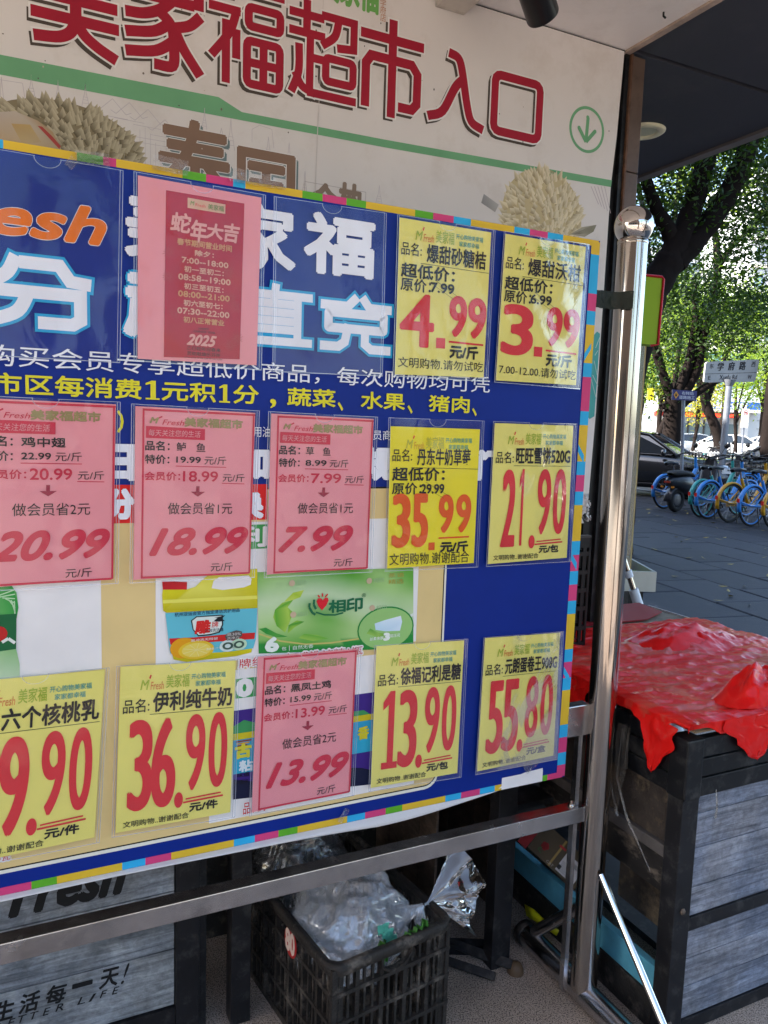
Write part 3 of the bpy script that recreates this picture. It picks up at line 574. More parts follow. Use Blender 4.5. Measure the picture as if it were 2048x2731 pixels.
B.rect(ra, z(640, 1985), rb, z(640, 1955), (.60, .50, .02, 1), 7.5); B.rect(ra, z(640, 2060), rb, z(640, 1972), (.03, .33, .55, 1), 8); B.rect(ra, z(640, 2062), rb, z(640, 2020), (.03, .38, .58, 1), 8.4)
for k in range(5): B.rect(ra + .005 + .001 * k, z(645, 1978 + 6 * k), ra + .035 - .004 * k, z(645, 1974 + 6 * k), (.6, .3, .03, 1) if k % 2 else (.25, .05, .02, 1), 8.8)
B.poly([(ra, z(640, 2075)), (ra + .05, z(690, 2085)), (ra + .2, z(800, 2060)), (rb - .03, z(980, 2045)), (rb, z(1000, 2055)), (rb, z(1000, 2090)), (ra, z(630, 2130))], (.008, .012, .045, 1), 9)
def T(txt, x0, y0, x1, y1, col, fl=None, zz=None, **k):
    """text between photo points: left edge x0, right edge x1, height from y0 to y1 measured at its left edge"""
    fl = fl or B; k.setdefault('layer', 10); a_, b_ = uv(x0, y0), uv(x0, y1); c_ = uv(x1, (y0 + y1) / 2)[0] if zz is None else zz
    fl.text(txt, (a_[0], b_[1], c_, a_[1]), col, **k)
T('香', 955, 1940, 982, 1972, (.62, .55, .03, 1), bold=.012, fat=.001)
T('粘', 638, 2030, 672, 2058, (.7, .8, .85, 1), bold=.01, fat=.001); T('味道', 632, 2062, 664, 2074, (.01, .01, .02, 1), bold=.012); T('中国米', 625, 2082, 662, 2094, (.01, .01, .02, 1), bold=.012)
T('古', 628, 1988, 668, 2022, (.65, .6, .05, 1), bold=.012, fat=.002)
RT = (.62, .02, .03, 1)
T('牌', 637, 1758, 668, 1782, RT, bold=.006, outline=(PW, .003)); T('品质好', 648, 2140, 712, 2172, RT, bold=.006, outline=(PW, .003)); T('特瓦', -20, 2288, 26, 2300, RT, bold=.006, outline=(PW, .003))
T('纸巾1包或洗洁精1瓶', 672, 1752, 964, 1776, RT, bold=.008, outline=(PW, .003), layer=14)
# blue-field headline text
LT = (.80, .82, .90, 1); YT = (.74, .68, .03, 1)
ORG = (.78, .17, .01, 1)
q = [uv(-190, 480), uv(-24, 500), uv(-24, 610), uv(-190, 600)]
B.text('Fr', (uv(-190, 550)[0], 1.624, uv(-30, 550)[0], 1.735), ORG, shear=.25, fat=.003, layer=11)
u1_ = uv(286, 590)[0]; zb = uv(262, 661)[1]; zt_ = uv(230, 548)[1]
B.text('esh', (uv(-22, 600)[0], zb + .005, u1_ - .004, zt_ - .004), ORG, shear=.28, fat=.0030, res=6, layer=11, outline=(LT, .0038))
def big(c, x0, x1, yt, yb, xm, col=LT, fat=.008, **k):
    B.text(c, (uv(x0, (yt + yb) / 2)[0] + fat, uv(xm, yb)[1] + fat, uv(x1, (yt + yb) / 2)[0] - fat, uv(xm, yt)[1] - fat), col, fat=fat, **k)
big('美', 333, 545, 495, 682, 345, fat=.0028, layer=11, bold=.012); big('家', 590, 787, 553, 728, 770, fat=.0028, layer=11, bold=.012); big('福', 811, 997, 575, 735, 900, fat=.0028, layer=11, bold=.012)
CO = (.02, .36, .68, 1)
for c, x0, x1, yt, yb, xm in (('分', -40, 243, 682, 882, 120), ('超', 330, 590, 716, 905, 460), ('值', 622, 832, 766, 930, 780), ('兑', 853, 1042, 788, 944, 940)):
    if c == '超': big(c, x0, x1, yt, yb, xm, fat=.0045, layer=12, bold=.012, outline=(CO, .0095)); continue
    B.sign_char(c, uv(x0, (yt + yb) / 2)[0], uv(xm, yb)[1], uv(x1, (yt + yb) / 2)[0], uv(xm, yt)[1], .0195 if c == '分' else (.0165 if c == '兑' else .0145), LT, CO, .0046, 12)
s1 = uv(-46, 940); zt_ = uv(150, 935)[1]; zb = uv(150, 982)[1]
B.text('购买会员专享超低价商品，每次购物均可凭', (s1[0], zb - .002, uv(1306, 1020)[0], zt_ + .004), LT, bold=.003, layer=10)
zt_ = uv(170, 1003)[1]; zb = uv(170, 1056)[1]
for txt, x0, x1, f_ in (('市区每消费', -21, 376, .0006), ('元积', 432, 574, .0006), ('分', 622, 688, .0006), ('蔬菜', 766, 893, .0006), ('水果', 962, 1078, .0006), ('猪肉', 1143, 1250, .0006)):
    B.text(txt, (uv(x0, 1030 + x0 * .05)[0], zb, uv(x1, 1030 + x1 * .05)[0], zt_), YT, bold=.005, fat=f_, layer=10)
for x0, x1 in ((388, 425), (584, 613)): B.one(uv(x0, 1050)[0], zb, uv(x1, 1050)[0], zt_, YT, 10)
for x, y, c in ((720, 1066, ','), (900, 1078, '、'), (1086, 1090, '、'), (1258, 1102, '、')):
    u, v = uv(x, y); B.text(c, (u, zb - .006, u + .011, zb + .01), YT, layer=10, bold=.006)
T('用油', 676, 1137, 720, 1165, LT); T('员商', 995, 1147, 1042, 1173, LT, bold=.003)
T('）', 313, 1096, 328, 1152, YT, fat=.001)
for c, x0, x1, y0, y1 in (('日', 262, 357, 1190, 1276), ('加', 624, 714, 1195, 1272), ('规', 970, 1046, 1196, 1276), ('门', 1276, 1345, 1204, 1276)):
    T(c, x0, y0, x1, y1, LT, bold=.012, fat=.004, layer=11)
T('分', 285, 1308, 355, 1382, LT, bold=.012, fat=.003, layer=11); T('换', 618, 1312, 698, 1380, LT, bold=.012, fat=.003, layer=11)
B.build('printed_lettering', INK, poster)
# printed product pictures
Pd = Flat(bfn); J = lambda x, y: uv(400 + x / 2.074, 1520 + y / 2.074)
YJ = (.66, .60, .012, 1); YJ2 = (.52, .46, .008, 1); YJ3 = (.78, .74, .12, 1)
Pd.poly([J(*p) for p in ((66, 60), (204, 66), (203, 108), (70, 108))], [(.45, .01, .015, 1), (.55, .02, .02, 1), (.65, .02, .03, 1), (.5, .01, .02, 1)], 10)
Pd.poly([J(*p) for p in ((70, 109), (204, 107), (250, 92), (300, 45), (330, 20), (592, -8), (594, 210), (90, 236), (72, 225), (66, 140))], [YJ, YJ, YJ3, YJ, YJ, YJ, YJ2, YJ2, YJ2, YJ], 9)
Pd.poly([J(*p) for p in ((70, 165), (594, 140), (594, 160), (70, 185))], YJ3, 9.4)
Pd.poly([J(*p) for p in ((340, 100), (350, 60), (380, 40), (545, 30), (560, 50), (556, 80), (520, 95), (400, 110))], PW, 10)
Pd.poly([J(*p) for p in ((110, 425), (570, 395), (560, 455), (480, 475), (200, 508), (130, 495))], [YJ, YJ, YJ, YJ2, YJ2, YJ2], 9)
CJ = (.12, .50, .62, 1)
Pd.poly([J(*p) for p in ((84, 238), (592, 210), (585, 380), (570, 432), (440, 450), (140, 470), (110, 460), (100, 380))], CJ, 10)
Pd.poly([J(*p) for p in ((105, 378), (240, 372), (420, 355), (580, 345), (576, 380), (420, 392), (112, 412))], (.60, .02, .02, 1), 11)
Pd.poly([J(*p) for p in ((225, 278), (255, 255), (330, 250), (400, 246), (404, 300), (385, 345), (330, 360), (265, 366), (235, 330))], (.02, .03, .03, 1), 11.5); Pd.poly([J(*p) for p in ((232, 280), (258, 260), (330, 256), (394, 252), (396, 300), (378, 340), (330, 352), (268, 358), (240, 328))], (.70, .78, .74, 1), 12)
def TJ(txt, x0, y0, x1, y1, col, **k): Pd.text(txt, (J(x0, y0)[0], J(x0, y1)[1], J(x1, y0)[0], J(x0, y0)[1]), col, **k)
TJ('雕', 248, 282, 332, 352, (.65, .02, .02, 1), layer=13, bold=.012, fat=.001, shear=.1); TJ('牌', 340, 285, 376, 318, (.65, .02, .02, 1), layer=13, bold=.012); TJ('超效洗洁精', 302, 326, 404, 346, (.02, .03, .05, 1), layer=13, bold=.012)
TJ('杭州亚运会官方指定清洁洗护用品', 135, 236, 494, 258, (.01, .03, .08, 1), layer=13, bold=.012)
Pd.poly([J(*p) for p in ((350, 282), (372, 262), (352, 262), (385, 256), (414, 248), (395, 268), (412, 280), (380, 284))], (.01, .015, .02, 1), 14)
Pd.poly([J(*p) for p in ((412, 368), (425, 348), (475, 332), (506, 338), (508, 362), (480, 382), (425, 390))], (.10, .085, .08, 1), 13); TJ('高30%', 422, 346, 500, 366, (.55, .52, .5, 1), layer=14, bold=.012); TJ('洗净力', 424, 369, 490, 384, (.55, .52, .5, 1), layer=14, bold=.012)
TJ('易冲洗无残留', 224, 382, 372, 396, (.75, .7, .7, 1), layer=14, bold=.008)
uu, vv = J(185, 430); Pd.ell(uu, vv, .024, .019, (.72, .33, .01, 1), 13, 28); uu, vv = J(255, 440); Pd.ell(uu, vv, .032, .017, (.75, .50, .03, 1), 13.5, 28); Pd.ell(uu, vv, .026, .013, (.78, .62, .12, 1), 14, 28)
for k in range(9): t = k * math.pi / 4.5; Pd.line([(uu, vv), (uu + .025 * math.cos(t), vv + .0125 * math.sin(t))], .0008, (.8, .7, .3, 1), 14.4)
for x, y in ((428, 418), (490, 410)): a_ = J(x, y); Pd.ell(a_[0], a_[1], .015, .011, (.6, .72, .7, 1) if x < 450 else (.5, .7, .5, 1), 13, 20); Pd.ell(a_[0], a_[1], .010, .007, (.05, .1, .08, 1), 14, 20, hole=.55)
TJ('净含量:1千克', 310, 430, 390, 442, (.7, .75, .75, 1), layer=14)
# green bottle at the left edge
Pd.build('product_picture', INK, poster); Pd = Flat(bfn)
bx = lambda x, y: uv(x, y); G1 = (.02, .30, .05, 1); G2 = (.20, .50, .16, 1)
Pd.poly([bx(-60, 1555), bx(30, 1560), bx(44, 1580), bx(49, 1620), bx(44, 1650), bx(-60, 1655)], [G2, G1, G2, G1, G1, G2], 10); Pd.poly([bx(-60, 1642), bx(44, 1636), bx(43, 1730), bx(-60, 1745)], (.012, .13, .045, 1), 11)
Pd.poly([bx(-60, 1738), bx(43, 1730), bx(52, 1770), bx(52, 1830), bx(-60, 1840)], [(.4, .6, .3, 1), (.25, .5, .2, 1), (.35, .6, .3, 1), (.55, .68, .5, 1), (.6, .7, .55, 1)], 10)
for k in range(7): Pd.line([bx(-10 + k * 8, 1590 + k * 2), bx(40, 1572 + k * 12)], .0018, (.5, .72, .45, 1), 10.6)
a_ = bx(-6, 1690); Pd.ell(a_[0], a_[1], .014, .013, (.5, .02, .02, 1), 12); Pd.line([bx(5, 1712), bx(22, 1702), bx(40, 1714)], .005, (.75, .8, .75, 1), 12)
Pd.build('product_picture', INK, poster)
# tissue pack with a soft leaf print
K = lambda x, y: uv(400 + x / 2.074, 1520 + y / 2.074)
Tp = Flat(bfn); nx_, ny_ = 34, 18
c00 = [K(593, 12), K(1455, -12), K(1455, 432), K(600, 462)]
def bil(p, q): return tuple((c00[0][i] * (1 - p) + c00[1][i] * p) * (1 - q) + (c00[3][i] * (1 - p) + c00[2][i] * p) * q for i in (0, 1))
def tcol(p, q):
    n = noise.noise(V((p * 3.2, q * 2.4 - p * 1.5, .3))) * .5 + .5; m_ = noise.noise(V((p * 6, q * 4 + p * 3, 2.3))) * .5 + .5
    a_ = max(0, min(1, (n - .32) * 2.4)); lite = max(0, 1 - abs(q - .42 + .15 * math.sin(p * 5)) * 3.2) * (.5 + .5 * m_)
    c = np.array([.09, .36, .03]) * (1 - a_) + np.array([.38, .60, .22]) * a_; c = c * (1 - lite * .85) + np.array([.66, .76, .56]) * lite * .85
    if q > .83 + .12 * math.sin(p * 2.6 + .3) * (1 - p) - .14 * max(0, p - .62): c = np.array([.02, .26, .045])
    return (c[0], c[1], c[2], 1)
for i in range(nx_):
    for j in range(ny_):
        cs = [(i / nx_, j / ny_), ((i + 1) / nx_, j / ny_), ((i + 1) / nx_, (j + 1) / ny_), (i / nx_, (j + 1) / ny_)]
        Tp.poly([bil(*c) for c in cs], [tcol(*c) for c in cs], 9)
def leaf(pts, c1, c2, lay): Tp.poly([K(*p) for p in pts], [c1 if k % 2 else c2 for k in range(len(pts))], lay)
leaf([(745, 345), (700, 310), (680, 260), (690, 220), (730, 180), (790, 165), (760, 205), (790, 235), (770, 290)], (.10, .36, .03, 1), (.36, .56, .08, 1), 10); leaf([(760, 350), (765, 305), (810, 278), (852, 285), (800, 315)], (.05, .28, .03, 1), (.3, .52, .06, 1), 10.3)
leaf([(600, 325), (640, 318), (700, 350), (760, 368), (700, 372), (640, 352)], (.02, .26, .04, 1), (.08, .34, .05, 1), 10.3); leaf([(820, 375), (850, 352), (920, 358), (985, 378), (900, 392)], (.14, .42, .05, 1), (.3, .52, .08, 1), 10.3)
leaf([(740, 175), (790, 125), (850, 110), (830, 150), (790, 165)], (.35, .52, .04, 1), (.5, .62, .1, 1), 10.2)
Tp.line([K(600, 352), K(720, 392), K(860, 410), K(1000, 402), K(1150, 380), K(1215, 365)], .003, (.55, .5, .15, 1), 10.6); Tp.line([K(1330, 305), K(1455, 245)], .006, (.7, .78, .7, 1), 10.6)
a_ = K(1303, 322); Tp.ell(a_[0], a_[1], .063, .045, (.02, .25, .05, 1), 11, 32); Tp.ell(a_[0], a_[1], .060, .042, (.30, .55, .18, 1), 11.5, 32)
Tp.poly([K(*p) for p in ((1240, 295), (1300, 275), (1385, 252), (1392, 285), (1380, 335), (1300, 338), (1245, 330))], [(.55, .72, .85, 1), (.66, .8, .9, 1), (.75, .82, .88, 1), (.6, .74, .86, 1), (.66, .78, .88, 1), (.5, .68, .82, 1), (.5, .7, .84, 1)], 12)
leaf([(1195, 350), (1215, 322), (1260, 345), (1310, 352), (1260, 372)], (.1, .36, .05, 1), (.3, .52, .1, 1), 13)
def TK(txt, x0, y0, x1, y1, col, **k): Tp.text(txt, (K(x0, y0)[0], K(x0, y1)[1], K(x1, y0)[0], K(x0, y0)[1]), col, **k)
DG = (.01, .14, .06, 1)
TK('相', 988, 168, 1078, 235, DG, layer=14, bold=.006, fat=.001); TK('印', 1086, 158, 1172, 230, DG, layer=14, bold=.006, fat=.001)
for pts in (((880, 182), (878, 205), (895, 235), (912, 246)), ((905, 162), (903, 190), (915, 215))): Tp.line([K(*p) for p in pts], .0045, DG, 14)
Tp.line([K(915, 232), (K(960, 246)), K(1020, 247), K(1066, 235)], .003, DG, 14)
Tp.poly([K(*p) for p in ((918, 172), (928, 155), (945, 155), (953, 168), (964, 152), (980, 152), (985, 168), (972, 195), (948, 222), (928, 198))], (.66, .015, .03, 1), 14)
for x0, y0, x1, y1 in ((952, 146, 950, 128), (936, 150, 926, 138), (966, 148, 980, 132)): Tp.line([K(x0, y0), K(x1, y1)], .003, (.66, .02, .03, 1), 14)
TK('®', 1168, 128, 1192, 150, DG, layer=14)
for x, y in ((805, 58), (1232, 45), (812, 232), (1248, 195)): TK('相印', x, y, x + 58, y + 26, (.32, .50, .26, 1), layer=13); a_ = K(x - 22, y + 14); Tp.ell(a_[0], a_[1], .006, .006, (.55, .42, .28, 1), 13)
TK('茶语', 1316, 18, 1402, 42, (.42, .33, .06, 1), layer=14, sp=1.1); TK('精选', 1316, 52, 1400, 78, (.42, .33, .06, 1), layer=14)
TK('6', 640, 378, 705, 450, (.75, .82, .76, 1), layer=14, bold=.012, fat=.002); TK('包', 726, 424, 752, 444, (.7, .8, .7, 1), layer=14, bold=.008); TK('自然无香', 788, 418, 900, 440, (.7, .8, .7, 1), layer=14, bold=.004); Tp.line([K(768, 416), K(768, 444)], .001, PW, 14)
TK('丝柔亲肤', 1212, 372, 1288, 390, (.8, .85, .8, 1), layer=15, bold=.01); TK('3', 1292, 350, 1320, 386, (.8, .85, .8, 1), layer=15, bold=.012, fat=.0015); TK('层压花', 1324, 354, 1380, 372, (.8, .85, .8, 1), layer=15, bold=.01)
Tp.build('product_picture', INK, poster)
# loose lower margin of the poster sheet
rows = []
for j in range(7):
    t = j / 6; row = []
    for i in range(60):
        u = -1.56 + i / 59 * (uat(1330, 2106) + 1.56); e = min(1, (59 - i) / 14.0); wav = .5 + .5 * noise.noise(V((u * 4, 3.3, 0)))
        drop = (.0045 + .003 * wav) * (e ** .7) + .016 * math.exp(-((u + .50) / .22) ** 2) * (e ** .7); row.append(W(u, -.0075 - math.sin(t * 2.2) * .007 * e * (1 + wav), .6137 - drop * t))
    rows.append(row)
MB().grid(rows).build('loose_margin', mat('white_canvas', (.66, .65, .66, 1), .7, bump=.2, bscale=200), poster)
# crumpled clear tape over edges
tapem = film_mat('clear_tape', (1, 1, 1, 1), .05, .08, 1.6, bump=.8, bscale=70)
def tape(name, x0, y0, x1, y1, wd, w=-.0125, parent=nb):
    a_, b_ = uv(x0, y0), uv(x1, y1); dx, dy = b_[0] - a_[0], b_[1] - a_[1]; L = math.hypot(dx, dy); nx, ny = -dy / L, dx / L; rw = []
    for j in range(5):
        q = (j / 4 - .5) * wd; rw.append([W(a_[0] + dx * i / 12 + nx * q + random.uniform(-.0006, .0006), w - .004 * abs(noise.noise(V((i * .7, j * .9, x0)))), a_[1] + dy * i / 12 + ny * q + random.uniform(-.0008, .0008)) for i in range(13)])
    MB().grid(rw).build('clear_tape', tapem, parent)
tape('t', 405, 432, 500, 452, .024); tape('t', 200, 420, 290, 430, .02); tape('t', 610, 466, 760, 492, .022); tape('t', 1395, 2050, 1455, 1995, .03); tape('t', 180, 428, 200, 445, .018); tape('t', 902, 2190, 925, 2155, .012)

# ------------------------------------------------------------ the price cards
sleeve = film_mat('card_sleeve_film', (.985, .985, .99, 1), .007, .06, .56, bump=.06, bscale=8)
edgem = film_mat('sleeve_edge', (.9, .92, .96, 1), .40, .15, 2.2, (.62, .68, .85, 1))
paperY = mat('yellow_paper', (.80, .72, .175, 1), .55, var=.03, vscale=9, bump=.06, bscale=30)
paperYY = mat('bright_yellow_paper', (.82, .70, .015, 1), .5, var=.03, vscale=9)
paperP = mat('pink_paper', (.80, .29, .325, 1), .5, var=.03, vscale=9, bump=.06, bscale=30)
CR = (.68, .035, .045, 1); BK = (.018, .016, .015, 1); OLV = (.33, .26, .11, 1); PR = (.60, .028, .065, 1)
def card(q, label, kind, data=None, n=0, tilt=0.0):
    """q: the four corners of the sleeve in board coordinates (top-left, top-right, bottom-right, bottom-left)"""
    q = [np.array(p) for p in q]; W0 = -.0140; lift = tilt * .5
    def fn(s, t, h):        # s across, t down, h towards the viewer
        P_ = (q[0] * (1 - s) + q[1] * s) * (1 - t) + (q[3] * (1 - s) + q[2] * s) * t
        return W(P_[0], W0 - h - lift * t, P_[1])
    c0 = fn(.5, 1, 0); root = empty('price_card' if kind != 'hours' else 'opening_hours_card', c0, label, 'price card' if kind not in ('hours', 'empty') else ('notice' if kind == 'hours' else 'card sleeve'), 'plastic card sleeves hung in rows on the blue board')
    if kind == 'empty': root.name = 'empty_card_sleeve'
    # sleeve film, slightly wavy, with seams and thumb notch
    nx, ny = 14, 18; rows = [[fn(i / nx, j / ny, .0042 + .0022 * noise.noise(V((i * .33 + n * 7, j * .25, n))) * min(1, 4 * min(i / nx, 1 - i / nx, 1 - j / ny) + .1)) for i in range(nx + 1)] for j in range(ny + 1)]
    MB().grid(rows).build('plastic_sleeve', sleeve, root)
    e = Flat(fn); ew = .012; f2 = lambda s, t: (s, t)
    m_ = MB()
    def strip(s0, t0, s1, t1, w_, h=.0052):
        d0 = (s1 - s0, t1 - t0); hor = abs(d0[0]) > abs(d0[1]); n_ = 10
        for k in range(n_):
            a = k / n_; b_ = (k + 1) / n_; pa = (s0 + d0[0] * a, t0 + d0[1] * a); pb = (s0 + d0[0] * b_, t0 + d0[1] * b_); ox, oy = (0, w_) if hor else (w_, 0)
            vs = [fn(pa[0], pa[1], h), fn(pb[0], pb[1], h), fn(pb[0] + ox, pb[1] + oy, h), fn(pa[0] + ox, pa[1] + oy, h)]; m_.add(vs, [(0, 1, 2, 3)])
    strip(-.002, 0, -.002, 1, .005); strip(.016, 0, .016, 1, .004); strip(.997, 0, .997, 1, .005); strip(.978, 0, .978, 1, .004); strip(0, .996, 1, .996, .005); strip(0, 0, .42, 0, .003); strip(.58, 0, 1, 0, .003)
    for k in range(10):
        t0 = math.pi * k / 10; t1 = math.pi * (k + 1) / 10; cs = lambda t, r: fn(.5 + r * math.cos(t) * .09, r * math.sin(t) * .052, .0052)
        m_.add([cs(t0, 1), cs(t1, 1), cs(t1, .95), cs(t0, .95)], [(0, 1, 2, 3)])
    m_.build('sleeve_edge', edgem, root)
    if kind == 'empty': return root
    top = .012 if kind != 'bright' else .055
    pm = {'y1': paperY, 'y2': paperY, 'bright': paperYY, 'pink': paperP, 'hours': paperP}[kind]
    pa = MB().prism([fn(s_, t_, 0) for s_, t_ in ((.032, top), (.972, top + .003), (.965, .972), (.03, .985))], NB * .0008); sh = pa.build('paper_sheet', pm, root)
    L = Flat(lambda s_, t_, h: fn(s_, t_, h + .0006)); LY = 1.0
    def tx(txt, s0, t0, s1, t1, col, **k):
        if all(c in '0123456789.' for c in txt): k.setdefault('res', 7)
        L.text(txt, [(s0, t0), (s1, t0), (s1, t1), (s0, t1)], col, **k)
    if kind in ('y1', 'y2', 'bright'):
        sh_ = 0 if kind == 'y2' else .02; name, big_, small, unit, foot_, orig = data
        if kind == 'bright': sh_ = .062
        hy = .055 + sh_; GL = (.36, .46, .04, 1); OG = (.66, .20, .05, 1); TE = (.05, .30, .28, 1)
        if kind == 'bright': GL = (.50, .48, .05, 1); OG = (.66, .36, .02, 1); TE = (.08, .33, .2, 1)
        tx('M', .19, hy + .022, .26, hy + .078, GL, bold=.01, shear=.25); L.line([(.262, hy + .015), (.272, hy - .006)], .011, CR, 2); tx('Fresh', .27, hy + .035, .375, hy + .082, OG, bold=.004, shear=.15)
        tx('美家福', .395, hy, .582, hy + .078, GL, bold=.012); tx('开心购物美家福', .60, hy + .003, .885, hy + .036, TE, bold=.012); tx('家家都幸福', .635, hy + .048, .845, hy + .080, TE, bold=.012)
    if kind == 'y1':
        tx('品名:', .06, .205, .265, .285, BK, bold=.010); tx(name, .295, .175, .945, .288, BK, bold=.012, fat=.0022); L.line([(.27, .302), (.955, .305)], .003, BK, 1)
        if big_ == '21': a0, a1 = .17, .455
        else: a0, a1 = .125, .475
        mid = (a0 + a1) / 2
        for ch_, xa, xb, foot in ((big_[0], a0, mid - .012, True), (big_[1], mid + .008, a1, False)):
            if ch_ == '1': L.one(xa + (.0 if foot else .03), .865, xb - (0 if foot else .035), .325, CR, 2, foot)
            else: tx(ch_, xa, .335, xb, .865, CR, fat=(.017, .007))
        L.ell(.522, .842, .036, .048, CR, 2, 20)
        tx(small[0], .578, .33, .722, .79, CR, fat=(.010, .005)); tx(small[1], .770, .33, .910, .79, CR, fat=(.010, .005))
        L.line([(.58, .842), (.875, .832)], .009, CR, 2); L.line([(.56, .862), (.895, .852)], .011, CR, 2)
        tx(unit, .615, .872, .85, .925, BK, bold=.012, fat=.002); tx('文明购物..谢谢配合', .085, .925, .61, .962, BK, bold=.010)
    if kind in ('y2', 'bright'):
        o_ = .0 if kind == 'y2' else .045
        tx('品名:', .055, .155 + o_, .255, .235 + o_, BK, bold=.008); tx(name, .31, .150 + o_, .925 if kind == 'y2' else .875, .262 + o_ * .9, BK, bold=.012, fat=.0012); L.line([(.25, .275 + o_), (.965, .282 + o_)], .003, BK, 1)
        tx('超低价：', .06, .285 + o_ * .8, .60, .370 + o_ * .8, BK, bold=.010, fat=.002); tx('原价：', .06, .375 + o_, .36, .455 + o_ * .9, BK, bold=.010, fat=.001); tx(orig, .36, .385 + o_, .60, .445 + o_, BK, bold=.008, fat=.002)
        L.line([(.34, .385 + o_), (.60, .478 + o_)], .002, BK, 4); L.line([(.40, .37 + o_), (.66, .465 + o_)], .002, BK, 4)
        RC = CR if kind == 'y2' else (.74, .10, .012, 1)
        if kind == 'y2':
            tx(big_, .075, .475, .395, .795, RC, fat=(.022, .012) if big_ != '4' else (.015, .010)); L.poly([(.435, .733), (.53, .733), (.53, .80), (.435, .80)], RC, 2)
            tx(small[0], .575, .460, .735, .712, RC, fat=(.016, .009)); tx(small[1], .775, .460, .945, .712, RC, fat=(.016, .009)); L.line([(.57, .752), (.94, .757)], .012, RC, 2)
        else:
            tx(big_[0], .085, .50, .240, .84, RC, fat=(.020, .010)); tx(big_[1], .290, .50, .425, .84, RC, fat=(.020, .010)); L.poly([(.455, .82), (.52, .82), (.52, .872), (.455, .872)], RC, 2)
            tx(small[0], .565, .505, .70, .752, RC, fat=(.014, .008)); tx(small[1], .755, .505, .895, .752, RC, fat=(.014, .008)); L.line([(.56, .792), (.895, .788)], .011, RC, 2)
        tx(unit, .585, .775 + o_, .885, .855 + o_ * .7, BK, bold=.012, fat=.004); tx(foot_, .055 if kind == 'y2' else .05, .872 + o_ * .3, .95 if kind == 'y2' else .905, .938 + o_ * .6, BK, bold=.003)
    if kind == 'pink':
        name, sp1, sp2, save, bigp, hasl = data
        for (a, b_, c_, d_) in ((.085, .022, .97, .034), (.085, .968, .955, .979), (.085, .022, .099, .975), (.952, .022, .966, .975)): L.poly([(a, b_), (c_, b_), (c_, d_), (a, d_)], PR, 1)
        tx('M', .14, .070, .205, .100, OLV, bold=.012, shear=.3, fat=.002); L.line([(.205, .072), (.232, .062)], .008, PR, 2); tx('Fresh', .232, .078, .40, .108, PR, shear=.3); tx('美家福超市', .405, .062, .865, .112, OLV, bold=.012, fat=.002)
        L.poly([(.112, .118), (.565, .122), (.565, .186), (.112, .184)], PR, 1); tx('每天关注您的生活', .13, .135, .53, .172, (.72, .30, .33, 1), layer=3, bold=.004, shear=.1)
        tx('品名：', .108, .200, .29, .252, BK, bold=.008, fat=.001)
        if '  ' in name: a, b_ = name.split('  '); tx(a, .345, .203, .418, .253, BK, bold=.006); tx(b_, .50, .203, .57, .253, BK, bold=.006)
        else: tx(name, .345, .203, .345 + .095 * len(name), .253, BK, bold=.008, fat=.001)
        tx('特价：', .108, .277, .29, .327, BK, bold=.006, fat=.001); tx(sp1, .345, .284, .535, .318, BK, bold=.004, fat=.0008); tx('元/斤', .565, .278, .74, .326, BK, bold=.003); L.line([(.34, .338), (.742, .34)], .004, PR, 1)
        tx('会员价：', .105, .373, .375, .420, PR, bold=.005, fat=.001); tx(sp2, .40, .366, .675, .424, PR, bold=.006, fat=.001); tx('元/斤', .715, .378, .895, .424, BK, bold=.003); L.line([(.71, .434), (.896, .436)], .004, PR, 1)
        L.poly([(.505, .452), (.53, .452), (.53, .484), (.575, .484), (.518, .512), (.462, .484), (.505, .484)], (.36, .03, .06, 1), 2)
        tx('做会员省' + save + '元', .285, .548, .80, .615, BK, bold=.0)
        tx(bigp, .155 if len(bigp) > 4 else .13, .70, .93 if len(bigp) > 4 else .80, .845, PR, shear=.38, fat=.0065, bold=.012)
        tx('元/斤', .635, .905, .815, .955, BK, bold=.003)
    if kind == 'hours':
        RP = (.44, .012, .030, 1); GO = (.60, .30, .13, 1); GP = (.72, .34, .30, 1)
        L.poly([(.235, .065), (.835, .065), (.822, .945), (.225, .965)], RP, 1); rr_ = random.Random(3)
        for k in range(9):
            cx_, cy_ = rr_.choice([.29, .76]) + rr_.uniform(-.04, .04), rr_.uniform(.15, .9)
            for j in range(16): t = j / 16 * 6.283; r = rr_.uniform(.03, .055); L.line([(cx_ + .01 * math.cos(t), cy_ + .008 * math.sin(t)), (cx_ + r * math.cos(t), cy_ + r * .75 * math.sin(t))], .0022, (.42, .05, .05, 1), 1.6)
        L.poly([(.395, .085), (.685, .088), (.685, .14), (.395, .14)], (.66, .40, .27, 1), 2); tx('M', .415, .10, .445, .122, (.2, .3, .06, 1), bold=.012, layer=4, shear=.2); tx('Fresh', .455, .108, .53, .125, CR, layer=4); tx('美家福', .55, .10, .672, .13, (.14, .24, .05, 1), bold=.01, layer=4)
        for k, (c, x0, x1, y0, y1) in enumerate((('蛇', .27, .42, .175, .275), ('年', .42, .54, .20, .315), ('大', .54, .67, .205, .285), ('吉', .68, .80, .19, .29))): tx(c, x0, y0, x1, y1, (.74, .36, .32, 1), bold=.008, fat=.003, shear=.12, layer=3)
        rows_ = [('春节期间营业时间', .32, .74, .31, .345), ('除夕：', .455, .60, .362, .392), ('7:00--18:00', .355, .715, .408, .438), ('初一至初二：', .375, .68, .455, .487), ('08:58--19:00', .33, .735, .500, .532), ('初三至初五：', .375, .68, .548, .580), ('08:00--21:00', .33, .73, .592, .624), ('初六至初七：', .372, .675, .640, .672), ('07:30--22:00', .325, .73, .685, .717), ('初八正常营业', .372, .69, .732, .764)]
        for k, (t_, x0, x1, y0, y1) in enumerate(rows_): tx(t_, x0, y0, x1, y1, GO if k in (0, 9, 6) else (.68, .38, .27, 1), bold=.006, fat=.0012, layer=3)
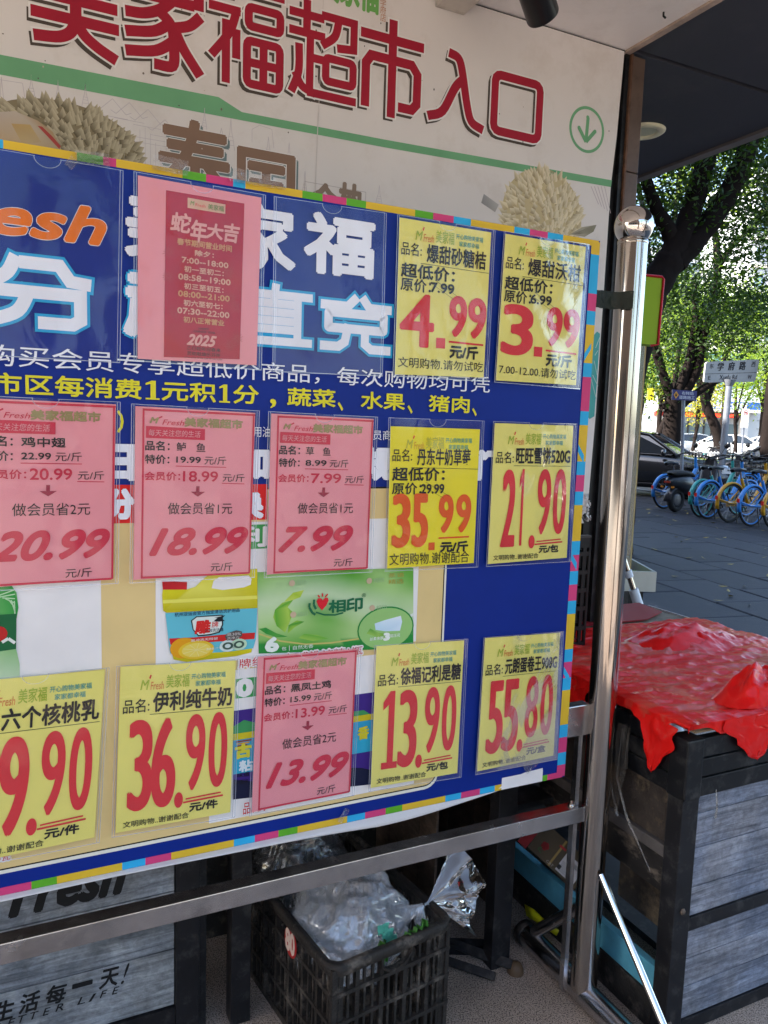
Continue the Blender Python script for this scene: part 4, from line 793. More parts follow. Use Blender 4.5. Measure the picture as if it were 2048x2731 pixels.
        tx('HAPPY', .49, .785, .57, .797, BK, layer=3, bold=.006); tx('CHINESE YEAR', .45, .802, .62, .814, BK, layer=3, bold=.006)
        tx('2025', .40, .828, .63, .885, GP, shear=.35, fat=.003, layer=3, bold=.006)
        tx('乙巳蛇年迎春来', .40, .893, .665, .915, BK, layer=3); tx('灵蛇献瑞乐开怀', .40, .922, .665, .944, BK, layer=3); tx('GOOD LUCK IN THE YEAR OF THE SNAKE', .38, .953, .68, .960, (.1, .02, .02, 1), layer=3)
    L.build('printed_lettering', INK, sh); return root
d2 = 2048 / 1659
def Q4(*p): return [uv(x * d2, y * d2, -.019) for x, y in p]
def QR(tr, br, w_=.222):
    a, b_ = Q4(tr, br); return [(a[0] - w_, a[1] + .0015), a, b_, (b_[0] - w_, b_[1] - .001)]
card(QR((266, 368), (259, 784)), 'empty clear sleeve over the orange letters at the left edge', 'empty', n=1)
card(Q4((289, 370), (574, 421), (564, 800), (289, 780)), 'red holiday opening hours notice on pink paper in a sleeve', 'hours', n=2, tilt=.004)
card(Q4((592, 424), (835, 460), (826, 813), (589, 803)), 'empty clear sleeve between the opening hours notice and the 4.99 card', 'empty', n=3)
card(Q4((859, 463), (1070, 497), (1053, 825), (848, 813)), 'yellow price card reading 4.99 with a struck-out 7.99', 'y2', ('爆甜砂糖桔', '4', '99', '元/斤', '文明购物.请勿试吃', '7.99'), 4, .003)
card(Q4((1089, 499), (1274, 528), (1251, 841), (1066, 826)), 'yellow price card reading 3.99 in the top right corner of the board', 'y2', ('爆甜沃柑', '3', '99', '元/斤', '7.00-12.00.请勿试吃', '6.99'), 5, .006)
card(QR((260, 868), (255, 1260), .226), 'pink price card reading 20.99 at the left edge of the middle row', 'pink', ('鸡中翅', '22.99', '20.99', '2', '20.99', 1), 6, .005)
card(Q4((284, 872), (560.5, 887), (549, 1247), (280, 1259.6)), 'pink price card reading 18.99 in the middle row', 'pink', ('鲈  鱼', '19.99', '18.99', '1', '18.99', 1), 7, .005)
card(Q4((580, 888.6), (816, 900.6), (802, 1235.6), (569.7, 1247.5)), 'pink price card reading 7.99 beside the bright yellow card', 'pink', ('草  鱼', '8.99', '7.99', '1', '7.99', 1), 8, .006)
card(Q4((839.8, 902), (1046, 909), (1031, 1225), (830.6, 1234)), 'bright yellow price card with orange digits reading 35.99', 'bright', ('丹东牛奶草莓', '35', '99', '元/斤', '文明购物.谢谢配合', '29.99'), 9, .005)
card(Q4((1066, 910), (1246.6, 915.6), (1231.5, 1213), (1049, 1224)), 'yellow price card reading 21.90 at the right end of the middle row', 'y1', ('旺旺雪饼520G', '21', '90', '元/包', '', ''), 10, .005)
card(QR((236, 1442), (214, 1818), .229), 'yellow price card reading 39.90 cut off by the left edge of the bottom row', 'y1', ('六个核桃乳', '39', '90', '元/件', '', ''), 11, .008)
card(Q4((252, 1438.6), (518, 1423), (506, 1763), (241, 1807)), 'yellow price card reading 36.90 in the bottom row', 'y1', ('伊利纯牛奶', '36', '90', '元/件', '', ''), 12, .009)
card(Q4((551, 1417), (780, 1398), (763, 1717), (537, 1762)), 'pink price card reading 13.99 hanging crooked in the bottom row', 'pink', ('黑凤土鸡', '15.99', '13.99', '2', '13.99', 1), 13, .008)
card(Q4((809, 1394.5), (1011, 1380), (995, 1678), (795, 1709)), 'yellow price card reading 13.90 next to the crooked pink card', 'y1', ('徐福记利是糖', '13', '90', '元/包', '', ''), 14, .006)
card(Q4((1045, 1377), (1218, 1364), (1202, 1639.6), (1025.5, 1673)), 'yellow price card reading 55.80 in the bottom right corner', 'y1', ('元朗蛋卷王908G', '55', '80', '元/盒', '', ''), 15, .006)

# ------------------------------------------------------------ black display stands with printed wood panels
plankm = None
def plank_mat(name, c1, c2, tint, scl=1.0, seed=0):
    m = mat(name, (1, 1, 1, 1), .55, seed=seed); nt = m.node_tree; b = nt.nodes['Principled BSDF']; tc = nt.nodes.new('ShaderNodeTexCoord')
    oi = nt.nodes.new('ShaderNodeObjectInfo'); ad = nt.nodes.new('ShaderNodeVectorMath'); ad.operation = 'ADD'; nt.links.new(tc.outputs['Object'], ad.inputs[0]); nt.links.new(oi.outputs['Random'], ad.inputs[1])
    rot = nt.nodes.new('ShaderNodeVectorRotate'); rot.rotation_type = 'Z_AXIS'; rot.inputs['Angle'].default_value = -math.radians(90 - 64.2); nt.links.new(ad.outputs[0], rot.inputs[0])
    def nz(sc, st, det, rough=.65, dist=0.0):
        mp = nt.nodes.new('ShaderNodeMapping'); mp.inputs['Scale'].default_value = st; nt.links.new(rot.outputs[0], mp.inputs[0])
        n = nt.nodes.new('ShaderNodeTexNoise'); n.inputs['Scale'].default_value = sc; n.inputs['Detail'].default_value = det; n.inputs['Roughness'].default_value = rough; n.inputs['Distortion'].default_value = dist; nt.links.new(mp.outputs[0], n.inputs[0]); return n.outputs[0]
    big = nz(9 * scl, (1, 1, 1), 6, .6); grain = nz(40 * scl, (.10, .5, 1.5), 9, .7, 1.1); rough_ = nz(70 * scl, (.8, .8, .9), 8, .75, .5); tn = nz(4, (1, 1, 1), 3)
    cr = nt.nodes.new('ShaderNodeValToRGB'); cr.color_ramp.elements[0].position = .30; cr.color_ramp.elements[0].color = c1; cr.color_ramp.elements[1].position = .68; cr.color_ramp.elements[1].color = c2; nt.links.new(grain, cr.inputs[0])
    r0 = nt.nodes.new('ShaderNodeMapRange'); r0.inputs[1].default_value = .3; r0.inputs[2].default_value = .7; r0.inputs[3].default_value = .62; r0.inputs[4].default_value = 1.25; nt.links.new(big, r0.inputs[0])
    r1 = nt.nodes.new('ShaderNodeMapRange'); r1.inputs[1].default_value = .38; r1.inputs[2].default_value = .62; r1.inputs[3].default_value = .7; r1.inputs[4].default_value = 1.12; nt.links.new(rough_, r1.inputs[0])
    mu = nt.nodes.new('ShaderNodeMath'); mu.operation = 'MULTIPLY'; nt.links.new(r0.outputs[0], mu.inputs[0]); nt.links.new(r1.outputs[0], mu.inputs[1])
    s1 = nt.nodes.new('ShaderNodeVectorMath'); s1.operation = 'SCALE'; nt.links.new(cr.outputs[0], s1.inputs[0]); nt.links.new(mu.outputs[0], s1.inputs['Scale'])
    r2 = nt.nodes.new('ShaderNodeMapRange'); r2.inputs[1].default_value = .40; r2.inputs[2].default_value = .60; r2.inputs[4].default_value = .75; nt.links.new(tn, r2.inputs[0])
    mx = nt.nodes.new('ShaderNodeMix'); mx.data_type = 'RGBA'; mx.blend_type = 'MULTIPLY'; mx.inputs[7].default_value = tint; nt.links.new(r2.outputs[0], mx.inputs[0]); nt.links.new(s1.outputs[0], mx.inputs[6]); nt.links.new(mx.outputs[2], b.inputs['Base Color'])
    bp = nt.nodes.new('ShaderNodeBump'); bp.inputs['Strength'].default_value = .35; bp.inputs['Distance'].default_value = .004; nt.links.new(grain, bp.inputs['Height']); nt.links.new(bp.outputs[0], b.inputs['Normal']); return m
PLG = plank_mat('printed_grey_planks', (.11, .115, .12, 1), (.46, .47, .47, 1), (.75, .82, .95, 1))
PLB = plank_mat('printed_blue_planks', (.09, .092, .11, 1), (.42, .42, .46, 1), (.72, .83, 1.0, 1), seed=2)
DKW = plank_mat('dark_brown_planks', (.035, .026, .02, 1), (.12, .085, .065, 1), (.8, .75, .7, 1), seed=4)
LOG = mat('dusty_dark_board', (.045, .036, .03, 1), .8, var=.5, vscale=16, dirt=(.22, .16, .09, 1), dirt_s=11, dirt_a=.6, bump=.5, bscale=60)

# left stand: panel with lettering
ls = empty('display_stand', W(-1.3, .4, 0), 'black stand with grey printed planks and black lettering under the board, at the left', 'display stand', 'black display stands under and beside the board')
w = .28
MB().bbox((-.947, w, -.0), (-.893, w + .05, .62), .002).build('frame_post', BLKM, ls)
MB().bbox((-1.62, w + .002, .035), (-.948, w + .04, .082)).build('bottom_rail', BLKM, ls); MB().bbox((-1.62, w + .002, .58), (-.948, w + .04, .62)).build('top_rail', BLKM, ls)
zb = [.084, .2225, .362, .47, .579]
for k in range(4): MB().bbox((-1.62, w + .008, zb[k] + .0012), (-.949, w + .02, zb[k + 1] - .0012), .0012).build('plank', PLG, ls)
MB().bbox((-1.62, w + .021, .083), (-.949, w + .026, .579)).build('backing', BLKP, ls)
L = Flat(lambda u, v, h: W(u, w + .0078 - h, v)); BKK = (.008, .008, .009, 1)
def lp(x, y): return uv(x, y, w + .008)
a_, b_ = lp(22, 2450), lp(330, 2352)
L.text('Fresh', (a_[0] + .004, .388, b_[0], .475), BKK, shear=.35, bold=.012, fat=.0035)
for c, x, y in (('生', 10, 2695), ('活', 80, 2672), ('每', 152, 2650), ('一', 221, 2624), ('天', 292, 2607)):
    p = lp(x, y); L.text(c, (p[0] - .021, p[1] - (.021 if c != '一' else .004), p[0] + .019, p[1] + (.021 if c != '一' else .004)), BKK, bold=.012, shear=.22, fat=.0007)
p = lp(330, 2598); L.text('!', (p[0] - .006, p[1] - .022, p[0] + .012, p[1] + .024), BKK, shear=.45, bold=.006)
for k, (c, x, y) in enumerate((('B', -8, 2740), ('E', 30, 2726), ('T', 60, 2716), ('T', 92, 2707), ('E', 124, 2697), ('R', 158, 2686), ('L', 216, 2668), ('I', 246, 2660), ('F', 276, 2650), ('E', 308, 2641))):
    p = lp(x, y); L.text(c, (p[0] - .008, p[1] - .008, p[0] + .008, p[1] + .008), BKK, bold=.01, shear=.3)
L.build('printed_lettering', INKM, ls)
MB().bbox((-1.62, w + .04, .3), (-.9, .6, .31)).build('shelf', BLKM, ls)

# middle stand, hardly lit: legs, wooden side, shelves
ms = empty('display_stand', W(-.5, .45, 0), 'dark stand in the shade behind the vegetable crate, brown planked inside', 'display stand', 'black display stands under and beside the board')
for (u0, u1, ww) in ((-.925, -.873, .30), (-.822, -.775, .27)): MB().bbox((u0, ww, 0), (u1, ww + .045, .66), .002).build('leg', BLKM, ms)
MB().bbox((-.150, .185, 0), (-.092, .225, .66), .002).build('leg', BLKM, ms)
MB().bbox((-.86, .60, 0), (-.05, .63, .66)).build('back_panel', BLKP, ms)
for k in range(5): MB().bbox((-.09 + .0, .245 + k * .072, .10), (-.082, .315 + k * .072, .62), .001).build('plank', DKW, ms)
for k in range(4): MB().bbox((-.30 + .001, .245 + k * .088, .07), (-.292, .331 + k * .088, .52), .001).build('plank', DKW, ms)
MB().bbox((-.77, .28, .60), (-.15, .60, .625)).build('shelf', BLKM, ms)
mb = MB(); mb.box(W(-.22, .30, .012), .30, .035, .03, (D * .72 - NB * -.35 * -1).normalized(), NB); mb.build('foot_rail', BLKM, ms)
MB().tube([W(-.36, .50, .02), W(-.10, .16, .018)], .016, 4, smooth=False).build('foot_rail', BLKM, ms)
MB().tube([W(-.40, .42, .02), W(-.165, .145, .016)], .014, 4, smooth=False).build('foot_rail', BLKM, ms)

# right stand (the table under the red plastic)
u0, u1, wf, wb = .09, .885, -.18, .80
rs_ = empty('display_stand', W(.5, .3, 0), 'black stand with blue-grey printed planks carrying the plastic-covered plywood at the right', 'display stand', 'black display stands under and beside the board')
def rb(name, a, b, m=BLKM, bev=.002): return MB().bbox(a, b, bev).build(name, m, rs_)
rb('corner_post', (u0, wf, 0), (u0 + .052, wf + .045, .612)); rb('corner_post', (u1 - .05, wf, 0), (u1, wf + .045, .612)); rb('corner_post', (u0, wb - .05, 0), (u0 + .05, wb, .612)); rb('corner_post', (u1 - .05, wb - .05, 0), (u1, wb, .612))
TRAY = mat('black_tray_plastic', (.006, .007, .009, 1), .42, var=.25, vscale=18, dirt=(.10, .095, .09, 1), dirt_s=20, dirt_a=.35)
# upper tray rim of boards on both visible faces
for k, (z0, z1) in enumerate(((.602, .645), (.648, .690), (.693, .738))):
    rb('rim_board', (u0 + .045, wf - .006 + .002 * k, z0), (u1, wf + .02, z1), TRAY, .002); rb('rim_board', (u0 - .004 + .001 * k, wf + .045, z0), (u0 + .02, wb, z1), TRAY, .002)
rb('rim_corner', (u0 - .008, wf - .010, .600), (u0 + .044, wf + .044, .742), TRAY, .004)
# round-topped black brackets on the left face
for ww in (.02, .25):
    pr = [W(u0 - .012, ww - .028, .60), W(u0 - .012, ww + .028, .60)] + [W(u0 - .012, ww + .028 * math.cos(math.pi * k / 10), .715 + .028 * math.sin(math.pi * k / 10)) for k in range(11)]
    MB().prism(pr, D * .012).build('bracket', TRAY, rs_)
rb('middle_rail', (u0 + .052, wf + .004, .263), (u1 - .05, wf + .03, .297))
rb('bottom_rail', (u0 + .052, wf + .004, .0), (u1 - .05, wf + .03, .035))
zz = [.298, .37, .467, .552, .598]
for k in range(4): rb('plank', (u0 + .053, wf + .008, zz[k] + .0012), (u1 - .051, wf + .02, zz[k + 1] - .0012), PLB, .0012)
zz = [.036, .118, .190, .262]
for k in range(3): rb('plank', (u0 + .053, wf + .008, zz[k] + .0012), (u1 - .051, wf + .02, zz[k + 1] - .0012), PLB, .0012)
rb('side_board', (u0 + .012, wf + .046, .468), (u0 + .03, .34, .612), LOG, .002)
rb('side_rail', (u0 + .002, wf + .046, .437), (u0 + .03, .34, .466), mat('grey_rail', (.10, .09, .085, 1), .7, var=.3, vscale=20), .002)
rb('side_board', (u0 + .006, wf + .046, .349), (u0 + .026, .34, .436), mat('worn_black_board', (.022, .02, .019, 1), .55, var=.5, vscale=14, dirt=(.26, .21, .16, 1), dirt_s=16, dirt_a=.55, stretch=(1, 1, 2)), .002)
rb('side_board', (u0 + .10, wf + .046, .18), (u0 + .12, .10, .345), LOG, .002)
rb('blue_board', (u0 + .004, wf + .046, .088), (u0 + .024, wb - .05, .159), mat('light_blue_board', (.09, .34, .46, 1), .75, var=.12, vscale=25, bump=.3, bscale=260), .002)
rb('bottom_board', (u0, wf + .046, .0), (u0 + .028, wb - .05, .086), BLKP, .002)
rb('base_shelf', (u0 + .14, wf + .05, .08), (u1 - .05, wb - .05, .10), BLKM, 0)
for p in ((u0 + .026, wf - .001, .325), (u0 + .012, wf - .001, .045)): MB().lathe(W(*p), [(0, .004), (.006, .004), (.0075, .0025), (.008, 0)], 6, ax=-NB).build('bolt', mat('rusty_bolt', (.12, .09, .07, 1), .6, var=.4, vscale=80), rs_)
plym = plank_mat('plywood_face', (.20, .15, .10, 1), (.36, .29, .21, 1), (.9, .85, .8, 1), seed=6)
ply = empty('plywood_sheet', W(.5, .3, .745), 'bare plywood sheet lying on the black stand under red plastic', 'plywood')
for k in range(4): MB().bbox((u0 + .035, wf + .012, .746 + k * .0055), (u1 + .012, wb - .02, .7508 + k * .0055)).build('ply_layer', mat('ply_edge%d' % (k % 2), ((.34, .24, .15, 1), (.20, .13, .08, 1))[k % 2], .7, var=.2, vscale=40) if k < 3 else plym, ply)
MB().prism([W(.40, .80, .772), W(.40, .60, .772), W(.72, .592, .772), W(.86, .66, .772), W(.885, .80, .772)], V((0, 0, .004))).build('red_board', mat('red_board', (.30, .015, .02, 1), .5, var=.12), ply)
MB().bbox((u1 + .013, wf + .03, .752), (u1 + .018, wb - .03, .772)).build('white_edging', mat('white_edging', (.66, .64, .66, 1), .5), ply)

# red plastic sheet over the plywood
tm = mat('red_plastic_film', (.58, .016, .014, 1), .35, spec=.08, coat=.45, bump=.0); nt = tm.node_tree; b = nt.nodes['Principled BSDF']
tc = nt.nodes.new('ShaderNodeTexCoord'); at_n = nt.nodes.new('ShaderNodeAttribute'); at_n.attribute_name = 'thin'
n = nt.nodes.new('ShaderNodeTexNoise'); n.inputs['Scale'].default_value = 6; n.inputs['Detail'].default_value = 7; n.inputs['Distortion'].default_value = .6; mp = nt.nodes.new('ShaderNodeMapping'); mp.inputs['Scale'].default_value = (1, 2.6, 1); mp.inputs['Rotation'].default_value = (0, 0, -.45)
nt.links.new(tc.outputs['Object'], mp.inputs[0]); nt.links.new(mp.outputs[0], n.inputs[0])
r = nt.nodes.new('ShaderNodeMapRange'); r.inputs[1].default_value = .50; r.inputs[2].default_value = .64; r.inputs[3].default_value = 0; r.inputs[4].default_value = .50; nt.links.new(n.outputs[0], r.inputs[0])
mu = nt.nodes.new('ShaderNodeMath'); mu.operation = 'MULTIPLY'; nt.links.new(r.outputs[0], mu.inputs[0]); nt.links.new(at_n.outputs['Fac'], mu.inputs[1])
mx = nt.nodes.new('ShaderNodeMix'); mx.data_type = 'RGBA'; mx.inputs[6].default_value = (.85, .012, .010, 1); mx.inputs[7].default_value = (.50, .20, .13, 1); nt.links.new(mu.outputs[0], mx.inputs[0]); nt.links.new(mx.outputs[2], b.inputs['Base Color'])
b.inputs['Coat Roughness'].default_value = .07; n2 = nt.nodes.new('ShaderNodeTexNoise'); n2.noise_type = 'RIDGED_MULTIFRACTAL'; n2.inputs['Scale'].default_value = 9; n2.inputs['Detail'].default_value = 4; n2.inputs['Distortion'].default_value = .8; nt.links.new(mp.outputs[0], n2.inputs[0])
bp = nt.nodes.new('ShaderNodeBump'); bp.inputs['Strength'].default_value = .7; bp.inputs['Distance'].default_value = .005; nt.links.new(n2.outputs[0], bp.inputs['Height']); nt.links.new(bp.outputs[0], b.inputs['Normal'])
# part of the light goes through the film
trl = nt.nodes.new('ShaderNodeBsdfTranslucent'); trl.inputs[0].default_value = (.7, .03, .02, 1); ms_ = nt.nodes.new('ShaderNodeMixShader'); ms_.inputs[0].default_value = .12
outn = nt.nodes['Material Output']; nt.links.new(b.outputs[0], ms_.inputs[1]); nt.links.new(trl.outputs[0], ms_.inputs[2]); nt.links.new(ms_.outputs[0], outn.inputs[0])
def ridge(x, y, z=0.0, o=4):
    a = 0; f = 1.0; k = .5
    for _ in range(o): a += k * (1 - abs(noise.noise(V((x * f, y * f, z))) * 2)); f *= 2.1; k *= .5
    return a
def film(name, pts_fn, nu, nv, m, parent=None, thin=None, smooth=True, **tg):
    mb = MB(); mb.grid([[pts_fn(i / nu, j / nv) for i in range(nu + 1)] for j in range(nv + 1)], smooth); o = mb.build(name, m, parent)
    if tg: tag(o, **tg)
    a = o.data.attributes.new('thin', 'FLOAT', 'POINT'); a.data.foreach_set('value', [thin(i / nu, j / nv) if thin else 0.0 for j in range(nv + 1) for i in range(nu + 1)]); return o
def tarp(s, t):
    # s runs along the front (left to right), t from the front to the back
    U = u0 - .03 + s * (u1 - u0 + .05); Wp = wf - .035 + t * .76
    z = .7725 + .008 * ridge(U * 5, Wp * 13, 1.0) + .007 * ridge(U * 14, Wp * 22, 3.0, 5)
    if t < .2: Wp += .052 * min(1, max(0, (U - .33) * 12)) * (1 - t * 5) * (1 - max(0, 1 - abs(U - .8) * 8))
    for (bu, bw, ru, rw, hh) in ((.62, .31, .20, .075, .040), (.74, -.02, .10, .085, .062), (.44, -.125, .13, .06, .050), (.66, -.14, .10, .05, .030), (.20, .46, .08, .07, .045), (.33, .33, .10, .05, .020)):
        d_ = ((U - bu) / ru) ** 2 + ((Wp - bw) / rw) ** 2
        if d_ < 1.6: z += hh * math.exp(-d_ * 1.7) * (.45 + .75 * ridge(U * 15, Wp * 15, bu * 9, 3))
    # overhang at the front and at the left, with an irregular hem
    ov = max(0, (wf + .012) - Wp); ol = max(0, (u0 + .03) - U)
    hem = .35 + 1.0 * max(0, noise.noise(V((U * 9, 5.5, 0)))) + .3 * noise.noise(V((U * 23, 1.5, 0))); heml = .25 + .8 * max(0, noise.noise(V((Wp * 8, 8.5, 0))) + .2)
    cn = min(1, max(0, (U - u0 - .01) * 14)) * .8 + .2; z -= ov * 1.2 * hem * cn + ol * 1.7 * heml * min(1, max(.15, (Wp - wf - .01) * 10))
    if ov > 0: Wp = wf - .010 - .012 * ridge(U * 14, z * 14, 0) + (.02 if False else 0)
    if ol > 0: U = u0 - .012 - .010 * ridge(Wp * 14, z * 14, 0)
    return W(U, Wp, z)
tp = film('red_plastic_sheet', tarp, 150, 130, tm, thin=lambda s, t: 1.0 if .07 < t < .8 else .1, label='crumpled red plastic film spread over the plywood of the right stand', cat='plastic sheet')
tp.modifiers.new('thickness', 'SOLIDIFY').thickness = .0004
# a torn hanging point of film over the front corner
def drop(cu, cw, ztop, L_, wd, dirn):
    def f(s, t):
        ww_ = wd * ((1 - t) ** .55 * (s - .5) * (1 + .45 * noise.noise(V((t * 5, (1 if s > .5 else -1) * 3.7, cu * 7)))) + .22 * t * math.sin(cu * 31)); t = t * (1 - .22 * abs(noise.noise(V((s * 5, cu * 5, 2))))); q = ridge(s * 2.5, t * 3, cu * 9, 3)
        return W(cu + dirn[0] * ww_, cw + dirn[1] * ww_, ztop - L_ * t) - NB * .010 * q * (1 - t * .6) * (1 if dirn[0] else 0) - D * .008 * q * (1 if dirn[1] else 0)
    return f
film('film_corner', drop(.26, wf - .014, .783, .118, .20, (1, 0)), 24, 16, tm, tp)
film('film_corner', drop(.80, wf - .016, .778, .075, .12, (1, 0)), 20, 12, tm, tp)
film('film_corner', drop(u0 - .014, -.115, .765, .135, .115, (0, 1)), 20, 16, tm, tp)
film('film_corner', drop(u0 - .014, .185, .765, .17, .13, (0, 1)), 20, 16, tm, tp)
def lump(cu, cw, su, sw, hh, sd):
    def f(s, t):
        a = s * 2 * math.pi; r = t; x = cu + su * r * math.cos(a) * (1 + .25 * noise.noise(V((math.cos(a) * 1.5, math.sin(a) * 1.5, sd)))); y = cw + sw * r * math.sin(a)
        z = .782 + hh * max(0, 1 - r ** 1.6) * (.55 + .6 * ridge(math.cos(a) * r * 1.6 + sd, math.sin(a) * r * 1.6, sd, 3)); return W(x, y, z)
    return f
film('film_fold', lump(.72, -.03, .125, .10, .115, 1.3), 48, 16, tm, tp); film('film_fold', lump(.40, -.12, .16, .065, .095, 5.3), 48, 16, tm, tp); film('film_fold', lump(.60, .33, .22, .09, .062, 8.3), 48, 16, tm, tp); film('film_fold', lump(.58, -.135, .12, .05, .055, 2.6), 40, 14, tm, tp)
# clear stretch film hanging at the corner
strm = film_mat('stretch_film', (.97, .96, .94, 1), .10, .14, .8, (.5, .46, .4, 1), bump=.5, bscale=55)
film('stretch_film', drop(u0 - .03, -.02, .72, .24, .05, (0, 1)), 8, 16, strm, tp)
for k, pts in enumerate(([(u0 - .02, .0, .70), (u0 - .028, .0, .58), (u0 - .035, -.05, .50), (u0 - .02, -.12, .40)], [(u0 - .02, .03, .70), (u0 - .03, .02, .56), (u0 - .035, -.02, .49)], [(.17, wf - .02, .62), (.165, wf - .03, .585), (.175, wf - .02, .55)])):
    MB().tube([W(*p) for p in pts], [.0012, .0022, .003, .001][:len(pts)], 5).build('film_strand', strm, tp)

# ------------------------------------------------------------ vegetable crate with bags
FC = W(-.675, .010, 0); EX = (D * .99 - NB * -.14).normalized(); EY = V((-EX.y, EX.x, 0))
CRL, CRW, CRH = .315, .47, .28
def C(x, y, z): return FC + EX * x + EY * y + V((0, 0, z))
vc = empty('vegetable_crate', C(CRL / 2, CRW / 2, 0), 'dirty black slatted vegetable crate with a red 80 sticker, full of clear bags', 'crate')
CP = mat('dirty_crate_plastic', (.028, .024, .021, 1), .55, var=.4, vscale=22, dirt=(.22, .185, .15, 1), dirt_s=16, dirt_a=.8, bump=.35, bscale=140)
def side(org, ex, ey, L_, name='side_wall', nb_=7):
    m_ = MB(); t_ = .012; o_ = V(org)
    def bx(x0, x1, z0, z1, dpt=t_, off=0.0): m_.box(o_ + ex * ((x0 + x1) / 2) + ey * (dpt / 2 + off) + V((0, 0, (z0 + z1) / 2)), x1 - x0, dpt, z1 - z0, ex, ey)
    for z0, z1 in ((.002, .018), (.075, .084), (.145, .153), (.212, .221), (.262, .279)): bx(.0, L_, z0, z1, .014, -.002)
    n_ = nb_; cell = L_ / n_
    for k in range(n_ + 1): x = min(max(k * cell, .006), L_ - .006); bx(x - .005, x + .005, .018, .262, .012, -.0005)
    for k in range(n_):
        for q in range(1, 3):
            x = k * cell + q * cell / 3
            for z0, z1 in ((.018, .075), (.084, .145), (.153, .212), (.221, .262)):
                if abs(x - L_ / 2) < .05 and z0 > .2: continue
                bx(x - .0028, x + .0028, z0, z1, .007, .003)
    bx(.001, .03, .018, .262, .006, .004); bx(L_ - .03, L_ - .001, .018, .262, .006, .004)
    o = m_.build(name, CP, vc); return o
side(C(0, 0, 0), EX, EY, CRL, nb_=5); side(C(0, 0, 0), EY, EX, CRW, nb_=7); side(C(0, CRW, 0), EX, -EY, CRL, nb_=5); side(C(CRL, 0, 0), EY, -EX, CRW, nb_=7)
rp = []
for (cx_, cy_, a0) in ((CRL - .03, .03, -90), (CRL - .03, CRW - .03, 0), (.03, CRW - .03, 90), (.03, .03, 180)):
    for k in range(6): t = math.radians(a0 + 90 * k / 5); rp.append((cx_ + .036 * math.cos(t), cy_ + .036 * math.sin(t)))
rp.append(rp[0]); rv = []
for x, y in rp:
    dx, dy = CRL / 2 - x, CRW / 2 - y; L_ = math.hypot(dx, dy); dx, dy = dx / L_, dy / L_
    rv.append([C(x, y, .262), C(x - dx * .003, y - dy * .003, .268), C(x - dx * .004, y - dy * .004, .282), C(x, y, .287), C(x + dx * .016, y + dy * .016, .287), C(x + dx * .018, y + dy * .018, .270)])
MB().grid(rv).build('rim', CP, vc)
MB().box(C(CRL / 2, CRW / 2, .006), CRL - .03, CRW - .03, .008, EX, EY).build('base', CP, vc)
m_ = MB()
for k in range(8): t0, t1 = math.pi + math.pi * k / 8, math.pi + math.pi * (k + 1) / 8; m_.box(C(CRL / 2 + .04 * math.cos((t0 + t1) / 2), -.004, .262 + .032 * math.sin((t0 + t1) / 2)), .018, .014, .006, (EX * math.sin(-(t0 + t1) / 2) + V((0, 0, math.cos((t0 + t1) / 2)))).normalized(), EY)
m_.build('handle', CP, vc)
# sticker: a red disc, upper half hidden by the rim, with 80
L = Flat(lambda u, v, h: C(-.0035 - h, u, v)); L.ell(.185, .232, .030, .036, (.42, .02, .02, 1), 1, 32); L.text('80', [(.208, .258), (.165, .258), (.165, .207), (.208, .207)], (.72, .55, .46, 1), fat=.002, bold=.01, layer=3); L.build('sticker', INKM, vc)
bagm = film_mat('clear_bag_film', (.97, .98, .99, 1), .26, .08, 2.4, (.92, .95, 1.0, 1), bump=.75, bscale=7, crease=True)
bagm2 = film_mat('open_bag_film', (.93, .94, .95, 1), .12, .12, 1.8, (.45, .48, .52, 1), bump=1.0, bscale=8, crease=True)
def bag(name, c, sx, sy, sz, seed, label, m=bagm, amp=.22, grp=None):
    def f(s, t):
        a = s * 2 * math.pi; b_ = (t - .5) * math.pi * .999; d_ = V((math.cos(a) * math.cos(b_), math.sin(a) * math.cos(b_), math.sin(b_)))
        k = .80 + amp * ridge(d_.x * 1.3 + seed, d_.y * 1.3 + d_.z * 1.2, seed, 5) + .030 * noise.noise(d_ * 7 + V((seed, 0, 0))); return c + V((d_.x * sx, d_.y * sy, d_.z * sz)) * k
    return film(name, f, 110, 66, m, label=label, cat='plastic bag')
b1 = bag('clear_bag', C(.155, .19, .225), .155, .170, .150, 2.4, 'clear knotted plastic bag of greens filling the front of the black crate')
b2 = bag('clear_bag', C(.13, .40, .225), .135, .14, .19, 7.1, 'crumpled clear plastic bag in the back of the crate, behind the steel rail', bagm2)
# knot and fan-shaped end of the front bag
kn = at(1072, 2462, (C(.30, .08, .3)).y)
K0 = C(.29, .075, .285)
def fan(s, t):
    a = (s - .5); q = ridge(s * 3.2, t * .8, 4.4, 4); wid = .006 + .235 * max(0, t - .06) ** 1.1
    base = K0 + EX * (.005 + .165 * t) + V((0, 0, .012 * t)); up = (V((0, 0, 1)) * .90 - EX * .12 + EY * .1).normalized()
    return base + up * (a * wid * 1.25) + EX * (.035 * abs(a) ** 1.5 * -t * 2 + .02 * t * math.cos(a * 9)) + EY * (-.030 * (q - .5) * (t + .05) * 1.3 + .012 * t * math.sin(s * 24))
film('bag_end', fan, 60, 34, film_mat('bag_end_film', (.96, .97, .99, 1), .34, .12, 1.3, (.80, .84, .98, 1), bump=.5, bscale=14, crease=True), b1)
def neck(s, t):
    a = s * 2 * math.pi; r = .006 + .060 * (1 - t) ** 1.6; c_ = K0 + (-EX * .09 + EY * .035 - V((0, 0, .035))) * (1 - t)
    return c_ + (EY * math.cos(a) + V((0, 0, 1)) * math.sin(a)) * r * (.8 + .35 * ridge(s * 6, t * .7, 2.2, 3))
film('bag_neck', neck, 48, 20, bagm, b1)
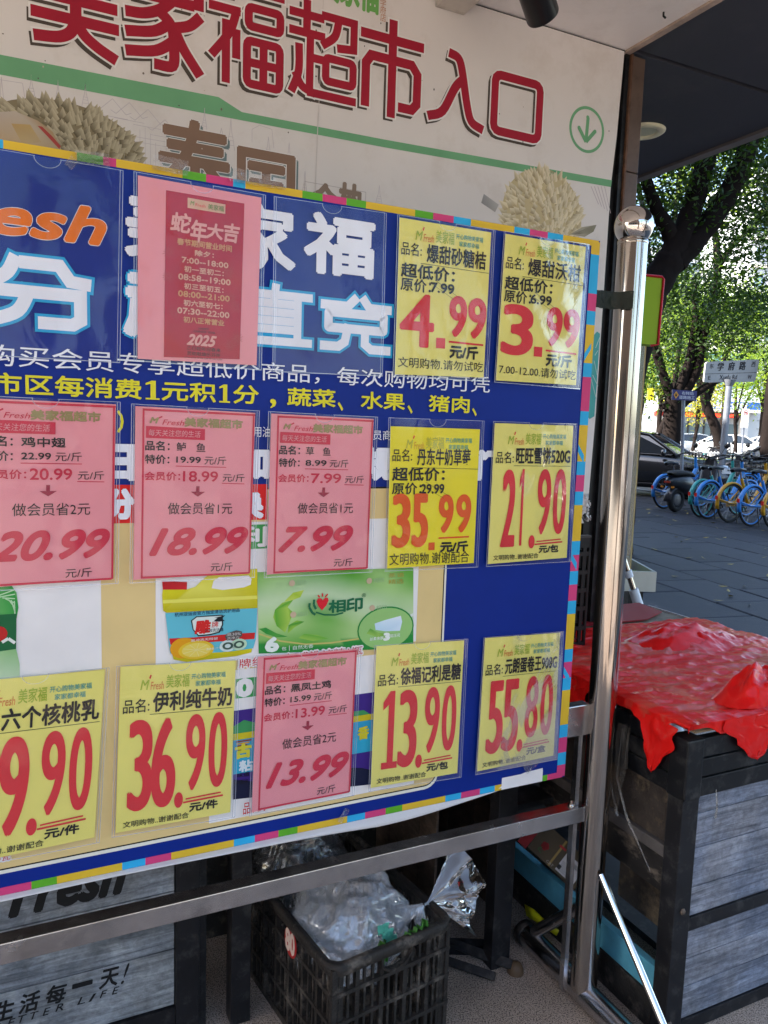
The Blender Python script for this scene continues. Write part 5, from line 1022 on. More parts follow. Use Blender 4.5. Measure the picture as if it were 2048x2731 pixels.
def tail(s, t):
    a = s * 2 * math.pi; return K0 + V((0, 0, -.06 * t)) - EY * .012 * t - EX * .006 + (EX * math.cos(a) + EY * math.sin(a)) * (.007 + .012 * math.sin(t * 2.6)) * (.7 + .5 * ridge(s * 4, t * 2, 1.0, 3))
film('bag_knot', tail, 24, 14, bagm, b1)
lf = mat('leafy_green', (.05, .17, .025, 1), .5, var=.3, vscale=30)
for k, (x, y, z) in enumerate(((.135, .022, .262), (.142, .028, .235), (.205, .018, .262), (.225, .018, .270), (.245, .02, .276), (.19, .02, .25))):
    c_ = C(x, y, z) - EY * .0 + V((0, 0, .012)); f_ = lambda s, t, c_=c_, k=k: c_ + EX * (.022 * (s - .5) * (1.2 - abs(t - .5))) + V((0, 0, .030 * (t - .5))) + EY * (-.012 + .008 * math.sin(s * 9 + k) + .006 * ridge(s * 3, t * 3, k, 2))
    film('green_leaf', f_, 8, 8, lf, b1)
for k in range(3):
    c_ = C(.15 + .012 * k, .05, .30 - .018 * k); film('green_twine', lambda s, t, c_=c_, k=k: c_ + EX * (.03 * (s - .5)) + V((0, 0, .022 * (t - .5))) + EY * (-.02 + .01 * ridge(s * 4 + k, t * 4, k, 3)), 8, 6, mat('teal_print', (.10, .42, .30, 1), .5), b1)

# ------------------------------------------------------------ small things under the board
gb = empty('gift_box', at(1478, 2350, 2.08), 'red and brown gift carton with a white shipping label, lying tilted on the blue board', 'box')
c0 = at(1478, 2268, 2.03); ex = (at(1560, 2332, 2.0) - at(1450, 2232, 2.06)).normalized(); ez = (at(1475, 2230, 2.05) - at(1425, 2290, 2.03)).normalized(); ez = (ez - ex * ez.dot(ex)).normalized(); ey = ex.cross(ez)
if ey.y < 0: ey = -ey
MB().box(c0 + ey * .06 + ex * .02, .16, .12, .085, ex, ey, ez).build('carton', mat('brown_carton', (.085, .058, .025, 1), .5, var=.15), gb)
MB().box(c0 - ex * .075 + ey * .06, .028, .124, .100, ex, ey, ez).build('red_end', mat('red_carton', (.36, .01, .012, 1), .45, var=.1), gb)
L = Flat(lambda u, v, h: c0 + ex * u + ez * v - ey * (h + .0006))
L.poly([(.03, -.036), (.09, -.036), (.09, .018), (.03, .020)], (.62, .58, .56, 1), 1)
for k in range(14): L.rect(.045 + k * .0026, -.001 + .0, .0463 + k * .0026, .010, BK, 2)
for k in range(6): L.line([(.034, -.006 - k * .0048), (.034 + .02 + .006 * (k % 3), -.006 - k * .0048)], .001, (.1, .1, .1, 1), 2)
L.rect(.030, -.030, .040, -.018, BK, 2); L.line([(.062, -.036), (.062, -.004)], .0006, BK, 2)
L.poly([(.008, -.042), (.014, -.042), (.014, .042), (.008, .042)], (.36, .24, .07, 1), 1); L.rect(.004, .018, .024, .024, (.5, .03, .03, 1), 2)
for k in range(5): t = k * 1.256; L.ell(-.025 + .006 * math.cos(t), -.008 + .006 * math.sin(t), .006, .006, (.30, .02, .02, 1), 2, 10)
L.line([(-.03, -.014), (-.036, -.026), (-.024, -.03)], .0015, (.04, .2, .04, 1), 2); L.text('CAT', (.0, -.038, .022, -.031), (.5, .45, .4, 1), layer=3)
L.build('printed_label', INKM, gb)
yb = empty('yellow_packet', gnd(1440, 2475), 'yellow printed food packet lying on the granite floor behind the post', 'packet')
p1, p2, p3, p4 = gnd(1402, 2412, .03), gnd(1408, 2444, .012), gnd(1488, 2494, .012), gnd(1496, 2482, .03)
MB().grid([[p1 * (1 - t) + p4 * t + V((0, 0, .004 * math.sin(t * 7))) for t in (0, .25, .5, .75, 1)], [p2 * (1 - t) + p3 * t for t in (0, .25, .5, .75, 1)]]).build('wrapper', mat('yellow_wrapper', (.72, .66, .015, 1), .35), yb)
yb.children[0].modifiers.new('s', 'SOLIDIFY').thickness = .008
L = Flat(lambda u, v, h: (p2 * (1 - u) + p3 * u) * (1 - v) + (p1 * (1 - u) + p4 * u) * v + V((.0, -1, .6)) * (h * 1.5 + .005))
L.rect(.06, .15, .24, .85, PW, 1)
for k in range(8): L.rect(.08 + k * .018, .25, .09 + k * .018, .75, BK, 2)
for k in range(5): L.rect(.30, .18 + k * .13, .40, .22 + k * .13, (.2, .25, .05, 1), 1)
L.rect(.44, .2, .60, .85, (.03, .25, .05, 1), 1); L.build('printed_label', INKM, yb)
rbg = bag('red_bag', W(-.03, .42, .47), .11, .10, .075, 3.3, 'red festive bag with white pattern in the shade of the middle shelf', mat('red_bag', (.26, .018, .015, 1), .45, var=.3), .3)
MB().bbox((-.09, .26, .385), (.085, .60, .40)).build('shelf', BLKM, ms)
g_ = gnd(1374, 2592); dm = MB().lathe(g_, [(.022, 0), (.021, .012), (.016, .022), (.008, .028), (0, .029)], 20); tag(dm.build('door_stop', mat('brown_knob', (.11, .07, .04, 1), .5)), 'small brown dome on the granite floor near the foot tube', 'door stop')
st = bag('onion_sack', W(-.30, .34, .06), .07, .08, .06, 9.3, 'dusty brown sack on the floor behind the crate corner', mat('brown_sack', (.10, .06, .045, 1), .8, var=.4, dirt=(.2, .1, .07, 1)), .25)
# black basket stack on the back of the table
bk = empty('black_basket', W(.42, .52, .775), 'tall black slotted plastic basket standing on the plywood behind the post', 'basket')
BP = mat('basket_plastic', (.012, .010, .010, 1), .4, var=.2)
def bkside(org, ex, ey, L_, H):
    m_ = MB(); o_ = V(org)
    def bx(x0, x1, z0, z1, dpt=.008, off=0.0): m_.box(o_ + ex * ((x0 + x1) / 2) + ey * (dpt / 2 + off) + V((0, 0, (z0 + z1) / 2)), x1 - x0, dpt, z1 - z0, ex, ey)
    zs = [0, .05, .11, .165, .22, .275, H - .03]
    for z0 in zs: bx(0, L_, z0, z0 + (.012 if z0 < H - .04 else .03))
    n_ = int(L_ / .022)
    for k in range(n_ + 1): x = k * L_ / n_; x = min(max(x, .004), L_ - .004); bx(x - .0048, x + .0048, .01, H - .03, .006, .001)
    m_.build('side_wall', BP, bk)
HB = .33; a, b_, c_, d_ = .10, .285, .40, .66
bkside(W(a, c_, .777), D, NB, b_ - a, HB); bkside(W(a, c_, .777), NB, D, d_ - c_, HB); bkside(W(b_, c_, .777), NB, -D, d_ - c_, HB); bkside(W(a, d_, .777), D, -NB, b_ - a, HB)
MB().prism([W(a, c_, .777 + HB), W(b_, c_, .777 + HB), W(b_, c_ + .02, .777 + HB), W(a, c_ + .02, .777 + HB)], V((0, 0, .006))).build('rim', mat('basket_rim', (.05, .05, .05, 1), .3), bk)
MB().prism([W(a, c_ + .05, .785 + HB), W(a, d_, .785 + HB), W(a, d_, .86 + HB), W(a, c_ + .05, .86 + HB)], D * .30).build('load', BP, bk) if False else MB().prism([W(a, .52, .784 + HB), W(b_, .52, .784 + HB), W(.18, .52, .845 + HB), W(a, .52, .87 + HB)], NB * .12).build('lid', BP, bk)
# telescopic pole leaning behind the table
pa, pb = at(1578, 1225, 3.25), at(1706, 1624, 3.25); dr = (pb - pa).normalized(); pe = pb + dr * ((pb.z - .0) / -dr.z)
tpz = empty('telescopic_pole', pe, 'white and steel telescopic pole leaning between the post and the stall', 'pole')
def ptl(t): return pa + dr * t
LL = (pe - pa).length; s1 = (at(1670, 1510, 3.25) - pa).length; s2 = (at(1688, 1572, 3.25) - pa).length
wpl = mat('white_tube', (.72, .74, .80, 1), .3)
MB().tube([ptl(-.02), ptl(0), ptl(.05), ptl(.24)], [.008, .016, .019, .019], 16).build('grip', wpl, tpz); MB().tube([ptl(.23), ptl(s2)], .0125, 16).build('inner_tube', STEEL, tpz)
MB().tube([ptl(s1 + .02), ptl(s1 + .05)], .018, 16).build('clamp', wpl, tpz); MB().tube([ptl(s2), ptl(LL)], .021, 18).build('outer_tube', wpl, tpz)
# stall with a clear side sheet and green lit-box header
ZS = 3.55
stl = empty('street_stall', at(1690, 1700, ZS), 'pale metal stall tray with a tall clear side sheet behind the post', 'stall')
alu = mat('pale_metal', (.52, .52, .47, 1), .4, metal=.3, var=.1)
acr = film_mat('clear_sheet', (.80, .82, .74, 1), .30, .14, 1.2, (.42, .43, .34, 1))
tl, tr, br, bl = at(1628, 930, ZS), at(1716, 922, ZS), at(1679, 1522, ZS), at(1600, 1522, ZS); tr = V((br.x + .0, ZS, tr.z)); tl = V((bl.x, ZS, tl.z))
MB().prism([tl, tr, br, bl], V((0, .004, 0))).build('clear_sheet', acr, stl)
MB().prism([tr, tr + V((.006, 0, 0)), br + V((.006, 0, 0)), br], V((0, .008, 0))).build('sheet_edge', mat('amber_edge', (.55, .42, .2, 1), .3), stl)
a = at(1655, 1522, ZS); b_ = at(1751, 1519, ZS); hz = .095
MB().box(V(((a.x + b_.x) / 2 - .05, ZS, a.z - hz / 2)), (b_.x - a.x) + .1, .012, hz).build('tray_front', alu, stl); MB().box(V(((a.x + b_.x) / 2 - .05, ZS + .25, a.z - .06)), (b_.x - a.x) + .1, .5, .01).build('tray_floor', mat('wet_tray', (.10, .11, .07, 1), .15, var=.4), stl)
MB().box(V((b_.x - .006, ZS + .25, a.z - hz / 2)), .012, .5, hz).build('tray_side', alu, stl); MB().box(V(((a.x + b_.x) / 2 - .05, ZS + .5, a.z - hz / 2)), (b_.x - a.x) + .1, .012, hz).build('tray_back', alu, stl)
c_ = at(1645, 1600, ZS); MB().box(V((c_.x, ZS + .03, (a.z - hz) / 2)), .05, .05, a.z - hz).build('leg', alu, stl)
c_ = at(1690, 1600, ZS + .1); MB().box(V((c_.x, ZS + .2, (a.z - hz) / 2)), .07, .25, a.z - hz - .002).build('side_box', BLKP, stl)
lett = empty('lettuce_leaf', V((b_.x - .06, ZS + .2, a.z - .05)), 'bright green vegetable leaf lying in the pale stall tray', 'leaf')
film('leaf_blade', lambda s, t: V((b_.x - .06, ZS + .16, a.z - .048)) + V((.07 * (s - .5), .12 * (t - .5), .02 * ridge(s * 4, t * 4, 1, 3))), 14, 14, mat('fresh_leaf', (.25, .5, .04, 1), .5, var=.3, vscale=30), lett)
gs = empty('green_sign_box', at(1730, 920, ZS - .03), 'lime green sign box with a red edge fixed above the clear sheet', 'sign')
g1, g2, g3, g4 = at(1690, 737, ZS - .02), at(1768, 741, ZS - .02), at(1752, 921, ZS - .02), at(1672, 916, ZS - .02); gl = V((-.10, 0, .012)); 
gmat = mat('lime_sign_face', (.34, .55, .02, 1), .45)
MB().prism([g1 + gl, g2, g3, g4 + gl], V((0, .07, 0))).build('sign_face', gmat, gs)
rm = mat('red_sign_edge', (.60, .015, .03, 1), .4, bump=.3, bscale=60)
MB().tube([g1 + gl + V((0, -.002, .004)), g2 + V((-.006, -.002, .004)), g2 + V((.003, -.002, -.006)), g3 + V((.003, -.002, .004)), g3 + V((-.03, -.002, -.003))], .006, 8).build('red_edge', rm, gs)
L = Flat(lambda u, v, h: g4 + (g3 - g4) * u + (g1 - g4) * v + V((0, -h - .0006, 0)))
L.text('叶', (-.32, .56, -.05 + .14, .74), BK, bold=.012, fat=.004); L.line([(-.1, .49), (.18, .50), (.0, .36)], .03, BK, 2); L.line([(.0, .27), (.16, .268)], .008, BK, 2)
L.build('printed_lettering', INKM, gs)

# ------------------------------------------------------------ trees
barkm = mat('dark_bark', (.013, .0095, .0085, 1), .9, var=.35, vscale=7, bump=.8, bscale=18, stretch=(1, 1, .35), spec=.08)
def leaf_mat(name, front, back):
    m = bpy.data.materials.new(name); m.use_nodes = True; nt = m.node_tree; b = nt.nodes['Principled BSDF']; out = nt.nodes['Material Output']
    a = nt.nodes.new('ShaderNodeAttribute'); a.attribute_name = 'tone'
    mx = nt.nodes.new('ShaderNodeMix'); mx.data_type = 'RGBA'; mx.inputs[6].default_value = front; mx.inputs[7].default_value = back; nt.links.new(a.outputs['Fac'], mx.inputs[0]); nt.links.new(mx.outputs[2], b.inputs['Base Color'])
    b.inputs['Roughness'].default_value = .42; b.inputs['Specular IOR Level'].default_value = .22
    t = nt.nodes.new('ShaderNodeBsdfTranslucent'); s = nt.nodes.new('ShaderNodeVectorMath'); s.operation = 'MULTIPLY'; s.inputs[1].default_value = (2.6, 2.5, .9); nt.links.new(mx.outputs[2], s.inputs[0]); nt.links.new(s.outputs[0], t.inputs[0])
    m2 = nt.nodes.new('ShaderNodeMixShader'); m2.inputs[0].default_value = .42; nt.links.new(b.outputs[0], m2.inputs[1]); nt.links.new(t.outputs[0], m2.inputs[2]); nt.links.new(m2.outputs[0], out.inputs[0]); return m
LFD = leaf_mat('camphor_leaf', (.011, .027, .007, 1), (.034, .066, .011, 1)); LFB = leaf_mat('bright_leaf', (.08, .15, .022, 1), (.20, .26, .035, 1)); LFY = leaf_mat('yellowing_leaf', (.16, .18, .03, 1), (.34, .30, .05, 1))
def crown(name, blobs, size, m, parent, seed=0, asp=.42):
    """blobs: (centre, radii, twigs, leaves per twig): leaf-sized faces scattered round twig ends"""
    r = np.random.default_rng(seed); P_ = []
    for c, rad, nt_, nl in blobs:
        d = r.normal(size=(nt_, 3)); d /= np.linalg.norm(d, axis=1)[:, None]; q = r.random(nt_) ** (1 / 2.2)
        tw = np.array(c) + d * q[:, None] * np.array(rad); lf_ = tw.repeat(nl, 0) + r.normal(size=(nt_ * nl, 3)) * size * 1.9; P_.append(lf_)
    P_ = np.concatenate(P_); n = len(P_)
    a = r.normal(size=(n, 3)); a[:, 2] = a[:, 2] * .6 - .35; a /= np.linalg.norm(a, axis=1)[:, None]; b_ = np.cross(a, r.normal(size=(n, 3))); b_ /= np.linalg.norm(b_, axis=1)[:, None]
    L_ = size * r.uniform(.6, 1.25, n)[:, None]; v = np.empty((n, 4, 3)); v[:, 0] = P_ - a * L_ * .5; v[:, 1] = P_ + b_ * L_ * asp * .5 + a * L_ * .05; v[:, 2] = P_ + a * L_ * .5; v[:, 3] = P_ - b_ * L_ * asp * .5 + a * L_ * .05
    o0 = np.array(loc_of(parent)); me = bpy.data.meshes.new(name); me.vertices.add(n * 4); me.vertices.foreach_set('co', (v.reshape(-1, 3) - o0).ravel()); me.loops.add(n * 4); me.loops.foreach_set('vertex_index', np.arange(n * 4)); me.polygons.add(n); me.polygons.foreach_set('loop_start', np.arange(0, n * 4, 4)); me.polygons.foreach_set('loop_total', np.full(n, 4))
    me.materials.append(m); t = me.attributes.new('tone', 'FLOAT', 'FACE'); t.data.foreach_set('value', np.clip(r.normal(.4, .3, n), 0, 1)); me.update(calc_edges=True)
    o = bpy.data.objects.new(name, me); COL.objects.link(o); o.parent = parent; return o
def limb(pts, r, name, parent, n=12):
    # smooth the path a little and let it wobble
    P_ = [V(p) for p in pts]; R__ = list(r); out = []; ro = []
    for i in range(len(P_) - 1):
        for k in range(6):
            t = k / 6; p0 = P_[max(i - 1, 0)]; p1 = P_[i]; p2 = P_[i + 1]; p3 = P_[min(i + 2, len(P_) - 1)]
            out.append(.5 * ((2 * p1) + (p2 - p0) * t + (2 * p0 - 5 * p1 + 4 * p2 - p3) * t * t + (3 * p1 - p0 - 3 * p2 + p3) * t ** 3)); ro.append((R__[i] * (1 - t) + R__[i + 1] * t) * (1 + .07 * math.sin(i * 5 + k * 2.3)))
    out.append(P_[-1]); ro.append(R__[-1]); return MB().tube(out, ro, n).build(name, barkm, parent)
def tree(label, base, limbs, blobs, size, m, seed, cat='tree', grp='street trees'):
    t = empty('street_tree', base, label, cat, grp)
    for k, (pts, r) in enumerate(limbs): limb(pts, r, 'trunk' if k == 0 else 'limb', t)
    crown('crown', blobs, size, m, t, seed); return t
A = lambda x, y, Y=9.0: at(x, y, Y)
fA = A(1790, 668); bA = gnd(1640, 1480); bA = V((bA.x, bA.y, 0))
tree('nearest dark forked tree rising behind the green sign box', bA,
     [([V((bA.x, 9.0, -.05)), A(1655, 1250), A(1680, 1000), A(1730, 800), A(1790, 690)], [.25, .20, .185, .19, .17]),
      ([A(1770, 720), A(1792, 640), A(1752, 560), A(1720, 470), A(1700, 380)], [.14, .10, .075, .06, .05]),
      ([A(1785, 700), A(1830, 600), A(1868, 480), A(1905, 330), A(1930, 180)], [.16, .125, .11, .10, .08]),
      ([A(1800, 700), A(1880, 610), A(1950, 500), A(1995, 390), A(2040, 240)], [.14, .125, .12, .105, .085]),
      ],
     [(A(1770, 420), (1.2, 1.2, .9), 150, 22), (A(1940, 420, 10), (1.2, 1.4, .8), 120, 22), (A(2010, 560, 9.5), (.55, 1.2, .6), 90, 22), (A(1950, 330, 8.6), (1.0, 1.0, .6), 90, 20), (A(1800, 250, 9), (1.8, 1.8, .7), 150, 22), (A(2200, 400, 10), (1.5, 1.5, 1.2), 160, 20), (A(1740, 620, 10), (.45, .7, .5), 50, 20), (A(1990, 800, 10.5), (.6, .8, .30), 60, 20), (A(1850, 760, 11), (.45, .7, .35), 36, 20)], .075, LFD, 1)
B2 = lambda x, y, Y=20.0: at(x, y, Y)
b0 = gnd(1790, 1310); b0 = V((B2(1792, 1200).x, 20, 0))
tree('dark street tree with three branches rising behind the blue construction sign', b0,
     [([b0 + V((0, 0, -.05)), B2(1790, 1180), B2(1795, 1080), B2(1795, 1040)], [.30, .24, .22, .20]),
      ([B2(1790, 1060), B2(1765, 990), B2(1745, 930), B2(1715, 880)], [.15, .12, .10, .07]),
      ([B2(1800, 1060), B2(1830, 990), B2(1845, 930), B2(1855, 840), B2(1850, 740)], [.14, .12, .11, .09, .06]),
      ([B2(1805, 1070), B2(1848, 1010), B2(1868, 940), B2(1878, 880), B2(1904, 790), B2(1914, 700), B2(1905, 600)], [.14, .13, .12, .11, .11, .10, .07]),
      ([B2(1912, 720), B2(1945, 665), B2(1990, 620), B2(2035, 560)], [.09, .075, .06, .05]),
      ([B2(1815, 1080), B2(1870, 1040), B2(1915, 1015), B2(1990, 985)], [.13, .10, .08, .05]),
      ([B2(1770, 1075), B2(1775, 1090)], [.12, .14])],
     [(B2(1740, 860), (2.0, 2, 1.3), 140, 16), (B2(1850, 800), (1.6, 2, 1.1), 110, 16), (B2(1700, 640), (3, 3, 2), 170, 16), (B2(1930, 880), (1.5, 2, .7), 90, 16), (B2(2020, 860), (1.2, 1.6, .9), 80, 16), (B2(1720, 1000), (.8, 1, .7), 40, 16), (B2(1880, 640), (2.6, 2.6, 1.6), 130, 16)], .13, LFD, 2)
def simple(label, px, Y, ztop, rx, m, seed, size, base_r=.14, lean=0.0, zlo=2.4, n=150, nl=14, fork=3):
    c = at(px, 1165, Y); b = V((c.x, Y, 0)); zc = (ztop + zlo) / 2; r = random.Random(seed)
    L_ = [([b, b + V((lean * .3, 0, zlo * .5)), b + V((lean, 0, zlo)), b + V((lean * 1.3, 0, zc))], [base_r * 1.2, base_r, base_r * .85, base_r * .5])]
    for k in range(fork):
        t = r.uniform(0, 6.28); L_.append(([b + V((lean * .9, 0, zlo * r.uniform(.75, 1))), b + V((lean + math.cos(t) * rx * .35, math.sin(t) * rx * .35, zc * .85)), b + V((lean + math.cos(t) * rx * .7, math.sin(t) * rx * .7, zc + .5))], [base_r * .55, base_r * .4, base_r * .2]))
    bl = [(b + V((lean + r.uniform(-.5, .5) * rx, r.uniform(-.5, .5) * rx, zc + r.uniform(-.35, .4) * (ztop - zlo))), (rx * r.uniform(.4, .65), rx * r.uniform(.4, .65), (ztop - zlo) * r.uniform(.16, .26)), n // 6, nl) for k in range(9)]
    return tree(label, b, L_, bl, size, m, seed)
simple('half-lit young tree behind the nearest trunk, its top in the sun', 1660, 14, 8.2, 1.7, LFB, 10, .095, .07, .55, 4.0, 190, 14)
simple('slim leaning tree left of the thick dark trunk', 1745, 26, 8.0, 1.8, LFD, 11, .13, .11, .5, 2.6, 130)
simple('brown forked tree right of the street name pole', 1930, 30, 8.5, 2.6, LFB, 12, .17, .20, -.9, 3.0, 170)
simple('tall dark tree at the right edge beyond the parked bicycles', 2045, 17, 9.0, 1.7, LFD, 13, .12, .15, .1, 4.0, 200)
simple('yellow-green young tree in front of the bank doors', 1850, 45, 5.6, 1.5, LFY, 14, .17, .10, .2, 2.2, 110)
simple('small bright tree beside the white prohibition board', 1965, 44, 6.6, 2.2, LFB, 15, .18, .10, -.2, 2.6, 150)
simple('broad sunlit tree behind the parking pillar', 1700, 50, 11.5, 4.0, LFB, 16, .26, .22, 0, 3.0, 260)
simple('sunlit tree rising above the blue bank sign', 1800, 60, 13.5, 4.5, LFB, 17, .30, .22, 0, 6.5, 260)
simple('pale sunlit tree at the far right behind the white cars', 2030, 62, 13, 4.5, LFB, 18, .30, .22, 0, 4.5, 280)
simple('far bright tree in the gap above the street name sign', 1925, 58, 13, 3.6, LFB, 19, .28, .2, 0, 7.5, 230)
simple('distant yellow-green tree between the pillar and the blue sign', 1755, 64, 9.5, 3.6, LFY, 20, .28, .2, 0, 4.0, 180)
# trees behind the viewer; they show in the steel ball and the card sleeves
for k, (x, y) in enumerate(((7.5, -1.0), (9.5, -5.5), (7.5, -13.0), (-4, -19.0))):
    b = V((x, y, 0)); r = random.Random(50 + k); L_ = [([b, b + V((.1, 0, 1.6)), b + V((.2, .1, 3.4)), b + V((.2, 0, 5))], [.2, .17, .14, .08])]
    for q in range(3): t = r.uniform(0, 6.3); L_.append(([b + V((.15, .05, 2.6)), b + V((math.cos(t) * 1.0, math.sin(t) * 1.0, 4)), b + V((math.cos(t) * 1.9, math.sin(t) * 1.9, 5.4))], [.1, .07, .04]))
    bl = [(b + V((r.uniform(-1.4, 1.4), r.uniform(-1.4, 1.4), r.uniform(3.8, 6.6))), (1.3, 1.3, .8), 34, 12) for q in range(7)]
    tree(('street tree behind the viewer nearest the shop entrance', 'street tree behind the viewer beside the kerb', 'street tree far behind the viewer in the sun', 'street tree behind the viewer on the shop side')[k], b, L_, bl, .16, LFB, 60 + k)

# ------------------------------------------------------------ bicycles
rub = mat('black_rubber', (.016, .016, .017, 1), .75, var=.2)
BLKG = mat('black_gloss_plastic', (.014, .014, .016, 1), .3)
def paint(n_, c): return mat(n_ + '_paint', c, .32, coat=.3, var=.06, vscale=20)
def bicycle(kind, c1, c2, rimc, spoke, group='hire bicycles parked in a row', fend=None):
    t = empty('bicycle', V((0, 0, 0))); t['category'] = 'bicycle'; t['group'] = group; R = .325; WB = 1.03
    def wheel(x, z=R):
        wr = MB().torus((x, 0, z), R - .040, .012, n=40, m=6); wr.build('wheel', rimc, t, True); wo = t.children[-1] if False else [c for c in bpy.data.objects if c.parent is t and c.name.startswith('wheel')][-1]
        MB().torus((x, 0, z), R - .018, .020, n=40, m=8).build('tyre', rub, wo, True)
        m_ = MB()
        for k in range(16):
            a = k * math.pi / 8; s_ = .02 * (1 if k % 2 else -1); m_.tube([(x + .02 * math.cos(a + 1), s_, z + .02 * math.sin(a + 1)), (x + (R - .045) * math.cos(a), 0, z + (R - .045) * math.sin(a))], .0022, 4, False)
        m_.tube([(x, -.045, z), (x, .045, z)], .022, 10); m_.build('spokes', spoke, wo, True)
    wheel(0); wheel(WB)
    def fender(x, a0, a1, m, wd=.030):
        rows = []
        for k in range(15):
            a = math.radians(a0 + (a1 - a0) * k / 14); rr_ = R + .022; rows.append([V((x + (rr_ - dz) * math.cos(a), y, R + (rr_ - dz) * math.sin(a))) for y, dz in ((-wd, .030), (-wd * .9, .004), (0, 0), (wd * .9, .004), (wd, .030))])
        o = MB().grid(rows).build('mudguard', m, t, True); o.modifiers.new('s', 'SOLIDIFY').thickness = .004; return o
    f = fender(0, 35, 195, c1); fender(WB, 20, 150, c1 if kind != 'yellow' else BLKG)
    # forked stay of the rear mudguard
    m_ = MB()
    for s_ in (-1, 1): m_.tube([(-R * 1.0, s_ * .034, R * 1.22), (-.10, s_ * .045, R * 1.02), (0, s_ * .055, R)], [.015, .012, .014], 6)
    m_.build('stay', c1, t, True)
    MB().box((-.352, 0, R + .095), .014, .042, .062).build('tail_light', mat('red_lamp', (.65, .03, .02, 1), .3), t, True)
    fr = MB()
    fr.tube([(.42, 0, .30), (.22, 0, .72)], .026, 10); fr.tube([(.42, 0, .30), (.62, 0, .42), (.86, 0, .80)], [.045, .046, .034], 12); fr.tube([(.83, 0, .74), (.80, 0, .98)], .026, 10)
    for s_ in (-1, 1): fr.tube([(.42, s_ * .05, .30), (0, s_ * .058, R)], .014, 8); fr.tube([(.29, s_ * .03, .58), (0, s_ * .058, R)], .010, 8)
    fr.build('frame', c1, t, True)
    fk = MB(); fk.tube([(.85, 0, .86), (.89, 0, .70)], .022, 8)
    for s_ in (-1, 1): fk.tube([(.89, s_ * .045, .70), (WB, s_ * .05, R)], .014, 8)
    fk.build('fork', c2, t, True)
    m_ = MB(); m_.box((.21, .062, .305), .46, .02, .085); m_.box((.42, .066, .30), .14, .024, .12); m_.build('chain_case', c2, t, True)
    m_ = MB(); m_.tube([(.42, -.09, .30), (.42, .09, .30)], .014, 8); m_.tube([(.42, .09, .30), (.50, .09, .17)], .012, 6); m_.tube([(.42, -.09, .30), (.34, -.09, .43)], .012, 6); m_.box((.50, .135, .165), .08, .085, .022); m_.box((.34, -.135, .435), .08, .085, .022); m_.build('pedals', BLKG, t, True)
    MB().tube([(.22, 0, .70), (.18, 0, .84)], .014, 8).build('seat_post', STEEL, t, True)
    rows = []
    for k, (x, wd, z) in enumerate(((-.02, .04, .855), (.02, .085, .875), (.08, .095, .885), (.15, .075, .88), (.22, .040, .872), (.29, .026, .868), (.32, .01, .86))):
        rows.append([V((x, wd * math.cos(a), z + (.022 if math.sin(a) > 0 else .035) * math.sin(a))) for a in [math.pi * 2 * q / 12 for q in range(13)]])
    MB().grid(rows).build('saddle', BLKG, t, True)
    hb = MB(); hb.tube([(.80, 0, .96), (.79, 0, 1.05)], .016, 8); hb.tube([(.66, -.28, 1.02), (.76, -.16, 1.08), (.80, 0, 1.06), (.76, .16, 1.08), (.66, .28, 1.02)], .012, 8); hb.tube([(.66, -.28, 1.02), (.58, -.30, 1.0)], .018, 8); hb.tube([(.66, .28, 1.02), (.58, .30, 1.0)], .018, 8); hb.build('handlebar', BLKG, t, True)
    bs = MB()
    for zz_ in (.80, .86, .92, .98): 
        q_ = [(.88, -.13), (1.10, -.15), (1.10, .15), (.88, .13), (.88, -.13)]
        bs.tube([(x + (zz_ - .8) * .1, y, zz_) for x, y in q_], .006, 5, False)
    for (x, y) in ((.88, -.13), (.99, -.14), (1.10, -.15), (1.10, -.05), (1.10, .05), (1.10, .15), (.99, .14), (.88, .13), (.88, 0)): bs.tube([(x, y, .80), (x + .018, y, .98)], .005, 5)
    bs.box((.99, 0, .795), .24, .28, .01); bs.build('basket', BLKG, t, True)
    MB().tube([(.05, -.06, .30), (-.02, -.16, .01)], .009, 6).build('kickstand', BLKG, t, True)
    return t
blue = paint('sky_blue', (.02, .20, .58, 1)); dblue = paint('pale_blue', (.28, .40, .56, 1)); teal = paint('teal', (.03, .32, .29, 1)); yel = paint('amber_yellow', (.52, .26, .01, 1)); wht = paint('white', (.5, .52, .54, 1))
brim = mat('blue_rim', (.03, .22, .62, 1), .35); trim_ = mat('teal_rim', (.04, .42, .42, 1), .35); krim = mat('black_rim', (.02, .02, .02, 1), .4); sps = mat('spoke_steel', (.6, .6, .62, 1), .25, metal=1.0)
bkB = bicycle('blue', blue, dblue, brim, sps); bkT = bicycle('teal', teal, wht, trim_, trim_); bkY = bicycle('yellow', yel, yel, krim, sps)
def place_bike(src, x, y, px, label, hd=62, first=False):
    g = gnd(x, y); o = src if first else copy_tree(src)
    o.location = (g.x, g.y, .0); o.rotation_euler = (random.uniform(-.05, .03), 0, math.radians(90 - hd)); o['label'] = label; return o
place_bike(bkB, 1770, 1357, 0, 'sky blue hire bicycle at the left end of the row, half behind the moped', 60, True)
place_bike(bkT, 1870, 1380, 0, 'teal hire bicycle whose rear wheel overlaps a blue one', 58, True)
place_bike(bkB, 1887, 1384, 0, 'sky blue hire bicycle between the teal and the yellow one', 60)
place_bike(bkY, 1945, 1394, 0, 'amber yellow hire bicycle with black wheels in the middle of the row', 62, True)
place_bike(bkB, 2002, 1404, 0, 'sky blue hire bicycle with white chain case nearest the viewer', 60)
place_bike(bkY, 2068, 1414, 0, 'amber yellow hire bicycle cut off by the right edge', 62)
place_bike(bkY, 2035, 1340, 0, 'amber yellow hire bicycle standing upright in the second row at the right', 55)
place_bike(bkB, 1990, 1345, 0, 'pale blue hire bicycle in the second row behind the yellow one', 70)
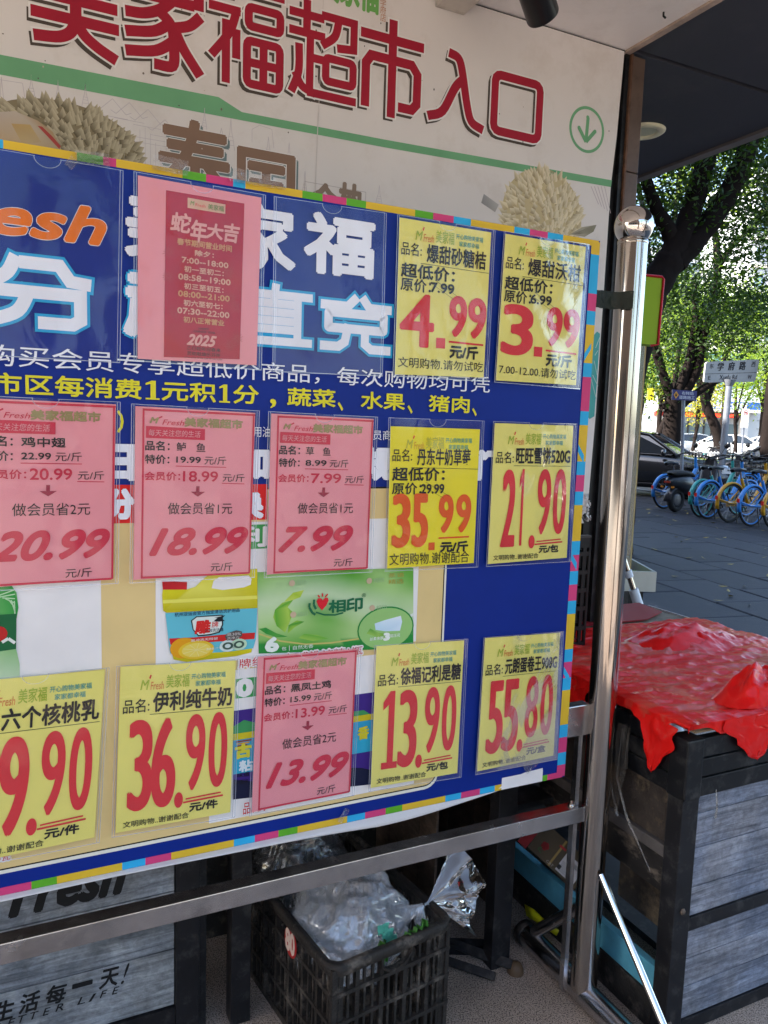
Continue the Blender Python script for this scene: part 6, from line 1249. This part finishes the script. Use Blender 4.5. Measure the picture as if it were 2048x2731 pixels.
# far white and black bicycles by the kerb
place_bike(bkT, 1885, 1248, 0, 'teal bicycle farther off by the roadside fence', 80)
place_bike(bkY, 1990, 1262, 0, 'yellow bicycle farther off behind the dark mopeds', 80)

# ------------------------------------------------------------ mopeds
mop = mat('dark_moped_body', (.020, .021, .026, 1), .32, coat=.3, var=.2); seatm = mat('moped_seat', (.020, .020, .022, 1), .6)
def moped():
    t = empty('electric_moped', V((0, 0, 0))); t['category'] = 'moped'; t['group'] = 'dark mopeds parked among the bicycles'; R = .225
    for x in (0, 1.22):
        w_ = MB().torus((x, 0, R), R - .055, .055, n=28, m=8, sq=1.05).build('tyre', rub, t, True); MB().lathe((x, -.04, R), [(.0, 0), (.09, .0), (.13, .01), (.135, .04), (.13, .07), (.09, .08), (0, .08)], 20, (0, 1, 0)).build('rim', mat('grey_rim', (.10, .10, .11, 1), .4, metal=.6), w_, True)
    def loft(name, secs, m):
        rows = []
        for x, wd, z0, z1 in secs: rows.append([V((x, wd * math.copysign(abs(math.cos(a)) ** .6, math.cos(a)), (z0 + z1) / 2 + (z1 - z0) / 2 * math.copysign(abs(math.sin(a)) ** .6, math.sin(a)))) for a in [2 * math.pi * q / 14 for q in range(15)]])
        return MB().grid(rows).build(name, m, t, True)
    loft('rear_body', [(-.28, .02, .56, .60), (-.22, .09, .48, .64), (0, .14, .42, .67), (.25, .15, .34, .68), (.42, .13, .30, .60), (.50, .10, .26, .40)], mop)
    loft('seat', [(-.20, .05, .68, .72), (-.14, .12, .66, .76), (.10, .14, .67, .77), (.30, .12, .66, .74), (.46, .07, .63, .69)], seatm)
    loft('floorboard', [(.42, .13, .24, .34), (.70, .15, .24, .30), (.95, .14, .26, .36)], mop)
    loft('front_shield', [(.90, .16, .26, .50), (.98, .19, .36, .80), (1.04, .15, .62, .98), (1.03, .06, .90, 1.02)], mop)
    m_ = MB(); m_.tube([(1.04, 0, .9), (1.22, 0, R)], [.035, .025], 8); m_.build('fork', mop, t, True)
    for x, a0, a1 in ((0, 60, 185), (1.22, 0, 140)):
        rows = []
        for k in range(10):
            a = math.radians(a0 + (a1 - a0) * k / 9); rows.append([V((x + (R + .035) * math.cos(a), y, R + (R + .035 - dz) * math.sin(a))) for y, dz in ((-.075, .05), (-.06, .005), (0, 0), (.06, .005), (.075, .05))])
        MB().grid(rows).build('mudguard', mop, t, True).modifiers.new('s', 'SOLIDIFY').thickness = .006
    MB().tube([(.92, -.34, 1.04), (1.0, -.16, 1.04), (1.02, 0, 1.0), (1.0, .16, 1.04), (.92, .34, 1.04)], .014, 8).build('handlebar', BLKG, t, True)
    for s_ in (-1, 1):
        q = MB(); q.tube([(.98, s_ * .22, 1.05), (1.0, s_ * .30, 1.20)], .006, 6); q.lathe((.995, s_ * .32, 1.22), [(0, 0), (.05, .002), (.052, .012), (.03, .02), (0, .022)], 16, (1, 0, 0)); q.build('mirror', BLKG, t, True)
    MB().box((-.285, 0, .56), .02, .12, .035).build('tail_light', mat('dark_red_lamp', (.4, .05, .03, 1), .3), t, True)
    for s_ in (-1, 1): MB().box((-.27, s_ * .11, .47), .02, .05, .03).build('indicator', mat('amber_lamp', (.75, .26, .03, 1), .3), t, True)
    MB().box((-.24, 0, .72), .16, .22, .012).build('rear_rack', BLKG, t, True); return t
mp_ = moped()
def place_moped(x, y, hd, label, first=False):
    g = gnd(x, y); o = mp_ if first else copy_tree(mp_); o.location = (g.x, g.y, 0); o.rotation_euler = (random.uniform(-.06, .02), 0, math.radians(90 - hd)); o['label'] = label
place_moped(1800, 1366, 55, 'dark moped with a fat rear tyre between two blue bicycles', True)
place_moped(1850, 1335, 78, 'dark moped behind the teal bicycle, seat and mirror showing')
place_moped(1905, 1318, 80, 'dark moped under the street name pole')
place_moped(1950, 1305, 85, 'dark moped behind the yellow bicycles')
place_moped(1975, 1322, 82, 'dark moped between the yellow bicycle and the black car')
place_moped(2020, 1330, 75, 'dark moped at the right edge behind the second row of bicycles')
place_moped(1835, 1300, 84, 'dark moped in front of the black car bonnet')
place_moped(1870, 1275, 40, 'dark moped farthest back beside the black car')

# ------------------------------------------------------------ cars
glassm = mat('car_glass', (.02, .025, .03, 1), .05, spec=.9, coat=.5)
def car(body, label, loc, hd, name='parked_car', grp='cars parked and driving along the road', kind='sedan'):
    t = empty(name, V(loc), label, 'car', grp, rz=math.radians(90 - hd)); hw = .90
    # lower body: stations along the length (x, sill, belt height, half width)
    st = [(-2.30, .42, .78, .66), (-2.22, .32, .92, .78), (-1.9, .26, 1.0, .86), (-1.3, .22, 1.0, .90), (-.6, .20, .97, .91), (.1, .20, .95, .91), (.75, .20, .93, .90), (1.2, .22, .90, .89), (1.7, .24, .82, .86), (2.1, .28, .72, .78), (2.27, .36, .60, .66)]
    rows = []
    for x, z0, z1, w_ in st: rows.append([V((x, y * w_, z)) for y, z in ((-.80, z0), (-.97, z0 + .06), (-1.0, (z0 + z1) / 2), (-.97, z1 - .08), (-.86, z1), (-.4, z1 + .035), (0, z1 + .045), (.4, z1 + .035), (.86, z1), (.97, z1 - .08), (1.0, (z0 + z1) / 2), (.97, z0 + .06), (.80, z0))])
    m_ = MB(); m_.grid(rows); m_.add(rows[0], [tuple(range(13))]); m_.add(rows[-1], [tuple(range(13))[::-1]]); bo = m_.build('body', body, t, True)
    # greenhouse: glass shell, then roof and pillars
    gh = [(-1.95, .99, .72), (-1.25, 1.34, .60), (-.75, 1.44, .58), (0, 1.45, .58), (.45, 1.38, .59), (1.10, .96, .74)]
    rows = [[V((x, y * w_ * (1.0 if abs(y) < 1 else 1.0), z)) for y, z in ((-1.28 if False else -1.0, z1), (-.6, z1 + .02), (0, z1 + .03), (.6, z1 + .02), (1.0, z1))] for x, z1, w_ in gh]
    m_ = MB(); m_.grid(rows)
    for s_, q in ((-1, 0), (1, 4)):
        vs = [r_[q] for r_ in rows] + [V((1.10, s_ * .80, .95)), V((-1.95, s_ * .78, .98))]; m_.add(vs, [tuple(range(len(vs)))])
    m_.build('windows', glassm, t, True)
    m_ = MB(); rows2 = [[V((x, y * w_, z1 + .008)) for y in (-1.02, -.6, 0, .6, 1.02)] for x, z1, w_ in gh[1:5]]
    m_.grid([[p + V((0, 0, .03 if 0 < j < 4 else .004)) for j, p in enumerate(r_)] for r_ in rows2])
    for s_ in (-1, 1):
        m_.tube([(1.12, s_ * .77, .95), (.45, s_ * .60, 1.385), (0, s_ * .59, 1.455), (-.75, s_ * .59, 1.45), (-1.25, s_ * .61, 1.345), (-1.95, s_ * .74, .99)], .035, 6); m_.tube([(-.28, s_ * .595, 1.44), (-.22, s_ * .80, .97)], .03, 6); m_.tube([(-1.1, s_ * .61, 1.38), (-1.30, s_ * .79, .98)], .045, 6)
    m_.build('roof', body, t, True)
    for x in (-1.38, 1.36):
        for s_ in (-1, 1):
            w_ = MB().torus((x, s_ * .82, .325), .245, .078, n=28, m=8).build('wheel', rub, t, True)
            m2 = MB(); m2.lathe((x, s_ * .89, .325), [(.20, 0), (.19, .012 * s_), (.17, .0)], 24, (0, 1, 0))
            for k in range(10): a = k * math.pi / 5; m2.tube([(x, s_ * .90, .325), (x + .19 * math.cos(a), s_ * .895, .325 + .19 * math.sin(a))], .016, 5)
            m2.build('rim', mat('alloy_rim', (.5, .5, .52, 1), .3, metal=.9), w_, True)
    for s_ in (-1, 1):
        MB().box((2.12, s_ * .60, .66), .22, .30, .11, (.96, s_ * -.28, 0), (s_ * .28, .96, 0)).build('headlight', mat('headlight_glass', (.6, .63, .66, 1), .08, coat=.6), t, True)
        MB().box((-2.22, s_ * .62, .86), .10, .26, .12).build('tail_light', mat('red_lamp', (.65, .03, .02, 1), .3), t, True)
        q = MB(); q.lathe((.86, s_ * .98, 1.0), [(0, -.05), (.06, -.04), (.085, 0), (.07, .05), (0, .06)], 12, (1, 0, 0)); q.build('mirror', body, t, True)
        MB().tube([(1.0, s_ * .905, .30), (-1.0, s_ * .912, .30)], .02, 6).build('sill_trim', BLKG, t, True)
    MB().box((2.26, 0, .50), .05, .9, .16).build('grille', BLKG, t, True); return t
bw = mat('white_car_paint', (.78, .78, .78, 1), .25, coat=.6); bb = mat('black_car_paint', (.014, .014, .016, 1), .18, coat=1.0, spec=.6)
c_ = at(1690, 1200, 17.5); car(bb, 'black car parked behind the bicycles with leaf reflections on its windscreen', (c_.x + .25, 18.2, 0), 122)
c_ = at(2110, 1200, 17.0); car(bb, 'black car at the right edge behind the bicycles', (c_.x + .3, 17.2, 0), -60)
for (px, Y, hd, lb) in ((1733, 60, 98, 'white car half hidden by the thick tree trunk'), (1857, 52, 100, 'white car in the sun between the tree trunk and the street name pole'), (1958, 49, 100, 'white car in the sun directly behind the street name pole'), (2058, 60, 104, 'white car in the sun at the right edge')):
    c_ = at(px, 1200, Y); car(bw, lb, (c_.x, Y, 0), hd)

# ------------------------------------------------------------ signs and poles on the street
pole_m = mat('galvanised_pole', (.20, .215, .25, 1), .5, metal=.4, var=.15, vscale=6)
p0 = at(1917, 1335, 17); p0 = V((p0.x, 17, 0)); p1 = at(1945, 1018, 17)
ns = empty('street_name_sign', p0, 'white street name plate on a leaning grey pole above the bicycles', 'street sign')
MB().tube([p0, p0 + (p1 - p0) * .5, p1], [.075, .07, .068], 18).build('pole', pole_m, ns); MB().tube([p0 + (p1 - p0) * .965, p1 + V((.005, 0, .04))], [.075, .13], 18).build('bracket', pole_m, ns)
q = [at(1883, 965, 16.9), at(2026, 958, 17.2), at(2014, 1018, 17.2), at(1877, 1020, 16.9)]
ex = (q[1] - q[0]).normalized(); nn = V((ex.y, -ex.x, 0)).normalized()
def qf(p, u, v): return (p[3] * (1 - u) + p[2] * u) * (1 - v) + (p[0] * (1 - u) + p[1] * u) * v
rc = [(0.04, 0), (.96, 0), (.99, .03), (1, .1), (1, .9), (.99, .97), (.96, 1), (.04, 1), (.01, .97), (0, .9), (0, .1), (.01, .03)]
MB().prism([qf(q, *c) for c in rc], -nn * .05).build('plate', mat('plate_white', (.30, .30, .30, 1), .45), ns)
L = Flat(lambda u, v, h: qf(q, u, v) + nn * (h * 8 + .002)); DK = (.02, .02, .025, 1)
L.line([(.0, .41), (1, .41)], .018, DK, 1)
for c, a, b_, z0, z1 in (('东', .075, .145, .67, .89), ('学', .225, .335, .55, .93), ('府', .43, .54, .55, .93), ('路', .635, .75, .55, .93), ('西', .86, .935, .67, .90), ('E', .07, .115, .13, .31), ('Xuefu Rd', .29, .62, .13, .34), ('W', .83, .905, .13, .31)): L.text(c, (a, z0, b_, z1), DK, bold=.008, fat=.004 if c in '学府路' else 0)
L.build('printed_lettering', INKM, ns)
p0 = at(1819, 1300, 16.0); p0 = V((p0.x, 16, 0)); p1 = at(1823, 1066, 16)
cs_ = empty('construction_sign', p0, 'small dark blue road works sign with an orange diamond on a thin grey post', 'road sign')
MB().tube([p0, p1], .035, 12).build('pole', pole_m, cs_); q2 = [at(1794, 1039, 15.95), at(1859, 1043, 15.95), at(1857, 1069, 15.95), at(1792, 1066, 15.95)]
MB().prism(q2, V((0, .03, 0))).build('plate', mat('navy_plate', (.030, .030, .13, 1), .4), cs_)
L = Flat(lambda u, v, h: qf(q2, u, v) + V((0, -h * 8 - .002, 0))); L.poly([(.05, .5), (.15, .88), (.26, .5), (.15, .12)], (.60, .28, .05, 1), 1); L.text('⚒', (.10, .35, .21, .65), BK, layer=3, bold=.01); LL_ = (.50, .52, .62, 1)
L.text('右转后', (.38, .56, .86, .88), LL_, bold=.012); L.text('道路施工', (.28, .12, .92, .46), LL_, bold=.012); L.build('printed_lettering', INKM, cs_)
# yellow and white parking pillar, prohibition board
b_ = at(1728, 1150, 38); pk = empty('parking_pillar', V((b_.x, 38, 0)), 'tall white pillar sign with a yellow top beyond the tree trunks', 'sign'); hh = at(1728, 1035, 38).z
MB().box((b_.x, 38, hh * .42), .26, .12, hh * .84).build('pillar', mat('pillar_white', (.72, .72, .74, 1), .5), pk); MB().box((b_.x, 38, hh * .92), .28, .13, hh * .158).build('yellow_top', mat('pillar_yellow', (.72, .60, .02, 1), .5), pk)
L = Flat(lambda u, v, h: V((b_.x + u, 37.93 - h * 10, v))); L.line([(-.08, hh * .90), (.08, hh * .90)], .05, BK, 2)
for k, c in enumerate('交通警亡路段'): L.text(c, (-.09, hh * .72 - k * .27, .09, hh * .72 - k * .27 + .20), (.45, .45, .52, 1), bold=.008)
L.build('printed_lettering', INKM, pk)
b_ = at(1984, 1150, 40); pr = empty('prohibition_board', V((b_.x, 40, 0)), 'pale board with a red no-stopping circle in front of the white wall', 'sign'); z1 = at(1984, 1090, 40).z; z0 = at(1984, 1140, 40).z
MB().box((b_.x, 40, (z0 + z1) / 2), .36, .05, z1 - z0).build('plate', mat('plate_pale', (.66, .64, .60, 1), .5), pr); MB().box((b_.x, 40.05, z0 / 2), .08, .05, z0).build('pole', pole_m, pr)
L = Flat(lambda u, v, h: V((b_.x + u, 39.97 - h * 10, v))); L.ell(0, z1 - .20, .12, .13, (.62, .05, .05, 1), 1, 24, hole=.8); L.line([(-.08, z1 - .12), (.08, z1 - .28)], .02, (.62, .05, .05, 1), 2); L.line([(-.07, z1 - .20), (.07, z1 - .20)], .06, BK, 1)
for k in range(2): L.text('全路段', (-.14, z1 - .55 - k * .2, .14, z1 - .45 - k * .2), (.4, .4, .42, 1))
L.build('printed_lettering', INKM, pr)
b_ = at(2046, 1160, 30); yp = empty('yellow_white_post', V((b_.x, 30, 0)), 'white and yellow banded post at the right edge in front of the white car', 'post'); z1 = at(2046, 1140, 30).z; z0 = at(2046, 1200, 30).z
MB().box((b_.x + .1, 30, z1 / 2), .3, .1, z1).build('post', mat('pillar_white', (.7, .7, .7, 1)), yp); MB().box((b_.x + .1, 29.945, (z0 + z1) / 2), .3, .01, .35).build('yellow_band', mat('pillar_yellow', (.7, .55, .02, 1)), yp)
# low white roadside fence
fe = empty('roadside_fence', V((11, 24, 0)), 'low pale railing between the pavement trees and the white cars', 'fence'); fm = mat('fence_pale', (.55, .55, .55, 1), .5); P0 = at(1825, 1200, 25); P1 = at(2060, 1200, 25)
for z in (.25, .85): MB().box(V(((P0.x + P1.x) / 2, 25, z)), P1.x - P0.x, .03, .04).build('rail', fm, fe)
n = 26
for k in range(n + 1): MB().box(V((P0.x + (P1.x - P0.x) * k / n, 25, .45)), .02, .02, .9).build('baluster', fm, fe)

# ------------------------------------------------------------ buildings across the road
def facade(name, label, x0, x1, Y, ztop, m, depth=10):
    t = empty(name, V(((x0 + x1) / 2, Y, 0)), label, 'building'); MB().box(((x0 + x1) / 2, Y + depth / 2, ztop / 2), x1 - x0, depth, ztop).build('wall', m, t); return t
Yb = 76; X = lambda px, Y=Yb: at(px, 1165, Y).x; Z = lambda py, px=1900, Y=Yb: at(px, py, Y).z
bwall = mat('bank_white_wall', (.66, .66, .66, 1), .6, var=.05, vscale=1)
bk_ = facade('bank_building', 'white bank building with a blue fascia sign and red text strip across the road', X(1690), X(2130), Yb, Z(1035), bwall)
MB().box(((X(1775) + X(2010)) / 2, Yb - .4, (Z(1091) + Z(1071)) / 2), X(2010) - X(1775), .8, Z(1071) - Z(1091)).build('blue_sign', mat('bank_blue', (.02, .085, .34, 1), .4), bk_)
MB().box(((X(1740) + X(2010)) / 2, Yb - .7, (Z(1099) + Z(1091)) / 2), X(2010) - X(1740), 1.4, Z(1091) - Z(1099)).build('canopy', mat('bank_canopy', (.62, .60, .58, 1), .6), bk_)
MB().box(((X(1740) + X(1960)) / 2, Yb - .3, (Z(1113) + Z(1103)) / 2), X(1960) - X(1740), .6, Z(1103) - Z(1113)).build('text_strip', mat('led_strip_red', (.28, .02, .012, 1), .5), bk_)
L = Flat(lambda u, v, h: V((u, Yb - .85 - h * 20, v)))
L.text('浦发银行', (X(1893), Z(1088), X(1975), Z(1074)), (.75, .77, .8, 1), bold=.012, fat=.03); L.ell(X(1880), Z(1081), .42, .28, (.75, .77, .8, 1), 1, 20, hole=.5); L.line([(X(1872), Z(1088)), (X(1886), Z(1073))], .14, (.75, .77, .8, 1), 2)
L.build('printed_lettering', INKM, bk_)
L = Flat(lambda u, v, h: V((u, Yb - .62 - h * 20, v))); L.text('欢迎办理各项金融业务', (X(1760), Z(1112), X(1950), Z(1104)), (.75, .05, .02, 1), bold=.012, fat=.02); L.build('led_text', mat('red_led', (.7, .05, .02, 1), .4, emit=((1, .05, .02, 1), .8)), bk_)
gg = mat('bank_glass', (.16, .22, .24, 1), .15); 
for k in range(9):
    xa = X(1790 + k * 21); MB().box((xa + .32, Yb - .06, (Z(1142) + .2) / 2), .62, .1, Z(1118) - .2).build('glass_door', gg, bk_); MB().box((xa, Yb - .1, Z(1118) / 2), .10, .2, Z(1118)).build('mullion', mat('dark_mullion', (.06, .06, .06, 1), .5), bk_)
for px in (1780, 1975): MB().box((X(px), Yb - .35, Z(1100) / 2), .7, .7, Z(1100)).build('column', bwall, bk_)
MB().box((X(1870), Yb + 3, (Z(1035) + Z(940)) / 2), X(1960) - X(1760), 6, Z(940) - Z(1035)).build('upper_glass', mat('teal_glass', (.10, .26, .32, 1), .2), bk_)
for k in range(5): MB().box((X(2075), Yb - .02, Z(1140 - k * 22)), X(2130) - X(2010), .05, .06).build('wall_joint', mat('joint_grey', (.4, .4, .4, 1)), bk_)
# pale apartment block with balconies above the trees at the right
Ya = 90; zt = Z(520, 2040, Ya)
ap = facade('apartment_building', 'white apartment block with barred windows seen through the leaves at the right', X(1962, Ya), X(2300, Ya), Ya, zt + 4, mat('apartment_white', (.45, .46, .49, 1), .6, var=.06), 14)
for i in range(7):
    for j in range(9):
        xa = X(1975, Ya) + i * 1.75; za = 3.2 + j * 3.0
        w_ = MB().box((xa + .5, Ya - .02, za + .8), 1.1, .12, 1.5).build('window', mat('window_frame_white', (.7, .7, .7, 1), .5), ap); MB().box((xa + .5, Ya - .09, za + .8), .98, .03, 1.38).build('pane', mat('window_pane_blue', (.16, .24, .36, 1), .12), w_)
        if (i + j) % 2 == 0:
            m_ = MB()
            for k in range(9): m_.box((xa + .02 + k * .12, Ya - .32, za + .7), .02, .02, 1.5)
            for z_ in (0, 1.5): m_.box((xa + .5, Ya - .32, za + z_ - .05), 1.0, .03, .04)
            m_.build('window_bars', mat('bar_grey', (.3, .3, .32, 1), .5), w_)
for j in range(10): MB().box(((X(1962, Ya) + X(2300, Ya)) / 2, Ya - .12, 2.6 + j * 3.0), X(2300, Ya) - X(1962, Ya), .24, .25).build('floor_band', mat('apartment_band', (.66, .60, .50, 1), .6), ap)
MB().lathe((X(2005, Ya), Ya - .1, Z(682, 2005, Ya)), [(.14, 0), (.16, .05), (.12, .08)], 16, (0, -1, 0)).build('wall_lamp', bwall, ap)
# a taller pale block far behind the trees
fb = facade('office_block', 'pale office block far behind the trees at the left of the street view', X(1600, 110), X(1860, 110), 110, 27, mat('office_wall', (.58, .60, .63, 1), .6), 12)
for i in range(9):
    for j in range(8): MB().box((X(1615, 110) + i * 1.5, 109.95, 4 + j * 2.9), .9, .12, 1.5).build('window', mat('office_pane', (.12, .17, .22, 1), .15), fb)
# facade behind the viewer on the far left; it shows only in the steel and the sleeves
ob = empty('shop_row', V((-9, -16, 0)), 'brown shop row behind the viewer', 'building')
MB().box((-8, -17, 4), 22, 6, 8).build('wall', mat('brown_render', (.20, .14, .10, 1), .7, var=.2), ob)
for k in range(5): MB().box((-16 + k * 3.6, -13.97, 1.5), 2.8, .1, 2.6).build('shop_window', mat('shop_window', (.05, .05, .05, 1), .1), ob)

cols = []
for (u_, w_, lb) in ((1.30, -2.3, 'unseen brown column added behind the viewer at the pavement side'), (-.9, -3.2, 'unseen brown column added behind the viewer at the shop side')):  # unseen columns, added to reflect as dark stripes in the steel post
    t = empty('added_column', W(u_, w_, 0), lb, 'column', 'unseen columns added for dark stripes in the steel'); MB().bbox((u_ - .16, w_ - .16, 0), (u_ + .16, w_ + .16, 2.6)).build('shaft', mat('pillar_tile', (.13, .088, .068, 1), .42), t); MB().bbox((u_ - .2, w_ - .2, 0), (u_ + .2, w_ + .2, .12)).build('plinth', BLKM, t)

for (x, y, hd, lb) in ((5.6, -1.6, 70, 'dark moped standing behind the viewer by the kerb'), (5.2, -3.2, 65, 'dark moped behind the viewer, second from the shop corner'), (4.9, -4.9, 75, 'dark moped farthest behind the viewer')):
    o = copy_tree(mp_); o.location = (x, y, 0); o.rotation_euler = (-.05, 0, math.radians(90 - hd)); o['label'] = lb
car(bb, 'unseen black car added behind the viewer to darken reflections', (8.6, -3.2, 0), 0)  # out of view, added to darken what the sleeves and post reflect
